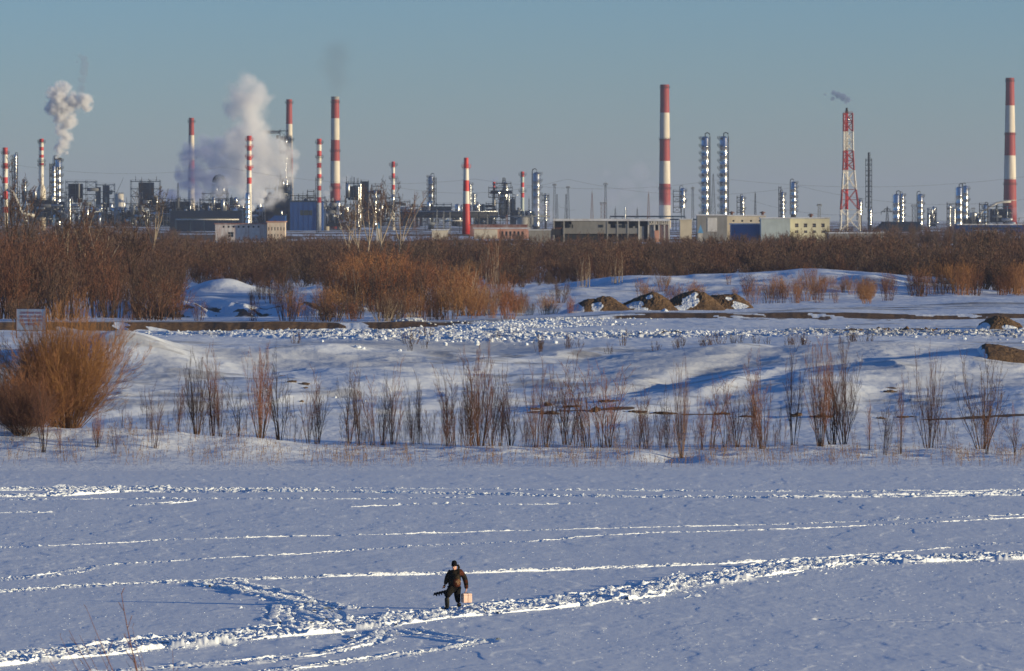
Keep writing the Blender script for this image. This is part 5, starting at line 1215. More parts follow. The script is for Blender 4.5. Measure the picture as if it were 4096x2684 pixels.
for px0, px1, r0, r1, Y, r, lab, m in ((680, 966, 846, 878, 2900, 0, 'long dark blue shed under the steam cloud', M_navy), (1056, 1160, 797, 878, 3060, 0, 'big dark navy shed with a sloping left roof', M_navy),
                                (1160, 1290, 808, 852, 3020, 0, 'bright blue shed at the foot of the many-banded chimney', M_blueshed), (3830, 4130, 900, 935, 2600, 0, 'long low blue shed with snowy roofs at the right edge', M_blueshed),
                                (1060, 1140, 862, 885, 2800, 0, 'small blue lean-to below the navy shed', M_blueshed), (3500, 3680, 890, 925, 2900, 0, 'low navy shed behind trees right of the slender stack', M_navy)):
    px = (px0 + px1) / 2; L_ = Loc(px, Y); o = root_at('blue_shed', lab, 'shed', px, Y); a, b = L_.x(px0), L_.x(px1); z = L_.z(r0); d = 18
    q = MB(); sl = 5 if 'navy' in lab else 0
    q.add([(a, 0, 0), (b, 0, 0), (b, 0, z), (a + sl, 0, z), (a, 0, z - sl*.9), (a, d, 0), (b, d, 0), (b, d, z), (a + sl, d, z), (a, d, z - sl*.9)], [(0,1,2,3,4), (9,8,7,6,5), (1,6,7,2), (0,4,9,5)])
    for xx in np.arange(a + 2, b, 3.0): q.box(xx, xx + .12, -.15, -.002, 0, z - .3)
    q.build('wall', m, o)
    q = MB(); q.box(a + sl - .3, b + .4, -.4, d + .4, z + .003, z + .5); q.build('roof', M_snowroof if r0 > 895 else M_bsteel, o)
    q = MB(); q.box(a + 6, b - 6, -.10, -.004, z*.55, z*.72); q.build('window_strip', M_glassdark, o)
def pipe_rack(px0, px1, row, Y, label, n=3, m=None, big=0):
    px = (px0+px1)/2; L_ = Loc(px, Y); o = root_at('pipe_rack', label, 'pipe rack', px, Y); a, b = L_.x(px0), L_.x(px1); z = L_.z(row)
    q = MB(); 
    for x in np.arange(a, b + 1, 7.5):
        q.bar((x, -1.5, 0), (x, -1.5, z), .3); q.bar((x, 1.5, 0), (x, 1.5, z), .3); q.bar((x, -1.8, z), (x, 1.8, z), .3); q.bar((x, -1.8, z - 2), (x, 1.8, z - 2), .3)
    q.bar((a, -1.5, z), (b, -1.5, z), .25); q.build('rack_frame', M_bsteel, o)
    for i in range(n): q = MB(); q.tube([(a, -1.2 + i*.9, z + .35), (b, -1.2 + i*.9, z + .35)], .28 + .1*(i % 2), 8); q.build('pipe', m or M_silver2, o)
    if big:
        q = MB(); R_ = big; pts = [(a, -3.5, z - 1.8), (b, -3.5, z - 1.8)]; q.tube(pts, R_, 18)
        x = a + 3
        while x < b: q.tube([(x, -3.5, z - 1.8), (x + .4, -3.5, z - 1.8)], R_*1.06, 18); x += 5.5
        q.build('gas_main', M_dsteel, o)
pipe_rack(1600, 1990, 848, 3050, 'long rack with a ribbed gas main behind the nearest red chimney', 3, None, 1.7)
pipe_rack(703, 956, 881, 2700, 'white pipeline on low trestles in front of the dark blue shed', 2, M_white_p)
pipe_rack(640, 960, 858, 2950, 'rack of thin pipes at the foot of the domed reactor', 3)
pipe_rack(1960, 2200, 868, 2950, 'rack of pipes before the cat cracker', 3, M_gsteel)
pipe_rack(2440, 2740, 868, 3050, 'distant blue pipe rack behind the unfinished building', 2, M_bsteel)
pipe_rack(1780, 1860, 886, 2600, 'pale pipe bridge left of the foot of the nearest red chimney', 2, M_white_p)
pipe_rack(2600, 2800, 880, 2950, 'low pipe rack behind the cream hut', 2, M_bsteel)
for px, t, b, w, Y, m, lab in ((478, 776, 905, 34, 3300, M_duct, 'pale storage tank left of the tangle of pipes'), (1358, 826, 905, 20, 3080, M_duct, 'squat white tank at the foot of the smoking chimney'),
                               (1306, 835, 905, 22, 3100, M_duct, 'cream silo cluster between blue shed and smoking chimney'), (2094, 868, 905, 50, 3150, M_conc, 'round concrete base under the green-banded chimney')):
    L_ = Loc(px, Y); o = root_at('storage_tank', lab, 'tank', px, Y); r = L_.w(w/2); z = L_.z(t); q = MB(); q.lathe([(.2, z + r*.18), (r*.6, z + r*.1), (r, z), (r, 0)], 32); q.build('shell', m, o)
    q = MB(); q.tube([(r*1.03*cos(a), r*1.03*sin(a), z*(a/4)) for a in np.linspace(3.2, 5.8, 14)], .12, 4); ring(q, r*.96, r*1.02, z + .02, 24, 1.0, 0, thick=.05); q.build('stair', M_dsteel, o)

# buildings nearer than the plant
M_beige = mat_simple('cream_render', (0.62, 0.55, 0.42), .8, dirt=(.35, .27, .2), dirt_amt=.35, scale=.2)
M_yellow = mat_simple('pale_yellow_render', (0.67, 0.62, 0.43), .8, dirt=(.45, .4, .28), dirt_amt=.3, scale=.2)
M_teal = mat_simple('pale_teal_render', (0.42, 0.48, 0.47), .8, dirt=(.3, .33, .32), dirt_amt=.4, scale=.2)
M_greyb = mat_simple('grey_block_wall', (0.24, 0.235, 0.22), .85, dirt=(.14, .13, .12), dirt_amt=.4, scale=.3)
M_pinkb = mat_simple('pink_brick', (0.50, 0.24, 0.16), .85, dirt=(.5, .42, .35), dirt_amt=.5, scale=.2)
M_ruin = mat_simple('peeling_whitewash', (0.55, 0.52, 0.50), .85, dirt=(.30, .15, .10), dirt_amt=.65, scale=.5)
M_ruin2 = mat_simple('sunlit_whitewashed_brick', (0.68, 0.58, 0.45), .85, dirt=(.40, .18, .10), dirt_amt=.5, scale=.5)
M_redroof = mat_simple('rust_red_roof', (0.22, 0.09, 0.07), .8, dirt=(.6, .6, .62), dirt_amt=.4, scale=.2)
M_tarp = mat_simple('light_blue_sheet', (0.12, 0.32, 0.55), .5)
M_cobalt = mat_simple('cobalt_cladding', (0.03, 0.13, 0.30), .5, dirt=(.02, .08, .18), dirt_amt=.3, scale=.1)
M_whiteb = mat_simple('white_render', (0.62, 0.60, 0.56), .8, dirt=(.3, .25, .2), dirt_amt=.4, scale=.3)
B = building
B(861, 1068, 897, 945, 1850, M_ruin, 'long roofless whitewashed ruin with a row of small dark windows', [(890 + 20*i, 898 + 20*i, 903, 911) for i in range(8)] + [(911, 934, 928, 948)], roof=M_redroof, name='ruined_building')
B(1069, 1140, 889, 965, 1846, M_ruin2, 'sunlit gable block with six arched dark windows at the end of the ruin', [(1073 + 12.2*i, 1077 + 12.2*i, 908, 922) for i in range(6)] + [(1073 + 12.2*i, 1077 + 12.2*i, 936, 946) for i in range(5)], roof=M_pinkb, name='ruined_building')
B(1728, 1792, 921, 950, 1900, M_beige, 'small cream building at the left before the nearest red chimney', [], name='small_building')
B(1896, 2118, 915, 955, 1950, M_pinkb, 'long pink brick building with a snowy roof right of the nearest red chimney', [(2005 + 16*i, 2014 + 16*i, 925, 945) for i in range(6)], panels=[(1897, 1990, 918, 955, M_beige)], name='brick_building')
B(1880, 2110, 902, 915, 2100, M_redroof, 'dark red roofed hall behind the pink brick building', [], name='red_hall', roof=M_redroof)
B(2115, 2210, 922, 942, 1800, M_conc, 'low bare concrete wall block left of the unfinished building', [], name='concrete_block')
B(2720, 2768, 879, 945, 1950, M_beige, 'narrow cream hut with a lattice of shadows left of the grey building', [], name='cream_hut')
B(2788, 2908, 862, 955, 1800, M_greyb, 'grey end of the long factory building with a pale stair bay', [(2841, 2858, 880, 886), (2841, 2858, 913, 919)], panels=[(2830, 2868, 871, 926, M_whiteb)], name='factory_building')
B(2908.5, 3063, 864, 955, 1810, M_beige, 'cream part of the factory building above a cobalt blue hall', [(2930 + 35*i, 2938 + 35*i, 880, 887) for i in range(4)], name='factory_building')
B(2925, 3042, 898, 955, 1770, M_cobalt, 'cobalt blue clad hall in front of the cream factory building', [], name='blue_hall', depth=10)
B(3044, 3160.5, 874, 955, 1760, M_teal, 'pale teal blank-walled hall between blue hall and yellow building', [], name='teal_hall')
B(3161, 3319, 874, 955, 1765, M_yellow, 'pale yellow building with four square brown windows', [(3180 + 35*i, 3194 + 35*i, 894, 909) for i in range(4)] + [(3180 + 35*i, 3194 + 35*i, 922, 932) for i in range(4)], name='yellow_building', win_mat=mat_simple('brown_window', (.12, .08, .07), .3))
B(3315, 3500, 934, 965, 1600, M_conc, 'long low grey shed in the bushes right of the yellow building', [], name='grey_shed')
B(3502, 3535, 934, 965, 1605, M_whiteb, 'small white end block of the low grey shed', [(3512, 3516, 945, 952)], name='white_block')
B(3905, 3990, 926, 950, 2000, M_duct, 'low pale fenced building in front of the long blue shed', [(3910 + 11*i, 3916 + 11*i, 932, 940) for i in range(7)], name='low_building')
# roof clutter on the factory buildings
for px, Y, row, lab in ((2928, 1812, 862, 'roof ventilator on the left of the cream factory roof'), (3052, 1812, 862, 'brown ventilator stack on the right end of the cream roof'), (3245, 1767, 872, 'rust-red ventilator on the yellow building roof')):
    o = thing('roof_ventilator', lab, 'ventilator', (XG(px, Y), Y + 3, ZG(row, Y) + .1)); q = MB(); q.lathe([(.1, 1.4), (1.0, 1.0), (1.1, .8), (.45, .75), (.45, 0)], 12); q.build('body', M_rust, o); q = MB(); q.box(-1.3, 1.3, -.8, .8, -.25, 0); q.build('base', M_dsteel, o)
# blue-roofed little chapel-like hut and two tent-like roofs
for px, Y, t, b, w, lab in ((2802, 1700, 898, 950, 22, 'tiny hut with a pointed bright blue roof before the grey building'), (1514, 1500, 888, 932, 22, 'small pointed light-blue roof among the poplars')):
    L_ = Loc(px, Y); o = root_at('pointed_hut', lab, 'hut', px, Y); a = L_.w(w/2); zt = L_.z(t); zm = max(1.0, L_.z(b - 18))
    q = MB(); q.box(-a*.8, a*.8, -a*.8, a*.8, 0, zm); q.build('wall', M_whiteb, o)
    q = MB(); q.add([(-a, -a, zm), (a, -a, zm), (a, a, zm), (-a, a, zm), (0, 0, zt)], [(0, 1, 4), (1, 2, 4), (2, 3, 4), (3, 0, 4), (3, 2, 1, 0)]); q.build('roof', M_tarp, o)

# the unfinished concrete building
Yc = 1800; L_ = Loc(2450, Yc); o = root_at('unfinished_building', 'long unfinished grey concrete hall with gaping bays and a snowy roof', 'building', 2450, Yc)
zr = L_.z(884); X = L_.x
q = MB(); q.box(X(2212), X(2680), -.6, 14, zr, zr + .8); q.build('roof_slab', M_snowroof, o)
for xx in (2216, 2256, 2430, 2470, 2512, 2556, 2594, 2618, 2636, 2658, 2676):
    q = MB(); q.box(X(xx) - .25, X(xx) + .25, -.3, .3, 0, zr - .003); q.build('pillar', M_duct if xx > 2540 else M_conc, o)
q = MB()
for x0, x1, t_, b_ in ((2286, 2428, 886, 935), (2250, 2286, 912, 935), (2276, 2292, 898, 912), (2431, 2442, 896, 935), (2442, 2462, 912, 935), (2462, 2488, 896, 935), (2488, 2502, 912, 935), (2502, 2514, 896, 935), (2514, 2552, 912, 935), (2532, 2540, 905, 912)):
    q.box(X(x0), X(x1), -.15 if x0 > 2286 else -.18, .2, max(0, L_.z(b_)), L_.z(t_))
q.build('block_wall', M_greyb, o)
q = MB(); q.box(X(2216), X(2680), 12, 12.3, 0, zr); q.box(X(2556), X(2576), .4, .7, 0, L_.z(905)); q.box(X(2598), X(2616), .4, .7, 0, L_.z(896)); q.build('inner_wall', M_greyb, o)
q = MB(); q.box(X(2638), X(2674), .35, .65, 0, L_.z(900)); q.box(X(2618), X(2636), -.5, .1, 0, L_.z(922)); q.build('brick_panel', M_pinkb, o)
q = MB(); q.box(X(2216), X(2680), .8, 1.0, 0, zr - .01); q.build('bay_shade_sheet', M_dsteel, o)  # dark sheet added behind the open bays, standing in for the shade inside
for x0, x1 in ((2268, 2284), (2394, 2414), (2476, 2498)):
    q = MB(); n = 4
    for i in range(n): q.box(X(x0 + (x1 - x0)*i/n), X(x0 + (x1 - x0)*(i + .7)/n), -.25, -.19, L_.z(910), L_.z(899))
    q.build('window', M_glassdark, o)
q = MB(); n = 0
for s0, s1 in ((2596, 2636), (2640, 2676)):
    xs = np.linspace(X(s0), X(s1), 9); zt_ = zr - .1; zb_ = zr - 1.2
    q.bar((xs[0], -.5, zb_), (xs[-1], -.5, zb_), .18)
    for i in range(8): q.bar((xs[i], -.5, zb_), (xs[i+1], -.5, zt_) if i % 2 else (xs[i], -.5, zt_), .14); q.bar((xs[i], -.5, zt_), (xs[i+1], -.5, zb_), .12)
q.build('roof_truss', M_duct, o)
o = root_at('scrap_skip', 'dark tangled metal skip by the left end of the unfinished hall', 'skip', 2224, 1790); L_ = Loc(2224, 1790); q = MB()
q.box(-1.6, 1.6, -1, 1, L_.z(940), L_.z(916)); q.build('body', M_dsteel, o); q = MB(); 
for i in range(9): q.bar((-1.5 + i*.35, -.8, L_.z(917)), (-1.8 + i*.5, .4, L_.z(911 - i % 3)), .12)
q.build('scrap', M_rust, o)

# wires strung between masts
def wire(pts, label, sag=2.0, r=.06):
    q = MB(); out = []
    for a, b in zip(pts[:-1], pts[1:]):
        for i in range(13):
            t = i / 12; p = Vector(a).lerp(Vector(b), t); p.z -= sag * 4 * t * (1 - t); out.append(p)
    q.tube(out, r, 3); o = q.build('power_line', M_black, None); setp(o, label, 'wire')
wire([P(-50, 640, 2600), P(900, 668, 2600), P(1900, 716, 2600), P(2900, 716, 2600), P(4150, 700, 2600)], 'highest faint power line across the whole plant', 5, .045)
wire([P(1500, 732, 2550), P(2270, 716, 2550), P(3200, 745, 2550), P(4150, 790, 2550)], 'second faint power line right of the poplars', 6, .045)
wire([P(2228, 812, 2950), P(2256, 830, 2950), P(2300, 838, 2950)], 'short sagging cable by the first lamp mast', 1, .05)
wire([P(3000, 800, 2500), P(3549, 846, 2400), P(4150, 860, 2400)], 'lower power line meeting the pylon', 4, .045)
# ------------------------------------------------------------------ loose snow, heaps
def ico(sub=1):
    bm = bmesh.new(); bmesh.ops.create_icosphere(bm, subdivisions=sub, radius=1.0)
    v = np.array([x.co[:] for x in bm.verts]); f = np.array([[q.index for q in x.verts] for x in bm.faces]); bm.free(); return v, f
ICO1 = ico(1); ICO2 = ico(2)
def lumps_mesh(name, items, mat, label, rs, base=ICO1, smooth=False, attrs=None, flat=False):
    """items (n,6): x, y, z, sx, sy, sz"""
    v, f = base; n = len(items); it = np.asarray(items)
    dv = v[None] * (1 + rs.uniform(-.32, .32, (n, len(v), 1))) + rs.uniform(-.14, .14, (n, len(v), 3))
    a = (rs.uniform(-.35, .35, n) if flat else rs.uniform(0, 2*np.pi, n))[:, None]; x = dv[..., 0]*it[:, 3:4]; y = dv[..., 1]*it[:, 4:5]; z = dv[..., 2]*it[:, 5:6]
    t = rs.uniform(-.5, .5, n)[:, None]; x2 = x*np.cos(t) + z*np.sin(t); z2 = -x*np.sin(t) + z*np.cos(t)
    X_ = x2*np.cos(a) - y*np.sin(a) + it[:, 0:1]; Y_ = x2*np.sin(a) + y*np.cos(a) + it[:, 1:2]; Z_ = z2 + it[:, 2:3]
    V = np.stack([X_, Y_, Z_], -1).reshape(-1, 3); Fc = (f[None] + (np.arange(n) * len(v))[:, None, None]).reshape(-1, 3)
    return setp(np_mesh(name, V, Fc, mat, smooth, attrs and attrs(V)), label, kind='stuff')
rs = np.random.RandomState(3); items = []
for tw, tr in zip(TW, TRACKS):
    hw, rough, rut, dens = tr[1:5]
    seg = np.linalg.norm(np.diff(tw, axis=0), axis=1)
    for i, L_ in enumerate(seg):
        c = (tw[i] + tw[i+1]) / 2
        if abs(c[0] / c[1]) > .125 or c[1] > 302: continue
        k = rs.poisson(dens * L_ * ((6 if rut < .1 else 4) if c[1] < 240 else 4)); d = (tw[i+1] - tw[i]) / max(L_, 1e-6); nn = np.array([-d[1], d[0]])
        for _ in range(k):
            off = rs.normal(0, .62) * hw * (1.0 if rs.rand() < .9 else 1.7); p = tw[i] + d * rs.rand() * L_ + nn * off
            s = (0.009 + 0.060 * rs.rand() ** 7) * (1.2 if hw > .8 else .85) * (1.5 if c[1] > 250 else 1)
            if rs.rand() < .006 and hw > .5: s *= 1.9
            items.append((p[0], p[1], s * .35 + rough * .35 * max(0, 1 - abs(off) / hw), s * rs.uniform(1.0, 2.6), s * rs.uniform(.9, 1.8), s * rs.uniform(.5, 1.0)))
for _ in range(3500):   # stray crumbs
    row = rs.uniform(1895, 2684); p = ice_pt(rs.uniform(0, 4096), row); s = rs.uniform(.006, .015); items.append((p[0], p[1], s*.3, s*rs.uniform(1.5, 5), s, s*.8))
items = np.array(items); items = items[~((np.abs(items[:, 0] - XG(1800, 193)) < .75) & (items[:, 1] > 191.4) & (items[:, 1] < 193.6))]; items[:, 2] += ice_edge(items[:, 0], items[:, 1]) * .6
lumps_mesh('snow_crumbs', items, M_chunk, 'broken lumps of crusted snow along the vehicle tracks on the river', rs, flat=True)
# low continuous ridges of pushed-up snow beside and inside the wheel tracks
RV = []; RF = []
def ridge(tw, off, w, h, seed, gap):
    seg = np.linalg.norm(np.diff(tw, axis=0), axis=1); s_ = np.concatenate([[0], np.cumsum(seg)]); n = int(s_[-1] / .09); sa = np.linspace(0, s_[-1], n)
    x = np.interp(sa, s_, tw[:, 0]); y = np.interp(sa, s_, tw[:, 1]); dx = np.gradient(x); dy = np.gradient(y); L_ = np.hypot(dx, dy) + 1e-9; nx, ny = -dy / L_, dx / L_
    o_ = off + w * .9 * fbm(sa * .5, sa * 0 + seed, seed, 3); amp = sstep(gap - .12, gap + .22, fbm(sa * .22, sa * 0 + 3.1 * seed, seed + 1, 4, .6)); hh = h * amp * (.35 + 1.0 * np.abs(fbm(sa * 2.6, sa * 0, seed + 2, 3, .7)) * 2)
    ww = w * (.6 + .5 * amp) * (1 + .3 * fbm(sa * 1.7, sa * 0, seed + 3, 2)); ok = (amp > .02) & (np.abs(x / y) < .127) & ~((np.abs(x - XG(1800, 193)) < .7) & (y > 191.2) & (y < 193.8))
    cs = [(-1, -.04), (-.55, .75), (-.1, 1.0), (.4, .7), (1, -.04)]; b = sum(len(v) for v in RV)
    P_ = []
    for (c, e) in cs:
        j = rs.uniform(-.12, .12, n); P_.append(np.stack([x + nx * (o_ + ww * (c + j)), y + ny * (o_ + ww * (c + j)), np.where(e < 0, -.22, hh * e * (1 + rs.uniform(-.25, .25, n)))], 1))
    V_ = np.stack(P_, 1); V_[..., 2] += (ice_edge(x, y) * .8)[:, None]; RV.append(V_.reshape(-1, 3))
    i = np.arange(n - 1)[ok[:-1] & ok[1:]]
    for k in range(4): RF.append(b + np.stack([i*5 + k, i*5 + k + 1, (i+1)*5 + k + 1, (i+1)*5 + k], 1))
for ti, (tw, tr) in enumerate(zip(TW, TRACKS)):
    hw, rough, rut, dens = tr[1:5]
    if dens < 1: continue
    if hw > .7:
        for k, o_ in enumerate(np.linspace(-1, 1, 6 if hw > 1.3 else 4)): ridge(tw, o_ * hw * .95, .16 + .10 * (k % 2), .035 + rough * .24, 300 + ti * 10 + k, -.10 if rut < .1 else .12)
    elif hw > .3:
        for k, o_ in enumerate((-.6, .5)): ridge(tw, o_ * hw, .11, .03 + rough * .3, 300 + ti * 10 + k, -.25 if ti == 1 else .06)
    else: ridge(tw, 0, .09, .018 + rough * .25, 300 + ti * 10, -.02)
setp(np_mesh('track_ridges', np.concatenate(RV), np.concatenate(RF), M_chunk, False), 'low ridges of pushed-up snow along the vehicle tracks', kind='stuff')
# rubble band
items = []
while len(items) < 15000:
    px = rs.uniform(380, 4250); Y = rs.uniform(416, 454)
    if rs.rand() > float(rubble_mask(np.array([px]), np.array([Y]))[0]) * .97 + .02: continue
    s = 0.030 + 0.15 * rs.rand() ** 5.5; s *= float(np.interp(px, [500, 1100, 1500], [.6, .75, 1.0])); X_ = XG(px, Y); items.append((X_, Y, 0, s * rs.uniform(.8, 1.4), s * rs.uniform(.8, 1.4), s * rs.uniform(.6, 1.1)))
for _ in range(900):
    px = rs.normal(2150, 170); Y = rs.uniform(462, 484); s = rs.uniform(.05, .18); items.append((XG(px, Y), Y, 0, s, s, s * .8))
for _ in range(200):
    px = rs.normal(1640, 28); Y = rs.uniform(481.5, 487); s = rs.uniform(.05, .14); items.append((XG(px, Y), Y, 0, s, s, s * .8))
items = np.array(items); items[:, 2] = bank_height(items[:, 0], items[:, 1]) + items[:, 5] * .05
def rub_attr(V):
    u = V[:, 0] / V[:, 1] * F + CU; n = fbm(V[:, 0] * .6, V[:, 1] * .6, 150, 3)
    return {'dirt': sstep(3100, 3500, u) * np.exp(-((V[:, 1] - 437) / 4.0) ** 2) * sstep(-.3, .2, n), 'grime': np.clip(0.45 * sstep(-.2, .3, n) + .35 * sstep(2900, 3400, u), 0, 1)}
lumps_mesh('snow_rubble', items, M_chunk, 'band of shovelled snow rubble on top of the bank', rs, ICO1, False, rub_attr)

def bank_Y_for(px, row, y0=330, y1=470):
    best = None
    for Y in np.arange(y0, y1, .5):
        r = HR + (CZ - gz(XG(px, Y), Y)) * F / Y
        if best is None or abs(r - row) < best[0]: best = (abs(r - row), Y)
    return best[1]
def block(px, row, wpx, hpx, Y, label, mat=M_chunk, name='snow_block', cat='snow block', group='large snow blocks', seed=0):
    rs2 = np.random.RandomState(seed + int(px)); v, f = ICO2; v = v.copy()
    n = np.array([float(vnoise(np.array([q[0]*1.7 + seed]), np.array([q[1]*1.7 + q[2]*2.1]), seed + 5)[0]) for q in v]); v = v * (1 + .28 * n[:, None]) * (1 + rs2.uniform(-.05, .05, (len(v), 1)))
    v[:, 0] *= S(wpx/2, Y); v[:, 1] *= S(wpx/2, Y) * .9; v[:, 2] *= S(hpx/2, Y); v[:, 2] = np.maximum(v[:, 2], -S(hpx/2, Y) * .55)
    o = np_mesh(name, v, f, mat, False, {'dirt': np.zeros(len(v)), 'grime': np.zeros(len(v))}); o.location = (XG(px, Y), Y, gz(XG(px, Y), Y) + S(hpx/2, Y) * .45)
    return setp(o, label, cat, group)
for i, (px, row, w, h, lab) in enumerate([(1535, 1350, 24, 20, 'large snow block under the pale snow heap on the road'), (1430, 1384, 28, 17, 'flat snow block at the lower edge of the rubble'),
    (1454, 1394, 14, 12, 'small snow block below the flat one'), (1598, 1412, 20, 12, 'lone snow block on grey snow below the rubble'), (1908, 1368, 22, 32, 'tall upright snow block, biggest in the rubble'),
    (1744, 1358, 18, 18, 'round snow block between heap and tall block'), (1841, 1348, 16, 12, 'snow block on the upper edge left of the tall block'), (1782, 1374, 16, 20, 'pointed snow block left of the tall one'),
    (1289, 1362, 14, 14, 'round snow block in the left half of the rubble'), (2221, 1368, 22, 16, 'broad snow block right of centre in the rubble'), (2106, 1375, 16, 14, 'snow block left of the broad one right of centre'),
    (3660, 1346, 18, 12, 'tawny block in the dirty right-hand rubble'), (3857, 1352, 22, 12, 'pale block in the dirty rubble below the small earth heap'), (4088, 1366, 16, 12, 'white block at the right edge of the rubble')]):
    block(px, row, w, h, bank_Y_for(px, row + h * .4, 398, 456), lab, seed=i)
block(1341, 1588, 13, 10, bank_Y_for(1341, 1591, 332, 420), 'single white snow lump lying on the smooth slope', seed=30); block(1462, 1604, 7, 5, bank_Y_for(1462, 1606, 332, 420), 'tiny snow lump right of the single white one', seed=31)
for px, row, w, h, lab in ((3900 - 20, 2000, 0, 0, ''), (2352, 2418, 38, 20, 'big white snow block on the vehicle track right of the person'), (2010, 2452, 14, 14, 'upright snow lump on the track close to the person, right'), (1876, 1954, 8, 7, 'small snow lump beside the far track, centre'),
                           (1568, 2478, 30, 24, 'bluish upright snow slab where the tracks cross'), (1220, 2398, 14, 18, 'pointed snow lump on the looping ruts'), (1110, 2412, 16, 14, 'snow lump at the left of the looping ruts'), (18, 2626, 34, 12, 'flat snow slab at the left edge track'), (3355, 2238, 60, 16, 'long heaped snow ridge where the tracks merge at the right')):
    if lab: p = ice_pt(px, row + h * .4); block(px, row, w, h, p[1], lab, seed=int(px) % 50)

def heap(name, px0, px1, crest, Y, dep, label, cat='earth mound', group=None, snow=(), seed=0, nx=110, ny=70, rough=.16, allsnow=False, base_off=0.0, left_snow=0):
    """an earth heap: crest = [(px, row)], seen from the front; snow = patches (px, frac of height, rx px, rz frac)"""
    x0, x1 = XG(px0, Y), XG(px1, Y); pad = .35; xs = np.linspace(x0 - pad, x1 + pad, nx); ys = np.linspace(Y - dep, Y + dep, ny)
    Xg, Yg = np.meshgrid(xs, ys); u = Xg / Y * F + CU
    g0 = bank_height(Xg, Yg); cz = np.interp(u, [c[0] for c in crest], [ZG(c[1], Y) for c in crest]); gc = bank_height(Xg, np.full_like(Xg, Y))
    top = np.maximum(0, cz - gc); yy = np.abs((Yg - Y + .25 * fbm(Xg * .6, Yg * 0, seed, 2)) / dep); cross = np.clip(1 - yy, 0, 1) ** .85
    edge = sstep(0, .5, Xg - x0 + pad) * sstep(0, .5, x1 + pad - Xg)
    h = np.minimum(top, top * cross * 1.25) * edge
    h = h * (1 + .10 * fbm(Xg * 1.1, Yg * 1.1, seed + 1, 3)) + np.minimum(h, .6) * rough * (np.abs(fbm(Xg * 3.2, Yg * 3.2, seed + 2, 4, .65)) * 1.6 + .5 * fbm(Xg * 8, Yg * 8, seed + 5, 2))
    Z = g0 + h - .12 * (1 - np.minimum(1, h * 6)) + base_off
    d = np.ones_like(Xg); n = fbm(Xg * 1.5, Yg * 1.5, seed + 3, 4)
    fr = np.where(top > .1, h / np.maximum(top, .1), 0)
    for (sp, sf, rx, rz) in snow:
        q = ((u - sp) / rx) ** 2 + ((fr - sf) / rz) ** 2 + n * .9; d = np.minimum(d, sstep(.8, 1.1, q))
    if left_snow: d = np.minimum(d, sstep(left_snow - 12, left_snow + 12, u + n * 25))
    d = np.where(h < .05, 0.0, d); d = d * (0 if allsnow else 1)
    i = np.arange(Xg.size).reshape(Xg.shape); f = np.stack([i[:-1, :-1].ravel(), i[:-1, 1:].ravel(), i[1:, 1:].ravel(), i[1:, :-1].ravel()], 1)
    ox, oy, oz = (x0 + x1) / 2, Y, float(gc.mean())
    o = np_mesh(name, np.stack([Xg.ravel() - ox, Yg.ravel() - oy, Z.ravel() - oz], 1), f, M_heap, True, {'dirt': d.ravel(), 'grime': np.zeros(Xg.size)}); o.location = (ox, oy, oz)
    return setp(o, label, cat, group)
M_heap = snow_material('heap_soil', 2.5, 1.0, 0.22)
M_soil = mat_simple('frozen_soil', (0.13, 0.08, 0.045), .9, var=.5, dirt=(.05, .03, .02), dirt_amt=.6, scale=3)
G4 = 'four earth mounds on the bank'
heap('earth_mound', 2205, 2545, [(2205, 1268), (2260, 1240), (2313, 1214), (2351, 1199), (2378, 1200), (2408, 1188), (2442, 1190), (2487, 1216), (2545, 1252)], 507, 3.0, 'leftmost earth mound, long snow slope on its left and two snowy notches', group=G4, snow=[(2385, .35, 22, .35), (2315, .3, 20, .5)], seed=210, left_snow=2320)
heap('earth_mound', 2480, 2735, [(2480, 1222), (2540, 1196), (2612, 1170), (2640, 1180), (2676, 1204), (2735, 1246)], 509, 3.1, 'second earth mound from the left, peaked, with a pale hollow on its left', group=G4, snow=[(2535, .45, 42, .3), (2595, .8, 16, .12), (2560, .1, 30, .15)], seed=220)
heap('earth_mound', 2668, 2905, [(2668, 1206), (2729, 1177), (2778, 1166), (2820, 1173), (2843, 1190), (2905, 1238)], 510, 3.2, 'third earth mound from the left, highest, streaked with snow down its face', group=G4, snow=[(2755, .5, 34, .35), (2775, .85, 16, .12), (2720, .2, 40, .18)], seed=230)
heap('earth_mound', 2820, 3035, [(2820, 1200), (2850, 1184), (2892, 1179), (2941, 1179), (2979, 1199), (3035, 1248)], 513, 3.0, 'rightmost earth mound of the four, flat-topped with a snow patch at lower right', group=G4, snow=[(2955, .25, 36, .3), (2912, .72, 16, .12)], seed=240)
heap('snow_heap', 2615, 2690, [(2615, 1256), (2660, 1234), (2690, 1254)], 497, 1.2, 'small clean snow cone in front of the second earth mound', 'snow heap', allsnow=True, seed=250, nx=40, ny=30)
heap('earth_heap', 3915, 4085, [(3915, 1300), (3950, 1278), (3990, 1266), (4020, 1272), (4085, 1298)], 452, 1.8, 'small tawny earth heap powdered with snow at the right above the rubble', snow=[(3925, .4, 26, .5), (4030, .2, 30, .2)], seed=260)
heap('earth_ridge', 3925, 4420, [(3925, 1392), (3945, 1384), (4000, 1388), (4050, 1400), (4096, 1408), (4420, 1410)], 385, 3.2, 'dark brown tongue of dumped earth spilling down the slope at the right edge', snow=[(3920, .5, 16, .6)], seed=270)
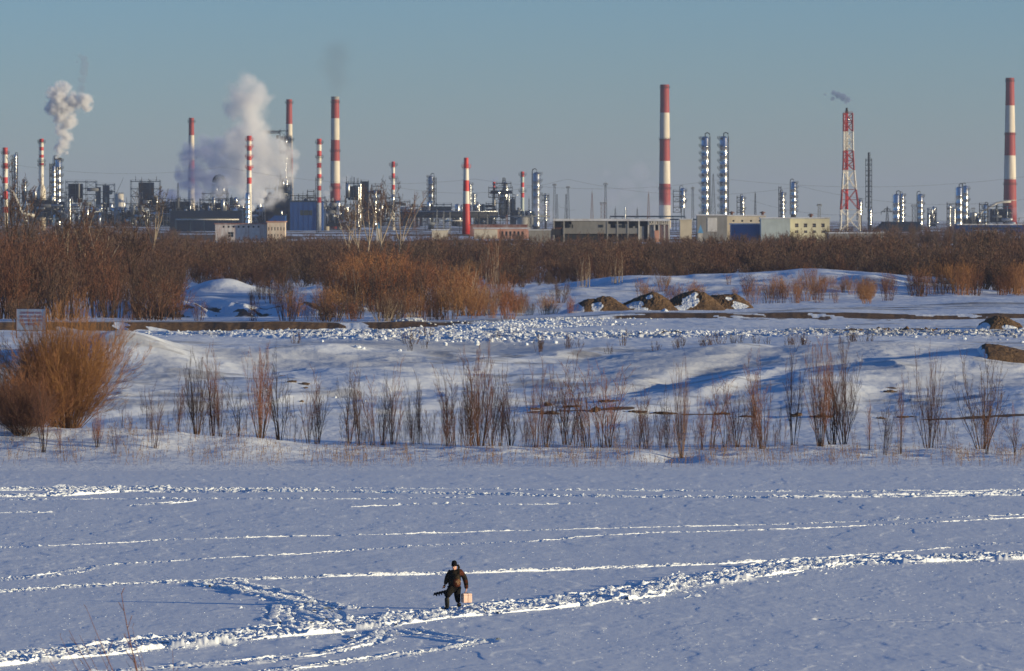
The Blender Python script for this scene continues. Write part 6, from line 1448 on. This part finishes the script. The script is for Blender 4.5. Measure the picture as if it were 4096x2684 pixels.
for i, (px, row, w, h, lab) in enumerate([(2190, 1612, 42, 26, 'upright brown spoil heap on the slope, tallest of the trench spoil'), (2138, 1632, 44, 14, 'small spoil heap left below the tallest one'), (2200, 1645, 84, 18, 'flat wide spoil heap below the tallest one'),
    (2290, 1622, 80, 14, 'chain of frozen clods right of the tallest spoil heap'), (2385, 1632, 50, 34, 'lumpy spoil heap with the darkest face, centre of the slope'), (2440, 1600, 90, 10, 'thin upper line of spoil above the others'), (2540, 1642, 110, 12, 'thin spoil strip between the dark lumpy heap and the orange one'), (2650, 1648, 130, 20, 'long low orange-brown spoil heap behind the red willow'),
    (2890, 1652, 60, 14, 'dark clod heap left of the last two spoil heaps'), (2985, 1662, 70, 14, 'brown clod strip under the grey willows'), (3188, 1656, 42, 24, 'peaked spoil heap behind the tall red willows'), (3290, 1662, 100, 18, 'jagged spoil strip between the tall red willows'), (3522, 1668, 30, 10, 'small clod with a dark twig in the right gap'), (3630, 1666, 90, 7, 'thin brown streak right of the small clod'), (3560, 1562, 52, 14, 'lone dark clod high on the right slope'),
    (1128, 1504, 26, 10, 'first dirt clod on the left slope'), (1168, 1522, 34, 16, 'largest of the dirt clods on the left slope'), (1218, 1534, 40, 7, 'scattered small clods right of the largest on the left slope'), (1222, 1549, 12, 7, 'separate round clod under the scattered ones'), (1209, 1604, 11, 9, 'brown pebble-like lump alone on the blue-shaded slope')]):
    Y = bank_Y_for(px, row + h * .4, 334, 420); c = (XG(px, Y), Y); n_ = max(1, int(w / 22)); rs3 = np.random.RandomState(i + 70); its = []
    for k in range(n_ * 5): 
        fx = rs3.uniform(-1, 1); hh = h * (1 - abs(fx) ** 1.6) * rs3.uniform(.5, 1); its.append((S(fx * w / 2 * .85, Y), rs3.uniform(-.3, .3), S(hh * .22, Y), S(max(6, w / n_ * .36), Y), S(max(6, w / n_ * .36), Y), S(max(2.5, hh * .42), Y)))
    o = lumps_mesh('spoil_heap', its, M_soil, lab, rs3, ICO2, False); o.location = (c[0], c[1], gz(*c)); del o['kind']; setp(o, lab, 'clod heap')
# ------------------------------------------------------------------ the sign
Ys = 425.0; xs_, zs_ = XG(125, Ys), gz(XG(125, Ys), Ys)
sg = thing('warning_sign', 'white warning board with red lettering on two rusty posts at the left', 'sign', (xs_, Ys, zs_), rz=radians(-14))
W2 = S(62, Ys) / cos(radians(14)); z0s, z1s = ZG(1322, Ys) - zs_, ZG(1236, Ys) - zs_
M_signw = mat_simple('sign_white', (0.52, 0.56, 0.60), .5, dirt=(.35, .34, .3), dirt_amt=.4, scale=1.2); M_signr = mat_simple('sign_lettering', (0.30, 0.07, 0.07), .6)
q = MB(); q.box(-W2, W2, -.02, .02, z0s, z1s); board = q.build('board', M_signw, sg)
q = MB()
for s in (-1, 1): q.box(s*W2 - .045, s*W2 + .045, -.05, .045, z0s - .03, z1s + .05)
q.box(-W2, W2, -.045, .04, z1s + .003, z1s + .055); q.box(-W2, W2, -.045, .04, z0s - .05, z0s - .003); q.build('frame', M_rust, sg)
for s in (-1, 1): q = MB(); q.tube([(s*(W2 + .003), .08, -.3), (s*(W2 + .003), .08, z0s)], .045, 8); q.build('post', M_rust, sg)
for i, (tx, size) in enumerate((("ОХРАННАЯ ЗОНА!", .25), ("ПРОХОД ЗАПРЕЩЕН", .25), ("КУПАНИЕ, РЫБАЛКА", .25), ("ЗАПРЕЩЕНЫ", .25))):
    cu = bpy.data.curves.new('lettering', 'FONT'); cu.body = tx; cu.size = size; cu.align_x = 'CENTER'; cu.extrude = .004; cu.offset = .004
    t = bpy.data.objects.new('tmp_text', cu); COL.objects.link(t); bpy.context.view_layer.update()
    me = bpy.data.meshes.new_from_object(t.evaluated_get(bpy.context.evaluated_depsgraph_get())); bpy.data.objects.remove(t)
    me.materials.clear(); me.materials.append(M_signr); o = bpy.data.objects.new('lettering', me); COL.objects.link(o); o.parent = board
    o.location = (0, -.027, z1s - .40 - i * .315); o.rotation_euler = (radians(90), 0, 0)
    wd = max(v.co.x for v in me.vertices) - min(v.co.x for v in me.vertices); o.scale = (min(1, 2.05 * W2 * .74 / wd) if i else min(1, W2 * 1.4 / wd), 1, 1)

# ------------------------------------------------------------------ the person
YP = 193.0; KP = YP / F / 6.0     # metres per pixel of the 6x enlargement
def pj(cx, cy, y=0.0): return Vector(((cx - 690) * KP, y, (1340 - cy) * KP))
person_root = (XG(1795, YP), YP, 0.05)
def skin(name, verts, edges, rad, mat, parent, sub=2, root=0, extra=None):
    me = bpy.data.meshes.new(name); me.from_pydata([tuple(v) for v in verts], edges, []); o = bpy.data.objects.new(name, me); COL.objects.link(o)
    o.modifiers.new('s', 'SKIN'); o.modifiers.new('u', 'SUBSURF').levels = sub; o.modifiers['u'].render_levels = sub
    for i, r in enumerate(rad):
        sv = me.skin_vertices[0].data[i]; sv.radius = r if hasattr(r, '__len__') else (r, r); sv.use_root = (i == root)
    bpy.context.view_layer.update(); dg = bpy.context.evaluated_depsgraph_get(); m2 = bpy.data.meshes.new_from_object(o.evaluated_get(dg)); o.modifiers.clear(); o.data = m2; m2.name = name
    bpy.data.meshes.remove(me); m2.materials.clear()
    for m in (mat if isinstance(mat, list) else [mat]): m2.materials.append(m)
    m2.polygons.foreach_set('use_smooth', [True] * len(m2.polygons)); m2.update()
    if parent: o.parent = parent
    return o
M_skin = mat_simple('skin', (0.56, 0.29, 0.20), .55, var=.08, scale=8); M_eye = mat_simple('eye_brow_dark', (.05, .03, .025), .5); M_lip = mat_simple('lips', (.38, .14, .12), .5)
J = dict(pelvis=pj(830, 830), belly=pj(820, 730, -.03), chest=pj(830, 560, .0), neckb=pj(838, 455, .0), neck=pj(836, 420, -.02), head=pj(822, 345, -.06), crown=pj(828, 262, -.03),
         shL=pj(705, 462), elL=pj(640, 640, .06), wrL=pj(590, 775, -.06), haL=pj(570, 825, -.09), shR=pj(985, 455), elR=pj(1090, 650, .05), wrR=pj(1112, 870, -.02), haR=pj(1108, 918, -.05),
         hipL=pj(765, 850), knL=pj(662, 975, -.34), anL=pj(655, 1265, -.17), ftL=pj(650, 1292, -.19), hipR=pj(895, 855), knR=pj(895, 1050, -.04), anR=pj(940, 1268, .18), ftR=pj(938, 1292, .15))
V = []; E = []; Rr = []; ix = {}
def jv(n, r, link=None):
    ix[n] = len(V); V.append(J[n] if n in J else n); Rr.append(r)
    if link is not None: E.append((ix[link], ix[n]))
jv('pelvis', (.15, .12)); jv('belly', (.15, .13), 'pelvis'); jv('chest', (.17, .12), 'belly'); jv('neckb', (.08, .07), 'chest'); jv('neck', .055, 'neckb'); jv('head', (.078, .09), 'neck'); jv('crown', (.07, .085), 'head')
J['nose'] = J['head'] + Vector((-.045, -.105, -.005)); jv('nose', .013, 'head'); J['earR'] = J['head'] + Vector((.088, .0, .02)); jv('earR', .014, 'head'); J['earL'] = J['head'] + Vector((-.083, .03, .02)); jv('earL', .014, 'head'); J['chin'] = J['head'] + Vector((-.03, -.06, -.085)); jv('chin', .03, 'head')
for s in 'LR':
    jv('sh' + s, .062, 'chest'); jv('el' + s, .045, 'sh' + s); jv('wr' + s, .030, 'el' + s); jv('ha' + s, (.042, .022), 'wr' + s)
    jv('hip' + s, .09, 'pelvis'); jv('kn' + s, .052, 'hip' + s); jv('an' + s, .036, 'kn' + s); jv('ft' + s, .026, 'an' + s)
person = skin('person', V, E, Rr, [M_skin, M_eye, M_lip], None, 2); person.location = person_root
setp(person, 'person in a dark cap, rust-patched brown jacket, black trousers and rubber boots walking over the snow with a hand drill and a box', 'person')
person['label'] = 'person in black cap and rust-patched dark jacket walking on the snow, carrying a box'
hc = J['head']
for p in person.data.polygons:
    c = p.center
    if c.y < hc.y - .055 and abs(c.z - (hc.z + .022)) < .012 and .012 < abs(c.x - (hc.x - .025)) < .045: p.material_index = 1
    elif c.y < hc.y - .05 and abs(c.z - (hc.z - .048)) < .008 and abs(c.x - (hc.x - .03)) < .024: p.material_index = 2
def hand_fingers(center, wrist, curl, name='fingers', thumb_dir=1):
    """five bent fingers grown from the palm, joined to the body mesh"""
    d = (center - wrist).normalized(); side = Vector((0, -1, 0)); side = (side - d * side.dot(d)).normalized(); nrm = d.cross(side)
    bm = bmesh.new(); bm.from_mesh(person.data)
    for k, (off, ln) in enumerate(((-.030, .062), (-.010, .074), (.010, .078), (.029, .070))):
        p = center + side * -off + d * .015; pts = [p]; dd = d.copy()
        for _ in range(3): dd = (dd + nrm * curl).normalized(); p = p + dd * ln / 3; pts.append(p)
        q = MB(); q.tube(pts, [.0105, .010, .009, .007], 8); m = bpy.data.meshes.new('f'); m.from_pydata(q.v, [], q.f); m.polygons.foreach_set('use_smooth', [True]*len(m.polygons)); bm.from_mesh(m); bpy.data.meshes.remove(m)
    p = center - d * .02 + side * .035; q = MB(); q.tube([p, p + side * .022 + d * .02 + nrm * .01, p + side * .02 + d * .05 + nrm * .025], [.013, .011, .008], 8)
    m = bpy.data.meshes.new('f'); m.from_pydata(q.v, [], q.f); m.polygons.foreach_set('use_smooth', [True]*len(m.polygons)); bm.from_mesh(m); bm.to_mesh(person.data); bm.free(); bpy.data.meshes.remove(m)
hand_fingers(J['haR'], J['wrR'], .75); hand_fingers(J['haL'], J['wrL'], .75)

def camo():
    t = NT('jacket_cloth'); co = t.n('ShaderNodeTexCoord'); v = co.outputs['Object']
    n1 = t.noise(7, 3, .6, v); n2 = t.noise(22, 4, .7, v); n3 = t.noise(45, 2, .5, v)
    base = t.ramp(n1.outputs[0], [(.38, (.007, .006, .005)), (.5, (.018, .014, .009)), (.62, (.038, .026, .014))]).outputs[0]
    rust = t.ramp(n2.outputs[0], [(.35, (.022, .009, .005)), (.58, (.085, .020, .009)), (.74, (.24, .055, .022))]).outputs[0]
    pale = t.ramp(n3.outputs[0], [(.5, (.20, .05, .02)), (.62, (.42, .32, .18))]).outputs[0]
    sx = t.n('ShaderNodeSeparateXYZ'); t.l(v, sx.inputs[0])
    def zone(cx, cz, rx, rz, th):
        a = t.math('POWER', t.math('DIVIDE', t.math('SUBTRACT', sx.outputs[0], cx), rx), 2.0); b = t.math('POWER', t.math('DIVIDE', t.math('SUBTRACT', sx.outputs[2], cz), rz), 2.0)
        d = t.math('ADD', t.math('ADD', a, b), t.math('MULTIPLY', t.math('SUBTRACT', n2.outputs[0], .5), th)); return t.math('LESS_THAN', d, 1.0)
    c = base
    for cx, cy, rx, ry in ((1010, 450, 60, 110), (1085, 690, 60, 50), (1110, 820, 60, 60)):
        p = pj(cx, cy); c = t.mix(zone(p.x, p.z, rx*KP, ry*KP, 3.0), c, rust)
    p = pj(880, 725); c = t.mix(zone(p.x, p.z, 95*KP, 118*KP, .6), c, rust)
    p = pj(920, 690); c = t.mix(t.math('MULTIPLY', zone(p.x, p.z, 60*KP, 60*KP, 1.5), t.math('GREATER_THAN', n3.outputs[0], .55)), c, pale)
    t.l(c, t.b.inputs['Base Color']); t.b.inputs['Roughness'].default_value = .85; t.b.inputs['Specular IOR Level'].default_value = .15
    bp = t.n('ShaderNodeBump'); bp.inputs['Strength'].default_value = .5; bp.inputs['Distance'].default_value = .02; t.l(n1.outputs[0], bp.inputs['Height']); t.l(bp.outputs[0], t.b.inputs['Normal']); return t.m
M_jacket = camo(); M_cap = mat_simple('black_wool', (.006, .006, .007), .95, spec=.1); M_trous = mat_simple('black_cloth', (.010, .009, .008), .9, var=.3, scale=6, spec=.1); M_boot = mat_simple('rubber_boot', (.020, .020, .015), .55, var=.3, scale=5, spec=.25)
V = [pj(835, 838), pj(825, 740, -.03), pj(830, 620, -.02), pj(832, 520, 0), pj(838, 455, .01), pj(842, 425, .02),
     pj(720, 470), pj(650, 600, .05), pj(628, 690, .0), pj(600, 765, -.055),
     pj(975, 462), pj(1055, 560, .05), pj(1098, 690, .04), pj(1112, 800, .0), pj(1114, 872, -.02), pj(965, 875, 0)]
E = [(0,1),(1,2),(2,3),(3,4),(4,5),(3,6),(6,7),(7,8),(8,9),(3,10),(10,11),(11,12),(12,13),(13,14)]
Rr = [(.265,.19),(.275,.21),(.26,.20),(.225,.17),(.14,.115),(.10,.09),.125,.10,.092,.066,.132,.11,.10,.088,.072,.05]
V = V[:15]; Rr = Rr[:15]; jacket = skin('jacket', V, E, Rr, M_jacket, person, 3)
q = MB(); q.tube([pj(878, 300, .07), pj(915, 305, .09), pj(935, 350, .06), pj(920, 400, .0), pj(880, 430, -.06)], [.03, .045, .05, .05, .035], 10)
q.tube([pj(770, 420, -.05), pj(810, 432, -.13), pj(870, 425, -.09)], [.035, .035, .04], 10); q.build('hood', M_jacket, person)
q = MB(); q.box(pj(905, 0).x, pj(940, 0).x, -.21, -.19, pj(0, 500).z, pj(0, 468).z); q.bar(pj(800, 470, -.17), pj(870, 560, -.21), .03); q.build('chest_flap', M_cap, person)
skin('trousers', [pj(830, 810), pj(765, 860, -.03), pj(700, 930, -.26), pj(662, 985, -.37), pj(648, 1060, -.30), pj(900, 870), pj(895, 1000, -.03), pj(900, 1100, .03), pj(925, 1210, .12)],
     [(0,1),(1,2),(2,3),(3,4),(0,5),(5,6),(6,7),(7,8)], [(.20,.16),.16,.155,.14,.115,.155,.14,.115,.10], M_trous, person, 2)
for side, pts, rad in (('L', [pj(648, 1040, -.30), pj(650, 1150, -.24), pj(655, 1270, -.17), pj(648, 1318, -.17), pj(615, 1325, -.30), pj(600, 1328, -.36)], [.105, .098, .088, .07, .055, .045]),
                       ('R', [pj(930, 1205, .12), pj(938, 1270, .17), pj(938, 1316, .16), pj(928, 1326, .05), pj(922, 1328, -.02)], [.10, .09, .07, .055, .045])):
    skin('boot', pts, [(i, i+1) for i in range(len(pts) - 1)], rad, M_boot, person, 2)
q = MB(); hx = pj(824, 0).x; c0 = pj(822, 262, -.03)
q.lathe([(.004, .132), (.045, .124), (.082, .095), (.102, .04), (.107, -.02), (.106, -.055), (.112, -.06), (.112, -.085), (.10, -.088)], 20, tuple(c0)); cap = q.build('cap', M_cap, person)
skin('hand_cover', [pj(600, 765, -.055), pj(582, 800, -.07), pj(566, 845, -.09)], [(0,1),(1,2)], [.050, .050, .052], M_cap, person, 2)  # dark cover over the hand that holds the drill

M_foam = mat_simple('peach_foam', (0.86, 0.60, 0.48), .8, var=.10, dirt=(.4, .2, .14), dirt_amt=.35, scale=9); M_cord = mat_simple('dark_cord', (.05, .03, .03), .8)
bx = thing('foam_box', 'pale peach foam box tied with a dark cord, hanging from the hand', 'box', tuple(Vector(person_root) + pj(1118, 1190, -.05)), rz=radians(24))
bw, bh, bd = 232*KP, 218*KP, .24; bm = bmesh.new(); bmesh.ops.create_cube(bm, size=1.0); bmesh.ops.scale(bm, verts=bm.verts, vec=(bw, bd, bh)); bmesh.ops.translate(bm, verts=bm.verts, vec=(0, 0, bh/2)); bmesh.ops.bevel(bm, geom=bm.edges[:], offset=.02, segments=3, affect='EDGES')
me = bpy.data.meshes.new('body'); bm.to_mesh(me); bm.free(); me.materials.append(M_foam); o = bpy.data.objects.new('body', me); COL.objects.link(o); o.parent = bx
q = MB(); e = .004
for dx, dz in ((.012, 0),): q.tube([(dx, -bd/2 - e, -e), (dx - .004, -bd/2 - e, bh*.4), (dx + .004, -bd/2 - e, bh + e), (dx, bd/2 + e, bh + e), (dx, bd/2 + e, -e), (dx, -bd/2 - e, -e)], .005, 6)
q.build('cord', M_cord, bx); q = MB(); q.tube([(-.06, 0, bh), (-.05, 0, bh + .04), (-.01, 0, bh + .055), (.03, 0, bh + .04), (.05, 0, bh)], .006, 6); q.build('handle', M_cord, bx)
q = MB(); q.box(-bw/2 - .002, bw/2 + .002, -bd/2 - .002, bd/2 + .002, bh*.80, bh*.815); q.build('lid_seam', M_cord, bx)

ag = thing('ice_auger', 'black hand ice drill with a spiral blade held low beside the leg', 'ice drill', tuple(Vector(person_root) + pj(570, 870, -.06)))
a0 = pj(322, 1003, -.20) - pj(570, 870, -.06); a1 = pj(800, 905, .22) - pj(570, 870, -.06); ax = (a1 - a0).normalized(); n1 = ax.orthogonal().normalized(); n2 = ax.cross(n1)
q = MB(); q.tube([a0, a1], .022, 10); sh = q.build('shaft', M_black, ag)
q = MB(); L_ = .46; N = 90; vs = []
for i in range(N + 1):
    t = i / N; an = t * 2*pi*4.2; c = a0 + ax * (.05 + L_ * t); rr_ = .078
    vs += [c + (n1*cos(an) + n2*sin(an)) * .016, c + (n1*cos(an) + n2*sin(an)) * rr_, c + ax*.030 + (n1*cos(an) + n2*sin(an)) * rr_, c + ax*.034 + (n1*cos(an) + n2*sin(an)) * .016]
q.add(vs, [(i*4+j, i*4+(j+1) % 4, (i+1)*4+(j+1) % 4, (i+1)*4+j) for i in range(N) for j in range(4)]); q.build('spiral_blade', M_black, ag)
q = MB(); q.tube([a1, a1 + n1*.12, a1 + n1*.12 + ax*.14, a1 + ax*.2], .013, 8); q.build('crank', M_black, ag)
# ------------------------------------------------------------------ steam and smoke
def plume(name, label, blobs, Y, dens, col=(.97, .97, .98), nscale=.05, warp=.5, edge=(0.05, .45), rough=.6, absorb=None, flat=.75, holes=.55, aniso=0.0, step=None):
    """blobs: (px, row, radius px, dy m). A closed hull filled with a volume whose density swells inside the blobs."""
    ox = XG(blobs[0][0], Y); oz = ZG(blobs[0][1], Y); cs = [(XG(b[0], Y) - ox, b[3] if len(b) > 3 else 0.0, ZG(b[1], Y) - oz, S(b[2], Y)) for b in blobs]
    V = []; Fc = []; v, f = ICO2
    for c in cs: V.append(v * np.array([c[3], c[3] * 1.0, c[3]]) * 1.32 + np.array(c[:3])); Fc.append(f + len(v) * (len(Fc)))
    t = NT(name + '_volume'); t.t.nodes.remove(t.b); co = t.n('ShaderNodeTexCoord'); p = co.outputs['Object']
    nz = t.noise(nscale, 4, rough, p); sub = t.n('ShaderNodeVectorMath', operation='SUBTRACT'); t.l(nz.outputs['Color'], sub.inputs[0]); sub.inputs[1].default_value = (.5, .5, .5)
    rmean = sum(c[3] for c in cs) / len(cs); sc_ = t.n('ShaderNodeVectorMath', operation='SCALE'); t.l(sub.outputs[0], sc_.inputs[0]); sc_.inputs['Scale'].default_value = warp * rmean * 2.2
    ad = t.n('ShaderNodeVectorMath', operation='ADD'); t.l(p, ad.inputs[0]); t.l(sc_.outputs[0], ad.inputs[1]); acc = None
    for c in cs:
        d = t.n('ShaderNodeVectorMath', operation='DISTANCE'); t.l(ad.outputs[0], d.inputs[0]); d.inputs[1].default_value = c[:3]
        m = t.math('MULTIPLY_ADD', d.outputs['Value'], -1.0 / c[3]); m.node.inputs[2].default_value = 1.0
        acc = m if acc is None else t.math('MAXIMUM', acc, m)
    n2 = t.noise(nscale * 2.2, 5, .65, p); acc2 = t.math('ADD', acc, t.math('MULTIPLY', t.math('SUBTRACT', n2.outputs[0], .5), holes))
    mr = t.n('ShaderNodeMapRange'); mr.interpolation_type = 'SMOOTHSTEP'; t.l(acc2, mr.inputs[0]); mr.inputs[1].default_value = edge[0]; mr.inputs[2].default_value = edge[1]; mr.inputs[3].default_value = 0; mr.inputs[4].default_value = dens
    pv = t.n('ShaderNodeVolumePrincipled'); pv.inputs['Color'].default_value = (*col, 1); pv.inputs['Anisotropy'].default_value = aniso; t.l(mr.outputs[0], pv.inputs['Density'])
    if absorb: pv.inputs['Absorption Color'].default_value = (*absorb, 1)
    t.l(pv.outputs[0], t.out.inputs['Volume']); t.m.cycles.volume_step_rate = step or 0.6
    tmp = np_mesh(name + '_tmp', np.concatenate(V), np.concatenate(Fc), t.m)
    rm = tmp.modifiers.new('r', 'REMESH'); rm.mode = 'VOXEL'; rm.voxel_size = min(c[3] for c in cs) / 3.2
    bpy.context.view_layer.update(); me = bpy.data.meshes.new_from_object(tmp.evaluated_get(bpy.context.evaluated_depsgraph_get())); bpy.data.objects.remove(tmp)
    me.materials.clear(); me.materials.append(t.m); o = bpy.data.objects.new(name, me); COL.objects.link(o); o.location = (ox, Y, oz)
    return setp(o, label, 'smoke plume' if 'smoke' in name else 'steam plume', kind='stuff')
plume('steam_plume', 'billowing white steam rising from the black-capped column at the left', [(232, 622, 14), (236, 600, 28), (248, 575, 33), (262, 545, 32), (245, 520, 33), (268, 500, 33), (240, 470, 38), (285, 480, 31), (225, 440, 41), (262, 430, 44), (200, 425, 33), (240, 395, 44), (255, 355, 31), (235, 345, 20), (300, 415, 36), (335, 405, 38), (348, 430, 26), (215, 375, 33), (290, 390, 31), (268, 610, 15)], 3145, 1.0, nscale=.17, warp=1.05, holes=1.1, edge=(0.0, .9))
plume('smoke_plume', 'thin blue-grey wisp of smoke curling above the white steam at the left', [(325, 355, 24), (328, 320, 24), (335, 290, 26), (338, 260, 26), (335, 235, 22), (318, 220, 14), (305, 245, 12)], 3180, 0.09, col=(.45, .5, .6), nscale=.08, warp=.5, holes=.9)
plume('steam_cloud', 'huge white steam cloud around the bright short-banded chimney', [(1010, 800, 58, 10), (960, 760, 46), (1040, 760, 53), (930, 690, 70, 10), (990, 700, 93, 25), (1060, 700, 88), (1100, 640, 72), (930, 620, 70, 10), (990, 620, 104, 30), (1050, 600, 93), (1120, 590, 58), (1130, 660, 53), (880, 660, 58, 10), (890, 590, 51, 5), (1100, 720, 58), (980, 545, 88, 15), (1040, 540, 74), (930, 570, 60), (1010, 480, 77), (870, 730, 58, 8), (1110, 780, 51), (1150, 690, 46), (1080, 800, 42), (1140, 620, 51), (1000, 420, 86), (960, 380, 74), (1030, 390, 67), (980, 340, 63), (1070, 740, 53), (900, 740, 46), (940, 440, 53)], 2972, 0.26, nscale=.06, warp=1.05, holes=.9, edge=(0.0, 1.05))
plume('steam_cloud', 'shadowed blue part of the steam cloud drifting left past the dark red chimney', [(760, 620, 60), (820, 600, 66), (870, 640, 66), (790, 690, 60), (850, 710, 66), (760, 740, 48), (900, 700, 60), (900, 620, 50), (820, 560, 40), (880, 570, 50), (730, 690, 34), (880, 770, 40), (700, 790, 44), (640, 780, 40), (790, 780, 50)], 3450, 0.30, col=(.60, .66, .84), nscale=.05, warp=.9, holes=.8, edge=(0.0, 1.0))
plume('smoke_plume', 'thin dark smoke drifting up from the thick tall chimney', [(1343, 378, 24), (1338, 350, 50), (1345, 315, 72), (1335, 270, 84), (1350, 225, 84)], 3700, 0.013, col=(.22, .22, .24), nscale=.03, warp=.5, holes=.5, edge=(0.0, .8))
plume('smoke_plume', 'small blue smoke puff blown left from the flare tip', [(3385, 408, 12), (3390, 398, 18), (3372, 390, 22), (3352, 382, 20), (3334, 372, 16), (3330, 395, 12), (3300, 378, 8)], 2900, 0.35, col=(.35, .42, .62), nscale=.12, warp=.4, holes=.6)
plume('steam_plume', 'small pale steam wisp beside the foot of the smoking chimney', [(1312, 800, 16), (1306, 775, 20), (1322, 755, 14)], 3600, 0.10, nscale=.08)
plume('steam_plume', 'small pale steam puff between the smoking chimney and the vent-pipe block', [(1380, 745, 20), (1378, 720, 20), (1392, 705, 12)], 3600, 0.05, nscale=.08)
plume('steam_plume', 'white steam curl low beside the fat silver column', [(1020, 800, 20, 0), (1052, 775, 22), (1010, 830, 16), (1040, 805, 18), (970, 810, 18)], 2960, 0.5, nscale=.1)
plume('steam_haze', 'faint drifting mist around the foot of the misty chimney', [(2620, 840, 60), (2690, 835, 50), (2560, 690, 56), (2500, 760, 60), (2440, 800, 60), (2540, 840, 60), (2420, 700, 26), (2760, 860, 40), (2600, 760, 46)], 3720, 0.020, col=(.70, .74, .88), nscale=.02, warp=.5, holes=.6)
plume('steam_haze', 'pale steam drifting round the foot of the dark slab-sided column', [(2150, 845, 34), (2180, 830, 30), (2150, 810, 22), (2120, 870, 30), (2200, 865, 30)], 3240, 0.06, col=(.7, .74, .9), nscale=.06)
plume('steam_plume', 'bluish steam puff beside the stub of a red chimney', [(1975, 722, 12), (1985, 715, 12), (1990, 735, 10)], 3280, 0.12, col=(.5, .58, .85), nscale=.12)
plume('steam_plume', 'pale steam round the pale narrow base of the right-edge chimney', [(4090, 870, 34), (4060, 850, 24), (4110, 850, 30)], 3650, 0.05, col=(.8, .82, .9), nscale=.06)
plume('steam_plume', 'low white steam drifting between the half-striped chimney and the columns', [(180, 790, 26), (195, 770, 20), (160, 800, 20)], 3180, 0.08, nscale=.08)
# ------------------------------------------------------------------ haze
mh = bpy.data.materials.new('haze_air'); mh.use_nodes = True; nt = mh.node_tree; nt.nodes.clear()
ho = nt.nodes.new('ShaderNodeOutputMaterial'); pv = nt.nodes.new('ShaderNodeVolumePrincipled')
pv.inputs['Color'].default_value = (0.50, 0.58, 0.74, 1); pv.inputs['Density'].default_value = 0.000050; pv.inputs['Anisotropy'].default_value = 0.0
nt.links.new(pv.outputs[0], ho.inputs['Volume'])
hz = MB(); hz.box(-21000, 21000, -80, 31000, -2.0, 260.0)
ob = hz.build('haze', mh); ob['kind'] = 'stuff'; ob['label'] = 'thin bluish winter haze over the whole plain'
